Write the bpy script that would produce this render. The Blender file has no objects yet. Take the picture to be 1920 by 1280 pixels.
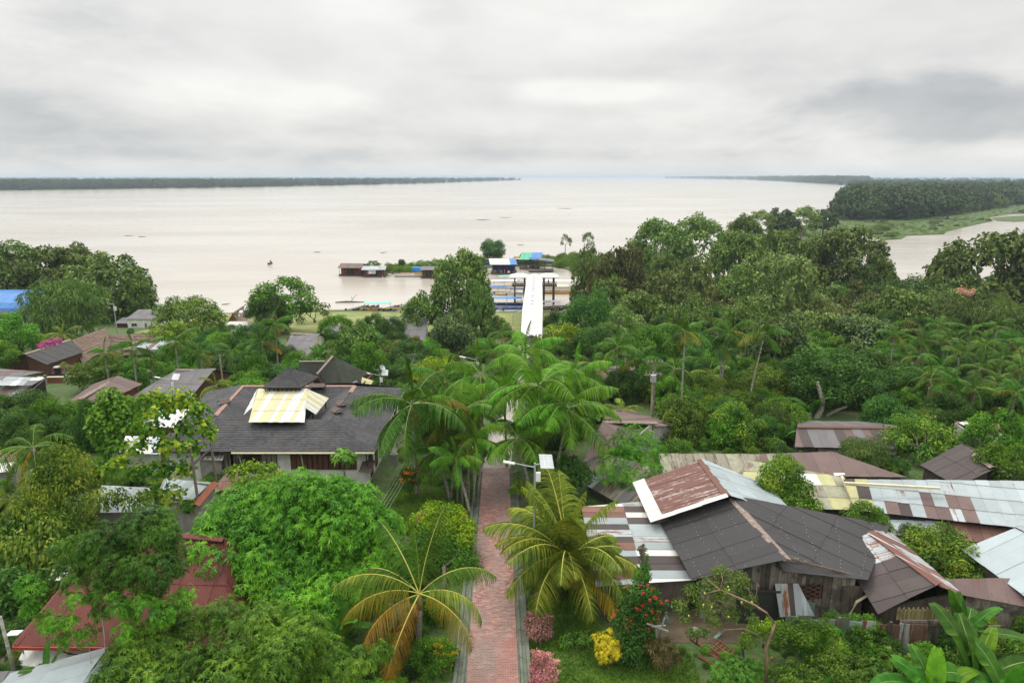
import bpy, math, random
import numpy as np
from mathutils import Vector, Matrix
from math import radians, sin, cos, pi

S = bpy.context.scene
COL = S.collection
# ---------------------------------------------------------------- camera
F = 1280.0
PITCH = radians(13.6)
CAMZ = 33.0
cam_d = bpy.data.cameras.new('camera'); cam = bpy.data.objects.new('camera', cam_d); COL.objects.link(cam)
cam.location = (0, 0, CAMZ); cam.rotation_euler = (pi/2 - PITCH, 0, 0)
cam_d.lens = 24; cam_d.sensor_width = 36; cam_d.clip_start = 0.3; cam_d.clip_end = 90000
S.camera = cam

# ---------------------------------------------------------------- sky, sun, exposure
SUN_EL, SUN_AZ = radians(58), radians(-40)
W = bpy.data.worlds.new('World'); S.world = W; W.use_nodes = True
def N(nt, t, **k):
    n = nt.nodes.new(t)
    for a, v in k.items():
        if a == 'ins':
            for kk, vv in v.items(): n.inputs[kk].default_value = vv
        else: setattr(n, a, v)
    return n
def lk(nt, a, b): nt.links.new(a, b)
def math_n(nt, op, a, b=None, c=None, clamp=False):
    n = nt.nodes.new('ShaderNodeMath'); n.operation = op; n.use_clamp = clamp
    for i, x in enumerate((a, b, c)):
        if x is None: continue
        if isinstance(x, (int, float)): n.inputs[i].default_value = x
        else: nt.links.new(x, n.inputs[i])
    return n.outputs[0]
def mixc(nt, f, a, b, mode='MIX'):
    n = nt.nodes.new('ShaderNodeMix'); n.data_type = 'RGBA'; n.blend_type = mode
    for s, x in ((0, f), (6, a), (7, b)):
        if isinstance(x, (int, float)): n.inputs[s].default_value = x
        elif isinstance(x, tuple): n.inputs[s].default_value = (*x[:3], 1)
        else: nt.links.new(x, n.inputs[s])
    return n.outputs[2]
def ramp(nt, fac, stops, interp='LINEAR'):
    n = nt.nodes.new('ShaderNodeValToRGB'); n.color_ramp.interpolation = interp
    e = n.color_ramp.elements
    while len(e) < len(stops): e.new(0.5)
    for i, (p, c) in enumerate(stops):
        e[i].position = p
        e[i].color = (c, c, c, 1) if isinstance(c, (int, float)) else (*c[:3], 1)
    nt.links.new(fac, n.inputs[0]); return n.outputs[0]

def build_world():
    nt = W.node_tree; nt.nodes.clear()
    out = N(nt, 'ShaderNodeOutputWorld'); bg = N(nt, 'ShaderNodeBackground'); lk(nt, bg.outputs[0], out.inputs[0])
    sky = N(nt, 'ShaderNodeTexSky'); sky.sky_type = 'NISHITA'; sky.sun_disc = False
    sky.sun_elevation = SUN_EL; sky.sun_rotation = SUN_AZ; sky.altitude = 100
    tc = N(nt, 'ShaderNodeTexCoord'); sep = N(nt, 'ShaderNodeSeparateXYZ'); lk(nt, tc.outputs['Generated'], sep.inputs[0])
    x, y, z = sep.outputs
    za = math_n(nt, 'MAXIMUM', z, 0.0)
    den = math_n(nt, 'ADD', za, 0.22)
    px = math_n(nt, 'DIVIDE', x, den); py = math_n(nt, 'DIVIDE', y, den)
    comb = N(nt, 'ShaderNodeCombineXYZ'); lk(nt, px, comb.inputs[0]); lk(nt, math_n(nt, 'MULTIPLY', py, 0.75), comb.inputs[1])
    comb.inputs[2].default_value = 3.7
    n1 = N(nt, 'ShaderNodeTexNoise', ins={'Scale': 0.9, 'Detail': 8.0, 'Roughness': 0.5, 'Distortion': 0.5}); lk(nt, comb.outputs[0], n1.inputs['Vector'])
    n2 = N(nt, 'ShaderNodeTexNoise', ins={'Scale': 3.0, 'Detail': 9.0, 'Roughness': 0.55, 'Distortion': 0.3}); lk(nt, comb.outputs[0], n2.inputs['Vector'])
    cb2 = N(nt, 'ShaderNodeCombineXYZ'); lk(nt, math_n(nt, 'DIVIDE', x, math_n(nt, 'ADD', math_n(nt, 'ABSOLUTE', y), .3)), cb2.inputs[0]); lk(nt, math_n(nt, 'MULTIPLY', z, 2.6), cb2.inputs[1]); lk(nt, y, cb2.inputs[2])
    n3 = N(nt, 'ShaderNodeTexNoise', ins={'Scale': 3.6, 'Detail': 10.0, 'Roughness': 0.58, 'Distortion': 0.25}); lk(nt, cb2.outputs[0], n3.inputs['Vector'])
    def blob(cx, cz, sx, sz):        # soft cloud mass centred on a direction
        a = math_n(nt, 'DIVIDE', math_n(nt, 'SUBTRACT', math_n(nt, 'DIVIDE', x, math_n(nt, 'MAXIMUM', y, .05)), cx), sx)
        b = math_n(nt, 'DIVIDE', math_n(nt, 'SUBTRACT', z, cz), sz)
        warp = math_n(nt, 'MULTIPLY', math_n(nt, 'SUBTRACT', n3.outputs[0], .5), 6.5)
        r = math_n(nt, 'ADD', math_n(nt, 'ADD', math_n(nt, 'MULTIPLY', a, a), math_n(nt, 'MULTIPLY', b, b)), warp)
        return math_n(nt, 'POWER', 2.718, math_n(nt, 'MULTIPLY', math_n(nt, 'POWER', math_n(nt, 'MAXIMUM', r, 0), 1.5), -1.0))
    base = math_n(nt, 'ADD', math_n(nt, 'ADD', math_n(nt, 'MULTIPLY', n1.outputs[0], 0.4), math_n(nt, 'MULTIPLY', n2.outputs[0], 0.2)), math_n(nt, 'MULTIPLY', n3.outputs[0], 0.4))
    v = math_n(nt, 'MULTIPLY_ADD', base, 1.35, -0.09)
    for (cx, cz, sx, sz, amt) in CLOUDS:
        v = math_n(nt, 'ADD', v, math_n(nt, 'MULTIPLY', blob(cx, cz, sx, sz), amt))
    cloud = ramp(nt, v, [(0.20, (.40, .425, .445)), (0.40, (.575, .585, .59)), (0.56, (.74, .735, .715)), (0.78, (.90, .89, .86))])
    # overcast skies are brighter towards the zenith
    zen = math_n(nt, 'MULTIPLY_ADD', math_n(nt, 'SMOOTH_MAX', math_n(nt, 'SUBTRACT', za, .25), 0.0, .12), ZENITH, 1.0)
    hz = math_n(nt, 'POWER', 2.718, math_n(nt, 'MULTIPLY', za, -38.0))
    cloud = mixc(nt, math_n(nt, 'MULTIPLY', hz, 0.4), cloud, (.58, .63, .66))
    mul = N(nt, 'ShaderNodeVectorMath', operation='SCALE'); lk(nt, cloud, mul.inputs[0]); lk(nt, math_n(nt, 'MULTIPLY', zen, 1.09), mul.inputs['Scale'])
    s2 = N(nt, 'ShaderNodeVectorMath', operation='SCALE'); lk(nt, sky.outputs[0], s2.inputs[0]); s2.inputs['Scale'].default_value = 0.1
    m = mixc(nt, 0.95, s2.outputs[0], mul.outputs[0])
    lk(nt, m, bg.inputs[0]); bg.inputs[1].default_value = 1.0
CLOUDS = [(-0.36, .105, .21, .030, .24), (0.12, .112, .13, .016, .26), (0.60, .075, .32, .034, -.19), (-.05, .075, .10, .02, .10),
          (-0.62, .17, .16, .05, -.12), (-.80, .08, .20, .06, -.12), (0.10, .20, .5, .05, .10), (.78, .03, .14, .012, .14), (-0.1, .028, .5, .010, -.10)]
ZENITH = 3.3
HAZE = 0.00012
build_world()
sun_d = bpy.data.lights.new('sun', 'SUN'); sun = bpy.data.objects.new('sun', sun_d); COL.objects.link(sun)
sun_d.energy = 1.5; sun_d.angle = radians(13); sun_d.color = (1, .97, .91)
# azimuth measured from +Y towards +X
_dir = Vector((sin(SUN_AZ)*cos(SUN_EL), cos(SUN_AZ)*cos(SUN_EL), sin(SUN_EL)))
sun.rotation_euler = _dir.to_track_quat('Z', 'Y').to_euler()
S.view_settings.view_transform = 'Standard'; S.view_settings.look = 'None'
S.view_settings.exposure = 0.0; S.view_settings.gamma = 1; S.view_settings.use_curve_mapping = False
S.render.resolution_x = 1024; S.render.resolution_y = 682
S.render.engine = 'CYCLES'
S.cycles.max_bounces = 6; S.cycles.transparent_max_bounces = 6; S.cycles.volume_bounces = 0

# ---------------------------------------------------------------- placing helpers
def ray(u, v):
    t = (v-640)/F
    return Vector(((u-960)/F, cos(PITCH)-t*sin(PITCH), -(sin(PITCH)+t*cos(PITCH))))
def pz(u, v, z):                       # point of the place at height z
    r = ray(u, v); k = (z-CAMZ)/r.z
    return Vector((r.x*k, r.y*k, z))
def pd(u, v, d):                       # point of the place at distance d north
    r = ray(u, v); k = d/r.y
    return Vector((r.x*k, d, CAMZ+r.z*k))
def sstep(a, b, x):
    t = min(1, max(0, (x-a)/(b-a))); return t*t*(3-2*t)
PROF = [(-50, 10), (50, 10), (60, 9.3), (115, 5), (160, 1.1), (168.5, 0.05), (176, -1.2), (215, -3), (600, -3)]
def shore(x): return 168.5 + 52*sstep(22, 36, x) + 2.0*sin(x*.11)*(1-sstep(-20, 20, x)*.6)
def T(x, y):
    yy = y*168.5/shore(x) if y > 60 else y
    if y > 60: yy = 60 + (y-60)*(168.5-60)/(shore(x)-60)
    for (a, ha), (b, hb) in zip(PROF, PROF[1:]):
        if yy <= b: z = ha+(hb-ha)*(yy-a)/(b-a); break
    else: z = -3
    w = sstep(56, 85, y)*(1-sstep(150, 168, yy))
    return z + w*(0.25*sin(x*.13+y*.07)+.2*sin(x*.05-y*.11))
def gp(u, v):
    r = ray(u, v); a, b = 5.0, 900.0
    for _ in range(40):
        m = (a+b)/2; p = r*m
        if CAMZ+p.z > T(p.x, p.y): a = m
        else: b = m
    p = r*b; return Vector((p.x, p.y, T(p.x, p.y)))

# ---------------------------------------------------------------- object helpers
def link(o): COL.objects.link(o); return o
def tagp(o, label=None, cat=None, group=None, kind=None):
    if label: o['label'] = label
    if cat: o['category'] = cat
    if group: o['group'] = group
    if kind: o['kind'] = kind
    return o
def thing(name, label, cat, loc=(0, 0, 0), group=None, rz=0.0):
    o = bpy.data.objects.new(name, None); o.empty_display_size = .3; link(o)
    o.location = loc; o.rotation_euler = (0, 0, rz)
    return tagp(o, label, cat, group)
def np_mesh(name, V, Fc, mats, mi=None, uv=None, smooth=False):
    me = bpy.data.meshes.new(name)
    V = np.asarray(V, dtype=np.float32).reshape(-1, 3)
    if isinstance(Fc, np.ndarray):
        k = Fc.shape[1]; n = len(Fc)
        me.vertices.add(len(V)); me.vertices.foreach_set('co', V.ravel())
        me.loops.add(n*k); me.loops.foreach_set('vertex_index', Fc.astype(np.int32).ravel())
        me.polygons.add(n); me.polygons.foreach_set('loop_start', np.arange(0, n*k, k, dtype=np.int32))
        if mi is not None: me.polygons.foreach_set('material_index', np.asarray(mi, dtype=np.int32))
        me.update(calc_edges=True)
    else:
        me.from_pydata([tuple(map(float, v)) for v in V], [], Fc)
        if mi is not None:
            for p, m in zip(me.polygons, mi): p.material_index = int(m)
    if uv is not None:
        l = me.uv_layers.new(name='UVMap'); l.data.foreach_set('uv', np.asarray(uv, dtype=np.float32).ravel())
    if smooth: me.shade_smooth()
    for m in (mats if isinstance(mats, (list, tuple)) else [mats]): me.materials.append(m)
    return me
def mobj(name, me, parent=None, loc=None):
    o = bpy.data.objects.new(name, me); link(o)
    if parent is not None: o.parent = parent
    if loc is not None: o.location = loc
    return o
class MB:                                # collects shapes for ONE mesh object (world coordinates)
    def __init__(s): s.V = []; s.F = []; s.M = []; s.UV = []
    def poly(s, pts, m=0, uv=None):
        i = len(s.V); s.V += [tuple(p) for p in pts]; s.F.append(tuple(range(i, i+len(pts)))); s.M.append(m)
        s.UV += list(uv) if uv else [(0, 0)]*len(pts)
    def prism(s, base, off, m=0, uvf=None):   # base polygon pushed by the vector off
        b = [Vector(p) for p in base]; t = [p+off for p in b]
        uvf = uvf or (lambda p: (p.x+p.y*.31, p.z))
        s.poly(t, m, [uvf(p) for p in t]); s.poly(b[::-1], m, [uvf(p) for p in b[::-1]])
        for i in range(len(b)):
            j = (i+1) % len(b); q = [b[i], b[j], t[j], t[i]]
            s.poly(q, m, [uvf(p) for p in q])
    def box(s, c, size, rz=0, m=0, tilt=None):
        c = Vector(c); R = Matrix.Rotation(rz, 3, 'Z')
        if tilt is not None: R = R @ tilt
        hx, hy, hz = size[0]/2, size[1]/2, size[2]/2
        P = [c+R@Vector((a*hx, b*hy, d*hz)) for d in (-1, 1) for a, b in ((-1, -1), (1, -1), (1, 1), (-1, 1))]
        for q in ((3, 2, 1, 0), (4, 5, 6, 7), (0, 1, 5, 4), (1, 2, 6, 5), (2, 3, 7, 6), (3, 0, 4, 7)):
            pp = [P[i] for i in q]; w = (pp[1]-pp[0]).length; h = (pp[3]-pp[0]).length
            s.poly(pp, m, [(0, 0), (w, 0), (w, h), (0, h)])
    def bar(s, a, b, w, h=None, m=0):     # rectangular bar from a to b
        a, b = Vector(a), Vector(b); h = h or w; d = (b-a); L = d.length
        if L < 1e-6: return
        d.normalize(); up = Vector((0, 0, 1)) if abs(d.z) < .95 else Vector((0, 1, 0))
        sx = d.cross(up).normalized()*w/2; sy = sx.cross(d).normalized()*h/2
        A = [a-sx-sy, a+sx-sy, a+sx+sy, a-sx+sy]; s.prism(A, b-a, m, lambda p: ((p-a).dot(sx)/max(w, .01), (p-a).dot(d)))
    def tube(s, pts, rad, n=8, m=0, cap=True):
        pts = [Vector(p) for p in pts]; rad = rad if isinstance(rad, (list, tuple)) else [rad]*len(pts)
        base = len(s.V); L = 0
        for i, p in enumerate(pts):
            d = (pts[min(i+1, len(pts)-1)]-pts[max(i-1, 0)]).normalized()
            a = d.orthogonal().normalized() if abs(d.z) < .9 else Vector((1, 0, 0))
            a = (a-d*a.dot(d)).normalized(); b = d.cross(a)
            for k in range(n):
                s.V.append(tuple(p+(a*cos(2*pi*k/n)+b*sin(2*pi*k/n))*rad[i]))
        acc = [0]
        for i in range(1, len(pts)): acc.append(acc[-1]+(pts[i]-pts[i-1]).length)
        for i in range(len(pts)-1):
            for k in range(n):
                q = (base+i*n+k, base+i*n+(k+1) % n, base+(i+1)*n+(k+1) % n, base+(i+1)*n+k)
                s.F.append(q); s.M.append(m)
                s.UV += [(k/n, acc[i]), ((k+1)/n, acc[i]), ((k+1)/n, acc[i+1]), (k/n, acc[i+1])]
        if cap:
            for i0, rev in ((0, True), ((len(pts)-1)*n, False)):
                f = [base+i0+k for k in range(n)]
                s.F.append(tuple(f[::-1] if rev else f)); s.M.append(m); s.UV += [(0, 0)]*n
    def build(s, name, mats, parent=None, smooth=False, local=False):
        off = Vector((0, 0, 0)) if (parent is None or local) else absloc(parent)
        V = [(v[0]-off.x, v[1]-off.y, v[2]-off.z) for v in s.V]
        me = np_mesh(name, V, s.F, mats, s.M, None)
        l = me.uv_layers.new(name='UVMap'); l.data.foreach_set('uv', np.array(s.UV, dtype=np.float32).ravel())
        if smooth: me.shade_smooth()
        return mobj(name, me, parent)
def absloc(o):
    v = Vector(o.location)
    while o.parent is not None: o = o.parent; v = v+Vector(o.location)
    return v
KEEPOUT = []                            # ground outlines no undergrowth may grow in
def keepout(pts, grow=0.0):
    P = [Vector((p[0], p[1])) for p in pts]
    if grow:
        c = sum(P, Vector((0, 0)))/len(P); P = [p+(p-c).normalized()*grow for p in P]
    KEEPOUT.append([(p.x, p.y) for p in P])
def inside(poly, x, y):
    c = False; j = len(poly)-1
    for i in range(len(poly)):
        xi, yi = poly[i]; xj, yj = poly[j]
        if (yi > y) != (yj > y) and x < (xj-xi)*(y-yi)/(yj-yi)+xi: c = not c
        j = i
    return c
# ---------------------------------------------------------------- materials
def newmat(name):
    m = bpy.data.materials.new(name); m.use_nodes = True
    nt = m.node_tree; nt.nodes.clear()
    out = N(nt, 'ShaderNodeOutputMaterial'); bs = N(nt, 'ShaderNodeBsdfPrincipled'); lk(nt, bs.outputs[0], out.inputs[0])
    return m, nt, bs, out
def noise(nt, scale, detail=4.0, vec=None, stretch=None, rough=.55, dist=0.0):
    n = N(nt, 'ShaderNodeTexNoise', ins={'Scale': scale, 'Detail': detail, 'Roughness': rough, 'Distortion': dist})
    tc = vec
    if tc is None: tc = N(nt, 'ShaderNodeTexCoord').outputs['Object']
    if stretch:
        mp = N(nt, 'ShaderNodeMapping'); mp.inputs['Scale'].default_value = stretch; lk(nt, tc, mp.inputs[0]); tc = mp.outputs[0]
    lk(nt, tc, n.inputs['Vector']); return n.outputs[0]
def worldpos(nt): return N(nt, 'ShaderNodeNewGeometry').outputs['Position']
def bump(nt, bs, h, strength=.5, dist=.02):
    b = N(nt, 'ShaderNodeBump', ins={'Strength': strength, 'Distance': dist}); lk(nt, h, b.inputs['Height']); lk(nt, b.outputs[0], bs.inputs['Normal'])
def leafmat(name, c1, c2, c3=None, rough=.45, trans=.28, spec=.35, objvar=.3):
    w_ = lambda c: (min(1, c[0]*1.12), min(1, c[1]*1.06), c[2]*.72)
    c1, c2 = w_(c1), w_(c2); c3 = w_(c3) if c3 else None; spec *= .35; trans *= .85; rough = max(rough, .5)
    """c1 dark leaf, c2 common leaf, c3 young leaf; each leaf has its own tone"""
    m, nt, bs, out = newmat(name)
    geo = N(nt, 'ShaderNodeNewGeometry'); oi = N(nt, 'ShaderNodeObjectInfo')
    r = geo.outputs['Random Per Island']
    c3 = c3 or tuple(min(1, x*1.5) for x in c2)
    cl = noise(nt, .5, 3.0, vec=geo.outputs['Position'], rough=.7)
    f = math_n(nt, 'ADD', math_n(nt, 'MULTIPLY', r, .5), math_n(nt, 'MULTIPLY', math_n(nt, 'SUBTRACT', cl, .36), 1.7))
    c = ramp(nt, f, [(0.12, c1), (0.5, c2), (0.95, c3)])
    hs = N(nt, 'ShaderNodeHueSaturation'); lk(nt, c, hs.inputs['Color'])
    lk(nt, math_n(nt, 'MULTIPLY_ADD', oi.outputs['Random'], .03, .485), hs.inputs['Hue'])
    lk(nt, math_n(nt, 'MULTIPLY_ADD', oi.outputs['Random'], objvar*2, 1-objvar), hs.inputs['Value'])
    bs.inputs['Roughness'].default_value = rough; bs.inputs['Specular IOR Level'].default_value = spec
    lk(nt, hs.outputs[0], bs.inputs['Base Color'])
    tr = N(nt, 'ShaderNodeBsdfTranslucent'); tc = mixc(nt, .5, hs.outputs[0], (.95, 1.0, .35), 'MULTIPLY')
    g = N(nt, 'ShaderNodeVectorMath', operation='SCALE'); g.inputs['Scale'].default_value = 1.7; lk(nt, hs.outputs[0], g.inputs[0])
    tc = mixc(nt, 1.0, g.outputs[0], (1.0, 1.0, .55), 'MULTIPLY'); lk(nt, tc, tr.inputs[0])
    mx = N(nt, 'ShaderNodeMixShader'); mx.inputs[0].default_value = trans
    lk(nt, bs.outputs[0], mx.inputs[1]); lk(nt, tr.outputs[0], mx.inputs[2]); lk(nt, mx.outputs[0], out.inputs[0])
    return m
def plain(name, c, rough=.7, c2=None, scale=3.0, bmp=.3, metal=0, spec=.3, stretch=None, dist=.01):
    m, nt, bs, out = newmat(name)
    c2 = c2 or tuple(x*.72 for x in c)
    n = noise(nt, scale, 6.0, stretch=stretch, rough=.62)
    lk(nt, mixc(nt, ramp(nt, n, [(.35, 0), (.68, 1)]), c2, c), bs.inputs['Base Color'])
    bs.inputs['Roughness'].default_value = rough; bs.inputs['Metallic'].default_value = metal; bs.inputs['Specular IOR Level'].default_value = spec
    if bmp: bump(nt, bs, n, bmp, dist)
    return m
def tin(name, base, rust=(.20, .07, .035), amount=.3, rough=.5, metal=0.0, stain=(.10, .09, .07), corr=.076, moss=0.0, spec=.4, var=.25, wear=None, wearamt=0.0):
    """corrugated sheet: UV.x runs across the ribs in metres, UV.y up the slope"""
    m, nt, bs, out = newmat(name)
    uv = N(nt, 'ShaderNodeUVMap'); uv.uv_map = 'UVMap'; sp = N(nt, 'ShaderNodeSeparateXYZ'); lk(nt, uv.outputs[0], sp.inputs[0])
    oi = N(nt, 'ShaderNodeObjectInfo'); geo = N(nt, 'ShaderNodeNewGeometry')
    cb = N(nt, 'ShaderNodeCombineXYZ'); lk(nt, sp.outputs[0], cb.inputs[0]); lk(nt, sp.outputs[1], cb.inputs[1]); lk(nt, math_n(nt, 'MULTIPLY', oi.outputs['Random'], 40), cb.inputs[2])
    st = noise(nt, 1.0, 6.0, vec=cb.outputs[0], stretch=(5.5, .45, 1), rough=.65)      # streaks down the slope
    bl = noise(nt, 1.1, 5.0, vec=cb.outputs[0], rough=.6)
    fn = noise(nt, 9.0, 4.0, vec=cb.outputs[0], stretch=(2.2, .5, 1))
    k = math_n(nt, 'MULTIPLY_ADD', oi.outputs['Random'], 2*var, 1-var)
    c = N(nt, 'ShaderNodeVectorMath', operation='SCALE'); c.inputs[0].default_value = base; lk(nt, k, c.inputs['Scale']); c = c.outputs[0]
    c = mixc(nt, math_n(nt, 'MULTIPLY', ramp(nt, bl, [(.4, 0), (.72, 1)]), .45), c, stain)
    if wear: c = mixc(nt, ramp(nt, math_n(nt, 'ADD', math_n(nt, 'MULTIPLY', st, .7), math_n(nt, 'MULTIPLY', fn, .3)), [(.60-wearamt, 0), (.66-wearamt, 1)]), c, wear)
    rf = ramp(nt, math_n(nt, 'ADD', math_n(nt, 'MULTIPLY', st, .75), math_n(nt, 'MULTIPLY', bl, .25)), [(.66-amount*.4, 0), (.74-amount*.4, 1)])
    c = mixc(nt, rf, c, mixc(nt, fn, tuple(x*.5 for x in rust), rust))
    if moss: c = mixc(nt, math_n(nt, 'MULTIPLY', ramp(nt, noise(nt, 2.3, 7.0, vec=cb.outputs[0], stretch=(1, .6, 1)), [(.42, 0), (.6, 1)]), moss), c, (.09, .12, .03))
    lk(nt, c, bs.inputs['Base Color'])
    bs.inputs['Metallic'].default_value = metal; bs.inputs['Specular IOR Level'].default_value = spec
    lk(nt, math_n(nt, 'MULTIPLY_ADD', fn, .3, rough-.12), bs.inputs['Roughness'])
    w = math_n(nt, 'SINE', math_n(nt, 'MULTIPLY', sp.outputs[0], 2*pi/corr))
    h = math_n(nt, 'ADD', math_n(nt, 'MULTIPLY', w, .5), math_n(nt, 'MULTIPLY', bl, 1.6))
    bump(nt, bs, h, .9, .03)
    return m
def woodmat(name, c, c2, rough=.8, grain=(14, 14, 1.2), stainc=(.03, .03, .025), amt=.6):
    m, nt, bs, out = newmat(name); oi = N(nt, 'ShaderNodeObjectInfo')
    n = noise(nt, 1.0, 6.0, stretch=grain, rough=.65); s = noise(nt, 1.6, 5.0, vec=worldpos(nt))
    cc = mixc(nt, ramp(nt, n, [(.3, 0), (.7, 1)]), c2, c)
    cc = mixc(nt, math_n(nt, 'MULTIPLY', ramp(nt, s, [(.48, 0), (.62, 1)]), amt), cc, stainc)
    hs = N(nt, 'ShaderNodeHueSaturation'); lk(nt, cc, hs.inputs['Color']); lk(nt, math_n(nt, 'MULTIPLY_ADD', oi.outputs['Random'], .7, .6), hs.inputs['Value'])
    lk(nt, hs.outputs[0], bs.inputs['Base Color']); bs.inputs['Roughness'].default_value = rough; bs.inputs['Specular IOR Level'].default_value = .25
    bump(nt, bs, n, .5, .01); return m
M = {}
# foliage (linear base colours)
M['river'] = leafmat('foliage_river_tree', (0.032, 0.063, 0.021), (0.079, 0.144, 0.042), (0.210, 0.298, 0.096), trans=.2)
M['pale'] = leafmat('foliage_pale_tree', (0.045, 0.083, 0.030), (0.112, 0.180, 0.068), (0.255, 0.330, 0.135), trans=.2)
M['brownish'] = leafmat('foliage_brown_green', (.030, .048, .02), (.082, .105, .042), (.16, .165, .07), trans=.2)
M['dark'] = leafmat('foliage_dark', (0.016, 0.046, 0.011), (0.040, 0.109, 0.022), (0.093, 0.202, 0.046), trans=.22)
M['bright'] = leafmat('foliage_bright', (0.027, 0.075, 0.011), (0.069, 0.181, 0.020), (0.163, 0.325, 0.037), trans=.3)
M['mango'] = leafmat('foliage_mango', (.022, .080, .010), (.075, .215, .020), (.20, .40, .04), trans=.32, objvar=.12)
M['citrus'] = leafmat('foliage_citrus', (0.027, 0.068, 0.014), (0.074, 0.149, 0.024), (0.230, 0.297, 0.041), trans=.25)
M['yellowleaf'] = leafmat('foliage_yellow_green', (.04, .09, .012), (.12, .22, .02), (.38, .44, .03), trans=.32)
M['cacao'] = leafmat('foliage_cacao', (0.019, 0.052, 0.010), (0.065, 0.143, 0.021), (0.286, 0.325, 0.065), trans=.25)
M['vine'] = leafmat('foliage_vine', (.022, .062, .02), (.06, .13, .04), (.22, .28, .13), trans=.2, spec=.9)  # palest leaf tone paints in glossy highlights as lighter speckles
M['weeds'] = leafmat('foliage_weeds', (0.026, 0.072, 0.016), (0.072, 0.169, 0.026), (0.156, 0.286, 0.046), trans=.25)
M['grass'] = leafmat('grass_blades', (.03, .07, .008), (.075, .16, .018), (.16, .26, .04), trans=.25)
M['marsh'] = leafmat('marsh_plants', (.07, .13, .03), (.12, .21, .05), (.17, .27, .08), trans=.3)
M['far'] = leafmat('foliage_far_forest', (.018, .040, .020), (.042, .072, .036), (.085, .12, .06), trans=.15)
M['bamboo'] = leafmat('foliage_feathery', (.03, .065, .018), (.065, .12, .03), (.13, .19, .06), trans=.2)
M['pinkleaf'] = leafmat('foliage_pink', (.14, .05, .08), (.42, .17, .26), (.68, .38, .50), trans=.2)
M['duskyleaf'] = leafmat('foliage_dusky_pink', (.08, .045, .05), (.24, .12, .15), (.42, .25, .29), trans=.2)
M['yellowfl'] = leafmat('foliage_golden', (.16, .16, .01), (.40, .33, .02), (.6, .5, .04), trans=.2)
M['redfl'] = leafmat('petals_red', (.28, .02, .02), (.40, .03, .04), (.5, .08, .08), trans=.2)
M['orangefl'] = leafmat('petals_orange', (.5, .12, .02), (.6, .16, .04), (.65, .25, .06), trans=.2)
M['purplefl'] = leafmat('petals_purple', (.3, .05, .3), (.4, .09, .38), (.5, .15, .45), trans=.2)
M['rosefl'] = leafmat('petals_rose', (.22, .10, .13), (.34, .17, .21), (.42, .24, .28), trans=.2)
M['dracaena'] = leafmat('foliage_dracaena', (.03, .015, .015), (.05, .055, .02), (.12, .08, .05), trans=.15)
M['acai'] = leafmat('frond_slender_palm', (.018, .060, .008), (.042, .120, .014), (.085, .19, .025), trans=.28)
M['acai_y'] = leafmat('frond_ageing', (.07, .10, .012), (.13, .15, .02), (.22, .18, .03), trans=.28)
M['coco'] = leafmat('frond_coconut', (.05, .09, .014), (.12, .18, .03), (.27, .31, .05), trans=.3)
M['coco_g'] = leafmat('frond_coconut_green', (.02, .055, .01), (.05, .12, .018), (.12, .20, .03), trans=.28)
M['coco_y'] = leafmat('frond_coconut_yellow', (.17, .12, .02), (.34, .24, .03), (.46, .36, .05), trans=.3)
M['frond_o'] = leafmat('frond_orange', (.16, .09, .015), (.27, .15, .02), (.36, .24, .03), trans=.28)
M['dry'] = leafmat('dry_fibre', (.14, .08, .05), (.26, .16, .10), (.38, .27, .19), trans=.1)
M['banana'] = leafmat('leaf_banana', (.025, .085, .010), (.04, .13, .016), (.065, .19, .024), trans=.3, rough=.38, spec=.45)
M['banana_y'] = leafmat('leaf_banana_young', (.07, .19, .015), (.10, .25, .02), (.15, .32, .03), trans=.35, rough=.35)
M['rachis'] = plain('frond_rib', (.42, .38, .07), .5, (.30, .30, .05), 2)
M['rachis_g'] = plain('frond_rib_green', (.18, .25, .05), .5, (.10, .17, .04), 2)
M['bark'] = plain('bark', (.16, .13, .095), .9, (.07, .06, .045), 3, .8, stretch=(3, 3, .7), dist=.04)
M['bark_pale'] = plain('bark_pale', (.42, .39, .33), .85, (.17, .15, .12), 4, .7, stretch=(2, 2, 1.2), dist=.03)
M['bark_red'] = plain('bark_guava', (.30, .19, .12), .75, (.15, .10, .07), 4, .5, stretch=(2, 2, .6), dist=.02)
M['palmtrunk'] = plain('palm_trunk', (.44, .43, .38), .8, (.14, .13, .11), 2.6, .6, stretch=(1, 1, 3.0), dist=.02)
M['shaft'] = plain('palm_crownshaft', (.30, .16, .05), .55, (.14, .13, .04), 3)
M['cocoshaft'] = plain('coconut_trunk', (.23, .20, .16), .85, (.12, .10, .08), 3, .7, stretch=(1, 1, 5), dist=.03)
M['nut'] = plain('coconut_husk', (.55, .26, .03), .45, (.42, .16, .03), 3)
# roofs
M['t_dark'] = tin('tin_dark', (.040, .037, .038), amount=.05, rough=.55, stain=(.035, .03, .03), var=.12)
M['t_darkw'] = tin('tin_dark_brown', (.075, .058, .055), amount=.15, rough=.6, stain=(.045, .035, .03), var=.15)
M['t_brown'] = tin('tin_brown', (.16, .105, .095), amount=.2, rough=.6, stain=(.10, .07, .065), var=.15)
M['t_grey'] = tin('tin_grey', (.155, .148, .150), amount=.10, rough=.55, stain=(.10, .09, .09), var=.12)
M['t_galv'] = tin('tin_galvanised', (.36, .41, .42), amount=.13, rough=.42, metal=.25, stain=(.27, .29, .29), var=.15)
M['t_galvc'] = tin('tin_galvanised_clean', (.40, .46, .475), amount=-.1, rough=.42, metal=.2, stain=(.33, .38, .39), var=.08)
M['t_white'] = tin('tin_white', (.70, .69, .64), amount=.03, rough=.5, stain=(.5, .48, .42), var=.08)
M['t_rust'] = tin('tin_rust', (.20, .105, .08), rust=(.24, .09, .04), amount=.35, rough=.7, stain=(.12, .07, .06), var=.2)
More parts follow.
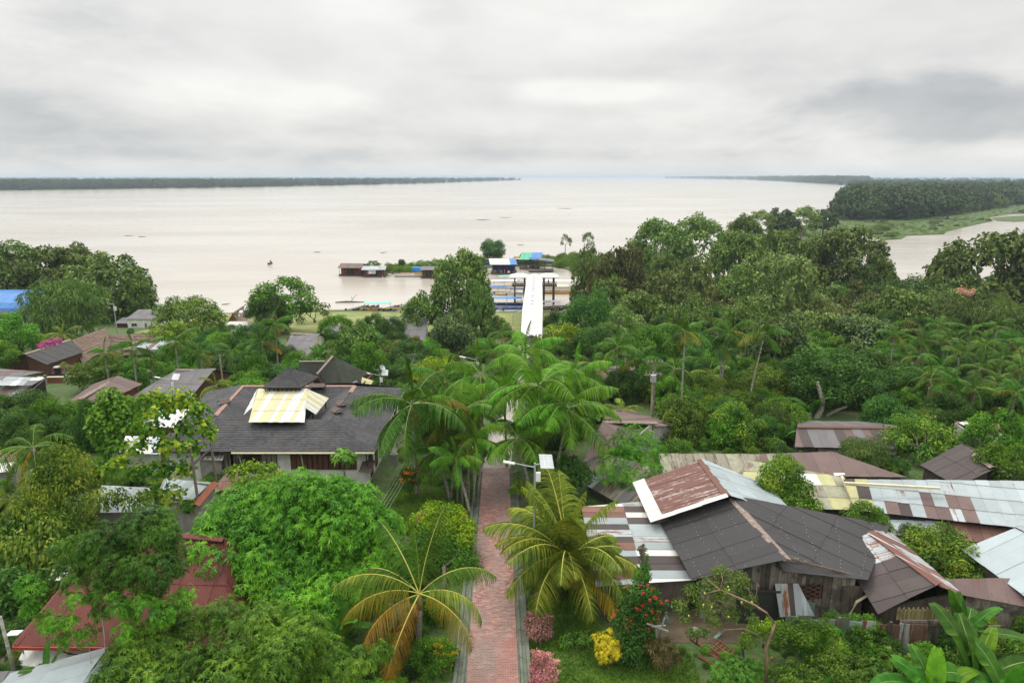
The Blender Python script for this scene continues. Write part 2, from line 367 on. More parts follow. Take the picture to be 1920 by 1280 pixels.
M['t_rustw'] = tin('tin_rust_peeling', (.17, .075, .06), rust=(.26, .10, .045), amount=.18, rough=.65, stain=(.13, .06, .05), var=.05, wear=(.55, .52, .48), wearamt=.06)
M['t_galvr'] = tin('tin_galvanised_rusting', (.42, .47, .49), rust=(.26, .10, .04), amount=.42, rough=.5, stain=(.36, .34, .32), var=.1)
M['t_patch'] = tin('tin_mossy_patched', (.30, .28, .22), rust=(.18, .10, .07), amount=.42, rough=.75, stain=(.2, .17, .13), moss=.25, var=.18)
M['t_moss'] = tin('tin_pale_moss', (.36, .35, .26), rust=(.24, .19, .12), amount=.1, rough=.75, stain=(.27, .27, .17), moss=.35, var=.12)
M['t_yellow'] = tin('plastic_yellow', (.46, .44, .22), rust=(.42, .33, .14), amount=.12, rough=.5, stain=(.42, .42, .16), moss=.12, var=.1)
M['t_yclean'] = tin('plastic_cream', (.50, .46, .27), rust=(.5, .45, .25), amount=-.2, rough=.4, stain=(.55, .50, .27), var=.04, corr=.15)
M['t_wclean'] = tin('plastic_white', (.56, .56, .52), rust=(.6, .55, .45), amount=-.2, rough=.4, stain=(.48, .47, .42), var=.04, corr=.15)
M['t_red'] = tin('tin_red', (.15, .038, .028), rust=(.05, .025, .02), amount=.22, rough=.6, stain=(.12, .035, .028), var=.14)
M['t_blue'] = tin('tin_blue', (.045, .17, .42), amount=-.2, rough=.5, stain=(.03, .13, .40), var=.1, corr=.3)
M['t_green'] = tin('tin_green', (.10, .42, .27), amount=-.2, rough=.5, stain=(.08, .32, .2), var=.05)
M['t_slate'] = tin('tin_green_grey', (.16, .17, .15), amount=.0, rough=.7, stain=(.08, .085, .07), var=.1, moss=.2)
M['ridgep'] = plain('ridge_cap_pink', (.34, .20, .155), .75, (.24, .15, .12), 5)
M['ridgew'] = plain('ridge_cap_worn', (.30, .24, .20), .7, (.13, .09, .075), 6)
def shinglemat():
    m, nt, bs, out = newmat('shingles'); oi = N(nt, 'ShaderNodeObjectInfo'); geo = N(nt, 'ShaderNodeNewGeometry')
    r = geo.outputs['Random Per Island']
    c = ramp(nt, r, [(0, (.030, .031, .034)), (.6, (.041, .041, .045)), (1, (.060, .058, .060))])
    n = noise(nt, .5, 5.0, vec=geo.outputs['Position'])
    c = mixc(nt, math_n(nt, 'MULTIPLY', ramp(nt, n, [(.45, 0), (.65, 1)]), .4), c, (.10, .092, .088))
    lk(nt, c, bs.inputs['Base Color']); bs.inputs['Roughness'].default_value = .65; bs.inputs['Specular IOR Level'].default_value = .25
    bump(nt, bs, noise(nt, 30, 3.0), .4, .01); return m
M['shingle'] = shinglemat()
M['thatch'] = plain('thatch', (.27, .20, .16), .95, (.13, .085, .06), 3.0, 1.0, stretch=(3, 3, 1), dist=.12)
# walls
M['white'] = plain('whitewash', (.74, .74, .70), .8, (.52, .52, .47), 1.4, .2)
M['cream'] = plain('cream_wall', (.66, .62, .48), .8, (.5, .47, .35), 1.4, .2)
M['greywall'] = plain('cement_wall', (.34, .33, .31), .9, (.22, .21, .19), 1.6, .4)
M['brickred'] = plain('red_brick_wall', (.25, .085, .05), .85, (.20, .07, .04), 1.8, .5)
M['brownwood'] = woodmat('brown_boards', (.13, .065, .04), (.07, .035, .02), amt=.3)
M['redwood'] = woodmat('red_boards', (.20, .065, .04), (.12, .04, .025), amt=.2)
M['orangewood'] = woodmat('orange_boards', (.48, .24, .06), (.34, .15, .04), amt=.1)
M['greywood'] = woodmat('weathered_planks', (.34, .30, .25), (.13, .11, .09), amt=.75)
M['greywood_d'] = woodmat('weathered_planks_dark', (.15, .12, .095), (.06, .05, .04), amt=.5)
M['polewood'] = woodmat('pole_wood', (.36, .31, .24), (.20, .17, .13), amt=.3)
M['black'] = plain('black_paint', (.022, .024, .024), .6, (.035, .033, .03), 2, .2)
M['blackplastic'] = plain('black_plastic', (.015, .017, .018), .35, (.02, .02, .02), 2, 0)
M['steel'] = plain('galvanised_steel', (.42, .45, .46), .45, (.34, .36, .36), 3, .1, metal=.4)
M['whitepaint'] = plain('white_paint', (.76, .77, .74), .45, (.66, .66, .62), 2, .1)
M['pvc'] = plain('cream_pipe', (.66, .60, .42), .5, (.55, .48, .32), 3, .1)
M['glass'] = plain('dark_glass', (.02, .025, .03), .15, (.03, .035, .04), 2, 0, spec=.6)
M['panel'] = plain('solar_cells', (.40, .43, .44), .3, (.35, .38, .40), 2, 0, spec=.6)
M['teal'] = plain('teal_paint', (.03, .33, .33), .5, (.02, .25, .26), 3, .1)
M['blue'] = plain('blue_paint', (.02, .14, .42), .5, (.02, .10, .30), 3, .1)
M['bluet'] = plain('blue_tarp', (.03, .26, .62), .6, (.03, .2, .5), 2, .3)
M['tealtarp'] = plain('teal_tarp', (.18, .55, .47), .6, (.13, .45, .38), 2, .3)
M['red'] = plain('red_paint', (.42, .05, .04), .5, (.30, .04, .03), 3, .1)
M['yellow'] = plain('yellow_paint', (.62, .38, .04), .5, (.45, .26, .04), 3, .1)
M['navy'] = plain('navy_paint', (.03, .045, .14), .5, (.02, .03, .08), 3, .1)
M['greypaint'] = plain('grey_paint', (.35, .36, .36), .5, (.25, .26, .26), 3, .1)
M['brownboat'] = woodmat('boat_wood', (.20, .11, .06), (.10, .055, .035), amt=.2)
M['skin'] = plain('skin', (.30, .16, .10), .6, (.26, .14, .09), 3, 0)
M['cloth'] = plain('dark_cloth', (.05, .05, .07), .9, (.04, .04, .05), 3, 0)
M['cloth_p'] = plain('magenta_cloth', (.5, .08, .35), .9, (.4, .06, .28), 3, 0)
M['concrete'] = plain('concrete', (.42, .38, .33), .85, (.30, .28, .25), 1.5, .3)
M['kerb'] = plain('kerb_concrete', (.17, .18, .145), .9, (.10, .115, .085), 1.2, .5)
M['asphalt'] = plain('wet_cement', (.07, .07, .072), .3, (.045, .045, .047), .8, .2, spec=.5)
M['soil'] = plain('soil', (.12, .085, .055), .95, (.06, .05, .03), 1.2, .5)
M['rock'] = plain('rock', (.33, .26, .20), .9, (.2, .16, .12), 3, .6)
def pavermat():
    m, nt, bs, out = newmat('red_pavers'); geo = N(nt, 'ShaderNodeNewGeometry')
    p = geo.outputs['Position']
    c = ramp(nt, geo.outputs['Random Per Island'], [(0, (.23, .10, .08)), (.5, (.31, .15, .12)), (1, (.40, .225, .185))])
    n = noise(nt, .55, 6.0, vec=p, stretch=(1.2, .5, 1)); c = mixc(nt, math_n(nt, 'MULTIPLY', ramp(nt, n, [(.45, 0), (.62, 1)]), .7), c, (.20, .155, .135))
    n3 = noise(nt, 2.6, 6.0, vec=p); c = mixc(nt, math_n(nt, 'MULTIPLY', ramp(nt, n3, [(.5, 0), (.75, 1)]), .35), c, (.42, .36, .32))
    lk(nt, c, bs.inputs['Base Color']); lk(nt, math_n(nt, 'MULTIPLY_ADD', n, .5, .25), bs.inputs['Roughness'])
    bump(nt, bs, noise(nt, 25, 3.0, vec=p), .3, .006); return m
M['paver'] = pavermat()
def groundmat():
    m, nt, bs, out = newmat('ground'); p = worldpos(nt)
    a = noise(nt, .35, 6.0, vec=p); b = noise(nt, 3.5, 6.0, vec=p)
    c = mixc(nt, ramp(nt, b, [(.3, 0), (.7, 1)]), (.028, .055, .012), (.075, .125, .025))
    c = mixc(nt, ramp(nt, a, [(.55, 0), (.68, 1)]), c, (.11, .095, .05))
    lk(nt, c, bs.inputs['Base Color']); bs.inputs['Roughness'].default_value = .95; bump(nt, bs, b, .8, .1); return m
M['ground'] = groundmat()
M['lawn'] = plain('lawn_soil', (.075, .135, .018), .95, (.04, .08, .012), 2.2, .8, dist=.08)
M['shoregrass'] = plain('shore_grass', (.24, .25, .09), .95, (.13, .16, .05), .35, .8, dist=.1)
M['mud'] = plain('river_mud', (.16, .12, .08), .6, (.10, .08, .05), .5, .4, dist=.1)
def watermat():
    m, nt, bs, out = newmat('river_water'); p = worldpos(nt)
    big = noise(nt, .004, 7.0, vec=p, stretch=(1, 2.8, 1), rough=.6, dist=.4); mid = noise(nt, .05, 6.0, vec=p, stretch=(1, 3, 1), rough=.6)
    c = mixc(nt, ramp(nt, big, [(.38, 0), (.62, 1)]), (.36, .315, .26), (.44, .41, .365))
    lk(nt, c, bs.inputs['Base Color']); bs.inputs['IOR'].default_value = 1.33
    lk(nt, math_n(nt, 'MULTIPLY_ADD', mid, .22, .05), bs.inputs['Roughness'])
    fine = noise(nt, .9, 4.0, vec=p, stretch=(1, 2.2, 1), rough=.6)
    h = math_n(nt, 'ADD', math_n(nt, 'MULTIPLY', fine, .12), math_n(nt, 'MULTIPLY', mid, .5))
    bump(nt, bs, h, .55, .35); return m
M['water'] = watermat()
M['ridgevent'] = plain('ridge_vent', (.13, .09, .075), .7, (.07, .05, .045), 6)
M['shingle2'] = M['ridgevent']
M['greywood_r'] = tin('tin_bleached', (.50, .47, .42), rust=(.10, .08, .07), amount=.45, rough=.75, stain=(.35, .32, .28), var=.12, corr=.2)
M['t_green2'] = plain('green_board', (.16, .26, .19), .7, (.10, .16, .12), 3)
M['f_green'] = tin('fence_green', (.20, .25, .19), rust=(.16, .13, .07), amount=.1, rough=.7, stain=(.10, .12, .08), moss=.4)
M['f_grey'] = tin('fence_grey', (.25, .27, .24), rust=(.16, .13, .09), amount=.1, rough=.7, stain=(.13, .14, .11), moss=.3)
M['canewood'] = woodmat('cane', (.30, .26, .13), (.20, .16, .07), amt=.3)
M['t_wstreak'] = tin('tin_whitewash', (.60, .59, .56), rust=(.12, .12, .11), amount=.4, rough=.7, stain=(.4, .4, .36), var=.05)
M['w_clean'] = tin('roof_white', (.52, .51, .49), amount=-.3, rough=.5, stain=(.70, .68, .62), var=.04, corr=.25)
M['darkpost'] = plain('dark_post', (.075, .055, .045), .8, (.045, .035, .03), 3, .2)
M['whiteboat'] = M['whitepaint']
M['acai_b'] = leafmat('frond_slender_bright', (.032, .105, .010), (.08, .205, .018), (.15, .29, .03), trans=.3)
M['banana_b'] = leafmat('leaf_banana_withered', (.20, .15, .03), (.33, .25, .06), (.2, .1, .05), trans=.25)
M['mango_d'] = leafmat('foliage_mango_deep', (.018, .065, .009), (.060, .170, .022), (.16, .32, .04), trans=.3, objvar=.1)
M['mango_d2'] = leafmat('foliage_mango_dark', (.012, .042, .006), (.036, .105, .013), (.09, .20, .025), trans=.25, rough=.42)
M['mango_f'] = leafmat('foliage_fig', (.015, .055, .008), (.045, .135, .016), (.12, .25, .03), trans=.28, rough=.42)
M['bigleaf'] = leafmat('foliage_big_leaves', (.016, .06, .008), (.055, .15, .014), (.32, .38, .03), trans=.35)
M['yleaf'] = leafmat('foliage_yellow_tips', (.02, .055, .01), (.07, .135, .018), (.34, .38, .06), trans=.28)
M['yellowleaf2'] = leafmat('foliage_lime', (.04, .10, .008), (.11, .21, .015), (.28, .38, .02), trans=.3)
M['guava'] = leafmat('foliage_guava', (.03, .07, .02), (.075, .14, .035), (.15, .22, .06), trans=.28)
M['vinegreen'] = leafmat('foliage_glossy_green', (.012, .05, .012), (.035, .11, .02), (.08, .19, .035), trans=.22, rough=.35)
M['yellow_green'] = plain('yellow_fruit', (.5, .5, .06), .5, (.4, .45, .06), 3, 0)
M['frond_yo'] = leafmat('frond_yellow_orange', (.11, .14, .012), (.20, .20, .02), (.34, .27, .03), trans=.3)
M['yellowleaf3'] = leafmat('foliage_conical', (.03, .09, .01), (.07, .16, .016), (.26, .32, .04), trans=.28)
# ---------------------------------------------------------------- setting
def struct(o, label=None): o['kind'] = 'structure'; return o
def grid_mesh(name, xs, ys, fz, mat):
    nx, ny = len(xs), len(ys)
    V = [(x, y, fz(x, y)) for y in ys for x in xs]
    i = np.arange((ny-1)*(nx-1)); r, c = i//(nx-1), i % (nx-1); a = r*nx+c
    return np_mesh(name, V, np.stack([a, a+1, a+nx+1, a+nx], 1), mat, smooth=True)
xs = list(np.arange(-220, 301, 3.0)); ys = list(np.arange(8, 262, 2.5))
struct(mobj('ground', grid_mesh('ground', xs, ys, T, M['ground'])))
# river and lake: one sheet out to the horizon
struct(mobj('river', np_mesh('river', [(-36000, -60, 0), (36000, -60, 0), (36000, 36000, 0), (-36000, 36000, 0)], [(0, 1, 2, 3)], M['water'])))
struct(mobj('river_bed', np_mesh('river_bed', [(-36000, -60, -3.2), (36000, -60, -3.2), (36000, 36000, -3.2), (-36000, 36000, -3.2)], [(0, 1, 2, 3)], M['mud'])))
def slab(name, pts, z0, z1, mat, shrink=0):
    b = MB(); P = [Vector((p.x, p.y, z0)) for p in pts]; b.prism(P, Vector((0, 0, z1-z0))); o = b.build(name, mat); return struct(o)
def wz(L): return [pz(u, v, 0) for u, v in L]
far_left_px = [(-900, 363), (-300, 360), (0, 357.5), (150, 355.5), (400, 352.5), (600, 348.5), (800, 344), (900, 340.5), (975, 338), (980, 336), (700, 333.6), (0, 332.5), (-900, 333)]
far_right_px = [(1232, 333.5), (1300, 335), (1400, 337), (1480, 340.5), (1590, 348.5), (1600, 362), (1592, 378), (1600, 395), (1570, 408), (1600, 414), (1700, 412), (1780, 402),
                (1830, 395), (1900, 384), (2000, 378), (2700, 370), (2700, 334), (1920, 332.6), (1400, 332.4)]
meadow_px = [(1380, 520), (1400, 470), (1440, 440), (1500, 425), (1560, 412), (1600, 409), (1700, 407), (1780, 397), (1830, 392), (1900, 381), (2050, 372), (2300, 380), (2100, 395), (1960, 397), (1890, 402), (1850, 408), (1862, 414),
             (1800, 428), (1775, 434), (1770, 439), (1700, 442), (1690, 448), (1660, 450), (1610, 440), (1570, 446), (1540, 452), (1530, 470), (1480, 510)]
spit_px = [(712, 509), (745, 500), (790, 497), (850, 495), (950, 490), (1040, 484), (1100, 480), (1240, 490), (1240, 540), (1130, 540), (1062, 505), (1035, 500), (960, 500), (900, 503), (850, 508), (790, 512), (740, 514)]
lake_isle_px = [(1860, 409), (1900, 406), (1960, 404), (2000, 412), (1900, 416), (1868, 414)]
far_left = wz(far_left_px); far_right = wz(far_right_px); meadow = wz(meadow_px); spit = wz(spit_px)
horizon_px = [(-900, 332.2), (2800, 332.2), (2800, 331.5), (-900, 331.5)]
slab('far_bank', far_left, -3.3, 1.0, M['ground'])
slab('far_bank', far_right, -3.4, 1.2, M['ground'])
slab('far_bank', wz([(-900, 333.0), (900, 332.6), (1150, 332.2), (1250, 332.2), (2800, 332.6), (2800, 331.6), (-900, 331.6)]), -3.1, 1.4, M['ground'])
slab('marsh_ground', meadow, -3.5, .45, M['ground'])
slab('marsh_ground', spit, -3.6, .4, M['ground'])
slab('marsh_ground', wz(lake_isle_px), -3.7, .3, M['ground'])

# ---- foliage geometry
def nrm(a): return a/np.maximum(np.linalg.norm(a, axis=1, keepdims=True), 1e-9)
def leaves(pos, axis, normal, L, Wd, droop=.25, fold=.12):
    """one folded rhombic leaf per row"""
    n = len(pos); axis = nrm(axis); side = nrm(np.cross(axis, normal)); up = nrm(np.cross(side, axis))
    L = L[:, None]; Wd = Wd[:, None]; dz = np.zeros((n, 3)); dz[:, 2] = -1
    mid = pos+axis*L*.45+up*L*.04
    V = np.stack([pos, mid+side*Wd*.5+up*Wd*fold, pos+axis*L+dz*L*droop, mid-side*Wd*.5+up*Wd*fold], 1).reshape(-1, 3)
    Fc = np.arange(n*4).reshape(n, 4); return V, Fc
def foliage(lobes, leaf, wid, dens, kind, rng, cc=None, inner=.25, flat=1.0, down=.0, rough=.12):
    """leaf-sized faces through the volume of a crown made of lobes [(centre, radius)]"""
    P, D = [], []
    C = np.array([l[0] for l in lobes], float); R = np.array([l[1] for l in lobes], float)
    cc = np.mean(C, 0)-np.array([0, 0, R.mean()*.6]) if cc is None else np.array(cc)
    for c, r in zip(C, R):
        n = max(6, int(dens*(5.0 if kind != 'whorl' else 5.5)*4*pi*(r/leaf)**2*.5))
        d = nrm(rng.normal(size=(n*3, 3)))
        out = nrm((c-cc)[None, :]+1e-6)
        keep = (d@out[0] > -.35-rng.random(n*3)*.5) & (d[:, 2] > -.75+down)
        d = d[keep][:n]; n = len(d)
        rad = r*np.where(rng.random(n) < inner, rng.uniform(.35, .8, n), rng.uniform(.78, 1.0+rough, n))
        bump_ = 1+.16*np.sin(d[:, 0]*7+c[0]*3)*np.sin(d[:, 1]*7+c[1])*np.sin(d[:, 2]*6+c[2])
        p = c+d*(rad*bump_)[:, None]*np.array([1, 1, flat])
        P.append(p); D.append(d)
    P = np.concatenate(P); D = np.concatenate(D); n = len(P)
    if kind == 'whorl':
        K = 8; ax0 = nrm(D*.8+np.array([0, 0, .55])+rng.normal(size=(n, 3))*.25)
        a = nrm(np.cross(ax0, rng.normal(size=(n, 3)))); b = np.cross(ax0, a); VV = []; sc = rng.uniform(.65, 1.25, n)
        for k in range(K):
            th = 2*pi*k/K+rng.uniform(-.3, .3, n); t = a*np.cos(th)[:, None]+b*np.sin(th)[:, None]
            lift = rng.uniform(.05, .7, n)[:, None]
            ax = nrm(t+ax0*lift); L = leaf*sc*rng.uniform(.75, 1.15, n)
            V, _ = leaves(P, ax, ax0, L, L*wid, droop=.38); VV.append(V)
        V = np.concatenate(VV); return V, np.arange(len(V)).reshape(-1, 4)
    if kind == 'reedy':
        ax = nrm(D*.35+np.array([0, 0, 1.0])+rng.normal(size=(n, 3))*.3); nm = rng.normal(size=(n, 3))
    elif kind == 'droop':
        ax = nrm(D*.5+np.array([0, 0, -.75])+rng.normal(size=(n, 3))*.35)
        nm = nrm(D+rng.normal(size=(n, 3))*.4)
    else:
        nm = nrm(D*.9+np.array([0, 0, .55])+rng.normal(size=(n, 3))*.55)
        ax = nrm(np.cross(nm, rng.normal(size=(n, 3))))
    L = leaf*rng.uniform(.65, 1.3, n)
    return leaves(P, ax, nm, L, L*wid)
def rand_lobes(rng, n, rmin, rmax, ztop=1.0, zlow=-.55, spread=1.0):
    L = []
    for i in range(n*6):
        r = rng.uniform(rmin, rmax); d = rng.normal(size=3); d /= np.linalg.norm(d)
        k = rng.uniform(.45, 1)**.5*(1-r); p = d*k*np.array([spread, spread, ztop])
        if p[2] < zlow: continue
        if any(np.linalg.norm(p-q) < (r+s)*.42 for q, s in L): continue
        L.append((p, r))
        if len(L) >= n: break
    return L
def limb_mb(b, p0, lobes, r0, mat=0, sides=6, k=.75):
    """limbs that branch from one another towards the lobe centres"""
    p0 = Vector(p0); nodes = [(p0, r0)]; sc = 1
    for c, r in sorted(((Vector(c), r) for c, r in lobes), key=lambda q: (q[0]-p0).length):
        q, rr = min(nodes, key=lambda n: (n[0]-c).length+.25*(n[0]-p0).length)
        d = c-q; L = d.length
        if L < 1e-3: continue
        w = Vector((d.y, -d.x, d.z*.2))*.09*(1 if int(c.x*97) % 2 else -1)
        m1 = q+d*.35+w+Vector((0, 0, -L*.04)); m2 = q+d*.7+w*.6; rn = rr*.72
        b.tube([q, m1, m2, c], [rr*.85, rn, rn*.75, rn*.4], sides if rr > r0*.4 else 5, mat, cap=False)
        nodes += [(m1, rn), (m2, rn*.8), (c, rn*.5)]
# crown templates in unit size: kind -> list of (mesh, lobes)
CR = {}
def crown_set(key, mat, R0, leaf, wid, dens, kind, nvar, nl, rmin, rmax, ztop=.85, zlow=-.5, flat=.8, seed=1, inner=.25, spread=1.0, down=0.):
    CR[key] = []
    for k in range(nvar):
        rng = np.random.default_rng(seed*100+k)
        lb = rand_lobes(rng, nl, rmin, rmax, ztop, zlow, spread)
        V, Fc = foliage(lb, leaf/R0, wid, dens, kind, rng, cc=(0, 0, -.5), inner=inner, flat=flat, down=down)
        mx = np.abs(V).max(0); V[:, :2] /= max(mx[0], mx[1])
        zt, zb = V[:, 2].max(), V[:, 2].min(); V[:, 2] = (V[:, 2]-zb)/(zt-zb)*2-1
        s = 1/max(mx[0], mx[1]); lb2 = [(np.array([c[0]*s, c[1]*s, (c[2]-zb)/(zt-zb)*2-1]), r*s) for c, r in lb]
        CR[key].append((np_mesh('crown_'+key, V, Fc, mat), lb2))
crown_set('river', M['river'], 7, .55, .6, .8, 'flat', 4, 60, .11, .25, seed=1, flat=.75)
crown_set('pale', M['pale'], 7, .55, .6, .7, 'flat', 3, 56, .10, .22, seed=2, flat=.7)
crown_set('brownish', M['brownish'], 7, .55, .6, .8, 'flat', 2, 56, .11, .25, seed=3, flat=.7)
crown_set('dark', M['dark'], 5, .30, .5, .8, 'flat', 3, 44, .14, .30, seed=4)
crown_set('dense', M['vine'], 5, .34, .7, .9, 'flat', 2, 34, .2, .38, seed=5, zlow=-.8, ztop=1)
crown_set('bright', M['bright'], 4, .30, .55, .7, 'flat', 3, 40, .13, .30, seed=6)
crown_set('mango', M['mango'], 3.5, .26, .22, .18, 'whorl', 2, 20, .25, .42, seed=7, inner=.2)
crown_set('citrus', M['citrus'], 3, .20, .55, .62, 'flat', 2, 40, .14, .30, seed=8)
crown_set('yellow', M['yellowleaf'], 3, .26, .6, .6, 'flat', 2, 34, .14, .30, seed=9)
crown_set('weeds', M['weeds'], 1.4, .16, .55, .45, 'flat', 3, 12, .28, .48, seed=10, zlow=-.3, ztop=.6)
crown_set('bamboo', M['bamboo'], 5, .5, .2, 2.0, 'droop', 2, 26, .16, .34, seed=11)
crown_set('cacao', M['cacao'], 3, .32, .42, .55, 'droop', 2, 18, .22, .40, seed=12)
crown_set('farriver', M['far'], 7, 1.3, .7, 1.0, 'flat', 3, 34, .14, .32, seed=13, flat=.8, zlow=-.7)
crown_set('sparse', M['pale'], 4, .4, .6, .5, 'flat', 2, 12, .14, .26, seed=14, flat=.6, zlow=-.1)
crown_set('reed', M['marsh'], 1.5, .35, .16, 1.0, 'reedy', 2, 14, .3, .5, seed=15, zlow=-.3, ztop=.5)
print('unique crown faces', {k: [len(m.polygons) for m, _ in v] for k, v in CR.items()})
RND = random.Random(5)
BARKOF = {'pale': 'bark_pale', 'sparse': 'bark_pale', 'citrus': 'bark_pale'}
def tree(label, u, vt, vb, hw, d, style, group=None, var=None, name=None, cat='tree', tr=None, lean=0, bark=None, base=None):
    """crown spans vt..vb in height and hw to each side at distance d; the trunk goes down to the ground there"""
    top, bot = pd(u, vt, d), pd(u, vb, d); rx = 1.12*hw/F*(Vector(top)-Vector((0, 0, CAMZ))).length*1.0
    mid = (top+bot)/2; hz = (top.z-bot.z)/2; bx = mid.x-lean if base is None else base.x
    by = d if base is None else base.y
    g = T(bx, by)
    if (d > shore(mid.x)): g = max(g, .4)
    names = name or {'river': 'riverside_tree', 'pale': 'pale_tree', 'brownish': 'brown_green_tree', 'dark': 'dark_leaved_tree', 'dense': 'vine_covered_tree', 'bright': 'broadleaf_tree',
             'mango': 'mango_tree', 'citrus': 'citrus_tree', 'yellow': 'yellow_green_tree', 'bamboo': 'feathery_tree', 'cacao': 'cacao_tree', 'sparse': 'sparse_tree', 'farriver': 'riverside_tree'}[style]
    t = thing(names, label, cat, (bx, by, g), group)
    me, lb = CR[style][RND.randrange(len(CR[style])) if var is None else var % len(CR[style])]
    cr = mobj('crown', me, t, Vector((mid.x-bx, d-by, mid.z-g))); cr.scale = (rx, rx*.9, hz); rz = RND.uniform(0, 6.28); cr.rotation_euler.z = rz
    R = Matrix.Rotation(rz, 3, 'Z')
    b = MB(); tr = tr or max(.07, rx*.055)
    zt = max(.4, (bot.z-g)+hz*.25); m = Vector((mid.x-bx, d-by, 0))
    p0 = m+Vector((0, 0, zt)); z00 = -.5
    b.tube([(0, 0, z00), tuple(m*.35+Vector((rx*.02, 0, zt*.4))), tuple(p0)], [tr*1.25, tr, tr*.85], 8, 0)
    L2 = []
    for c, r in lb[::2]:
        q = R@Vector((c[0]*rx, c[1]*rx*.9, c[2]*hz)); q = m+q+Vector((0, 0, mid.z-g))
        if q.z > zt: L2.append((q, r*rx))
    limb_mb(b, p0, L2, tr*.55)
    b.build('trunk', M[bark or BARKOF.get(style, 'bark')], t, smooth=True, local=True)
    return t
# ---- masses scattered with geometry nodes
def scatter(name, pts, scl, rots, keys, rng, szn=None, kind='stuff'):
    """pts (N,3); instances of crown meshes, one node tree; keys = list of mesh sources"""
    hosts = []
    n = len(pts); which = rng.integers(0, len(keys), n)
    me = bpy.data.meshes.new(name); me.vertices.add(n); me.vertices.foreach_set('co', np.asarray(pts, np.float32).ravel())
    a = me.attributes.new('pscale', 'FLOAT_VECTOR', 'POINT'); a.data.foreach_set('vector', np.asarray(scl, np.float32).ravel())
    a = me.attributes.new('prot', 'FLOAT', 'POINT'); a.data.foreach_set('value', np.asarray(rots, np.float32))
    a = me.attributes.new('pick', 'INT', 'POINT'); a.data.foreach_set('value', which.astype(np.int32))
    o = mobj(name, me); o['kind'] = kind
    ng = bpy.data.node_groups.new(name+'_nodes', 'GeometryNodeTree')
    ng.interface.new_socket('Geometry', in_out='INPUT', socket_type='NodeSocketGeometry'); ng.interface.new_socket('Geometry', in_out='OUTPUT', socket_type='NodeSocketGeometry')
    gi = ng.nodes.new('NodeGroupInput'); go = ng.nodes.new('NodeGroupOutput')
    mp = ng.nodes.new('GeometryNodeMeshToPoints'); ng.links.new(gi.outputs[0], mp.inputs[0])
    iop = ng.nodes.new('GeometryNodeInstanceOnPoints'); ng.links.new(mp.outputs[0], iop.inputs['Points'])
    g2i = ng.nodes.new('GeometryNodeGeometryToInstance')
    for ob in keys[::-1]:
        oi = ng.nodes.new('GeometryNodeObjectInfo'); oi.inputs['Object'].default_value = ob; oi.transform_space = 'ORIGINAL'
        ng.links.new(oi.outputs['Geometry'], g2i.inputs[0])
    ng.links.new(g2i.outputs[0], iop.inputs['Instance']); iop.inputs['Pick Instance'].default_value = True
    def attr(nm, ty):
        q = ng.nodes.new('GeometryNodeInputNamedAttribute'); q.data_type = ty; q.inputs[0].default_value = nm; return q.outputs[0]
    ng.links.new(attr('pick', 'INT'), iop.inputs['Instance Index']); ng.links.new(attr('pscale', 'FLOAT_VECTOR'), iop.inputs['Scale'])
    cx = ng.nodes.new('ShaderNodeCombineXYZ'); ng.links.new(attr('prot', 'FLOAT'), cx.inputs[2]); ng.links.new(cx.outputs[0], iop.inputs['Rotation'])
    ng.links.new(iop.outputs[0], go.inputs[0])
    md = o.modifiers.new('scatter', 'NODES'); md.node_group = ng
    return o
def poly_points(poly, n, rng, near=None):
    P = np.array([(p.x, p.y) for p in poly]); x0, y0 = P.min(0); x1, y1 = P.max(0); pl = [tuple(q) for q in P]; out = []
    while len(out) < n:
        # more points near the viewer: uniform in the picture rather than on the ground
        t = rng.random(); y = 1/(1/y0+(1/y1-1/y0)*t); a = rng.uniform(-1.1, 1.1)*y
        x = a
        if x0 < x < x1 and inside(pl, x, y): out.append((x, y))
    return np.array(out)
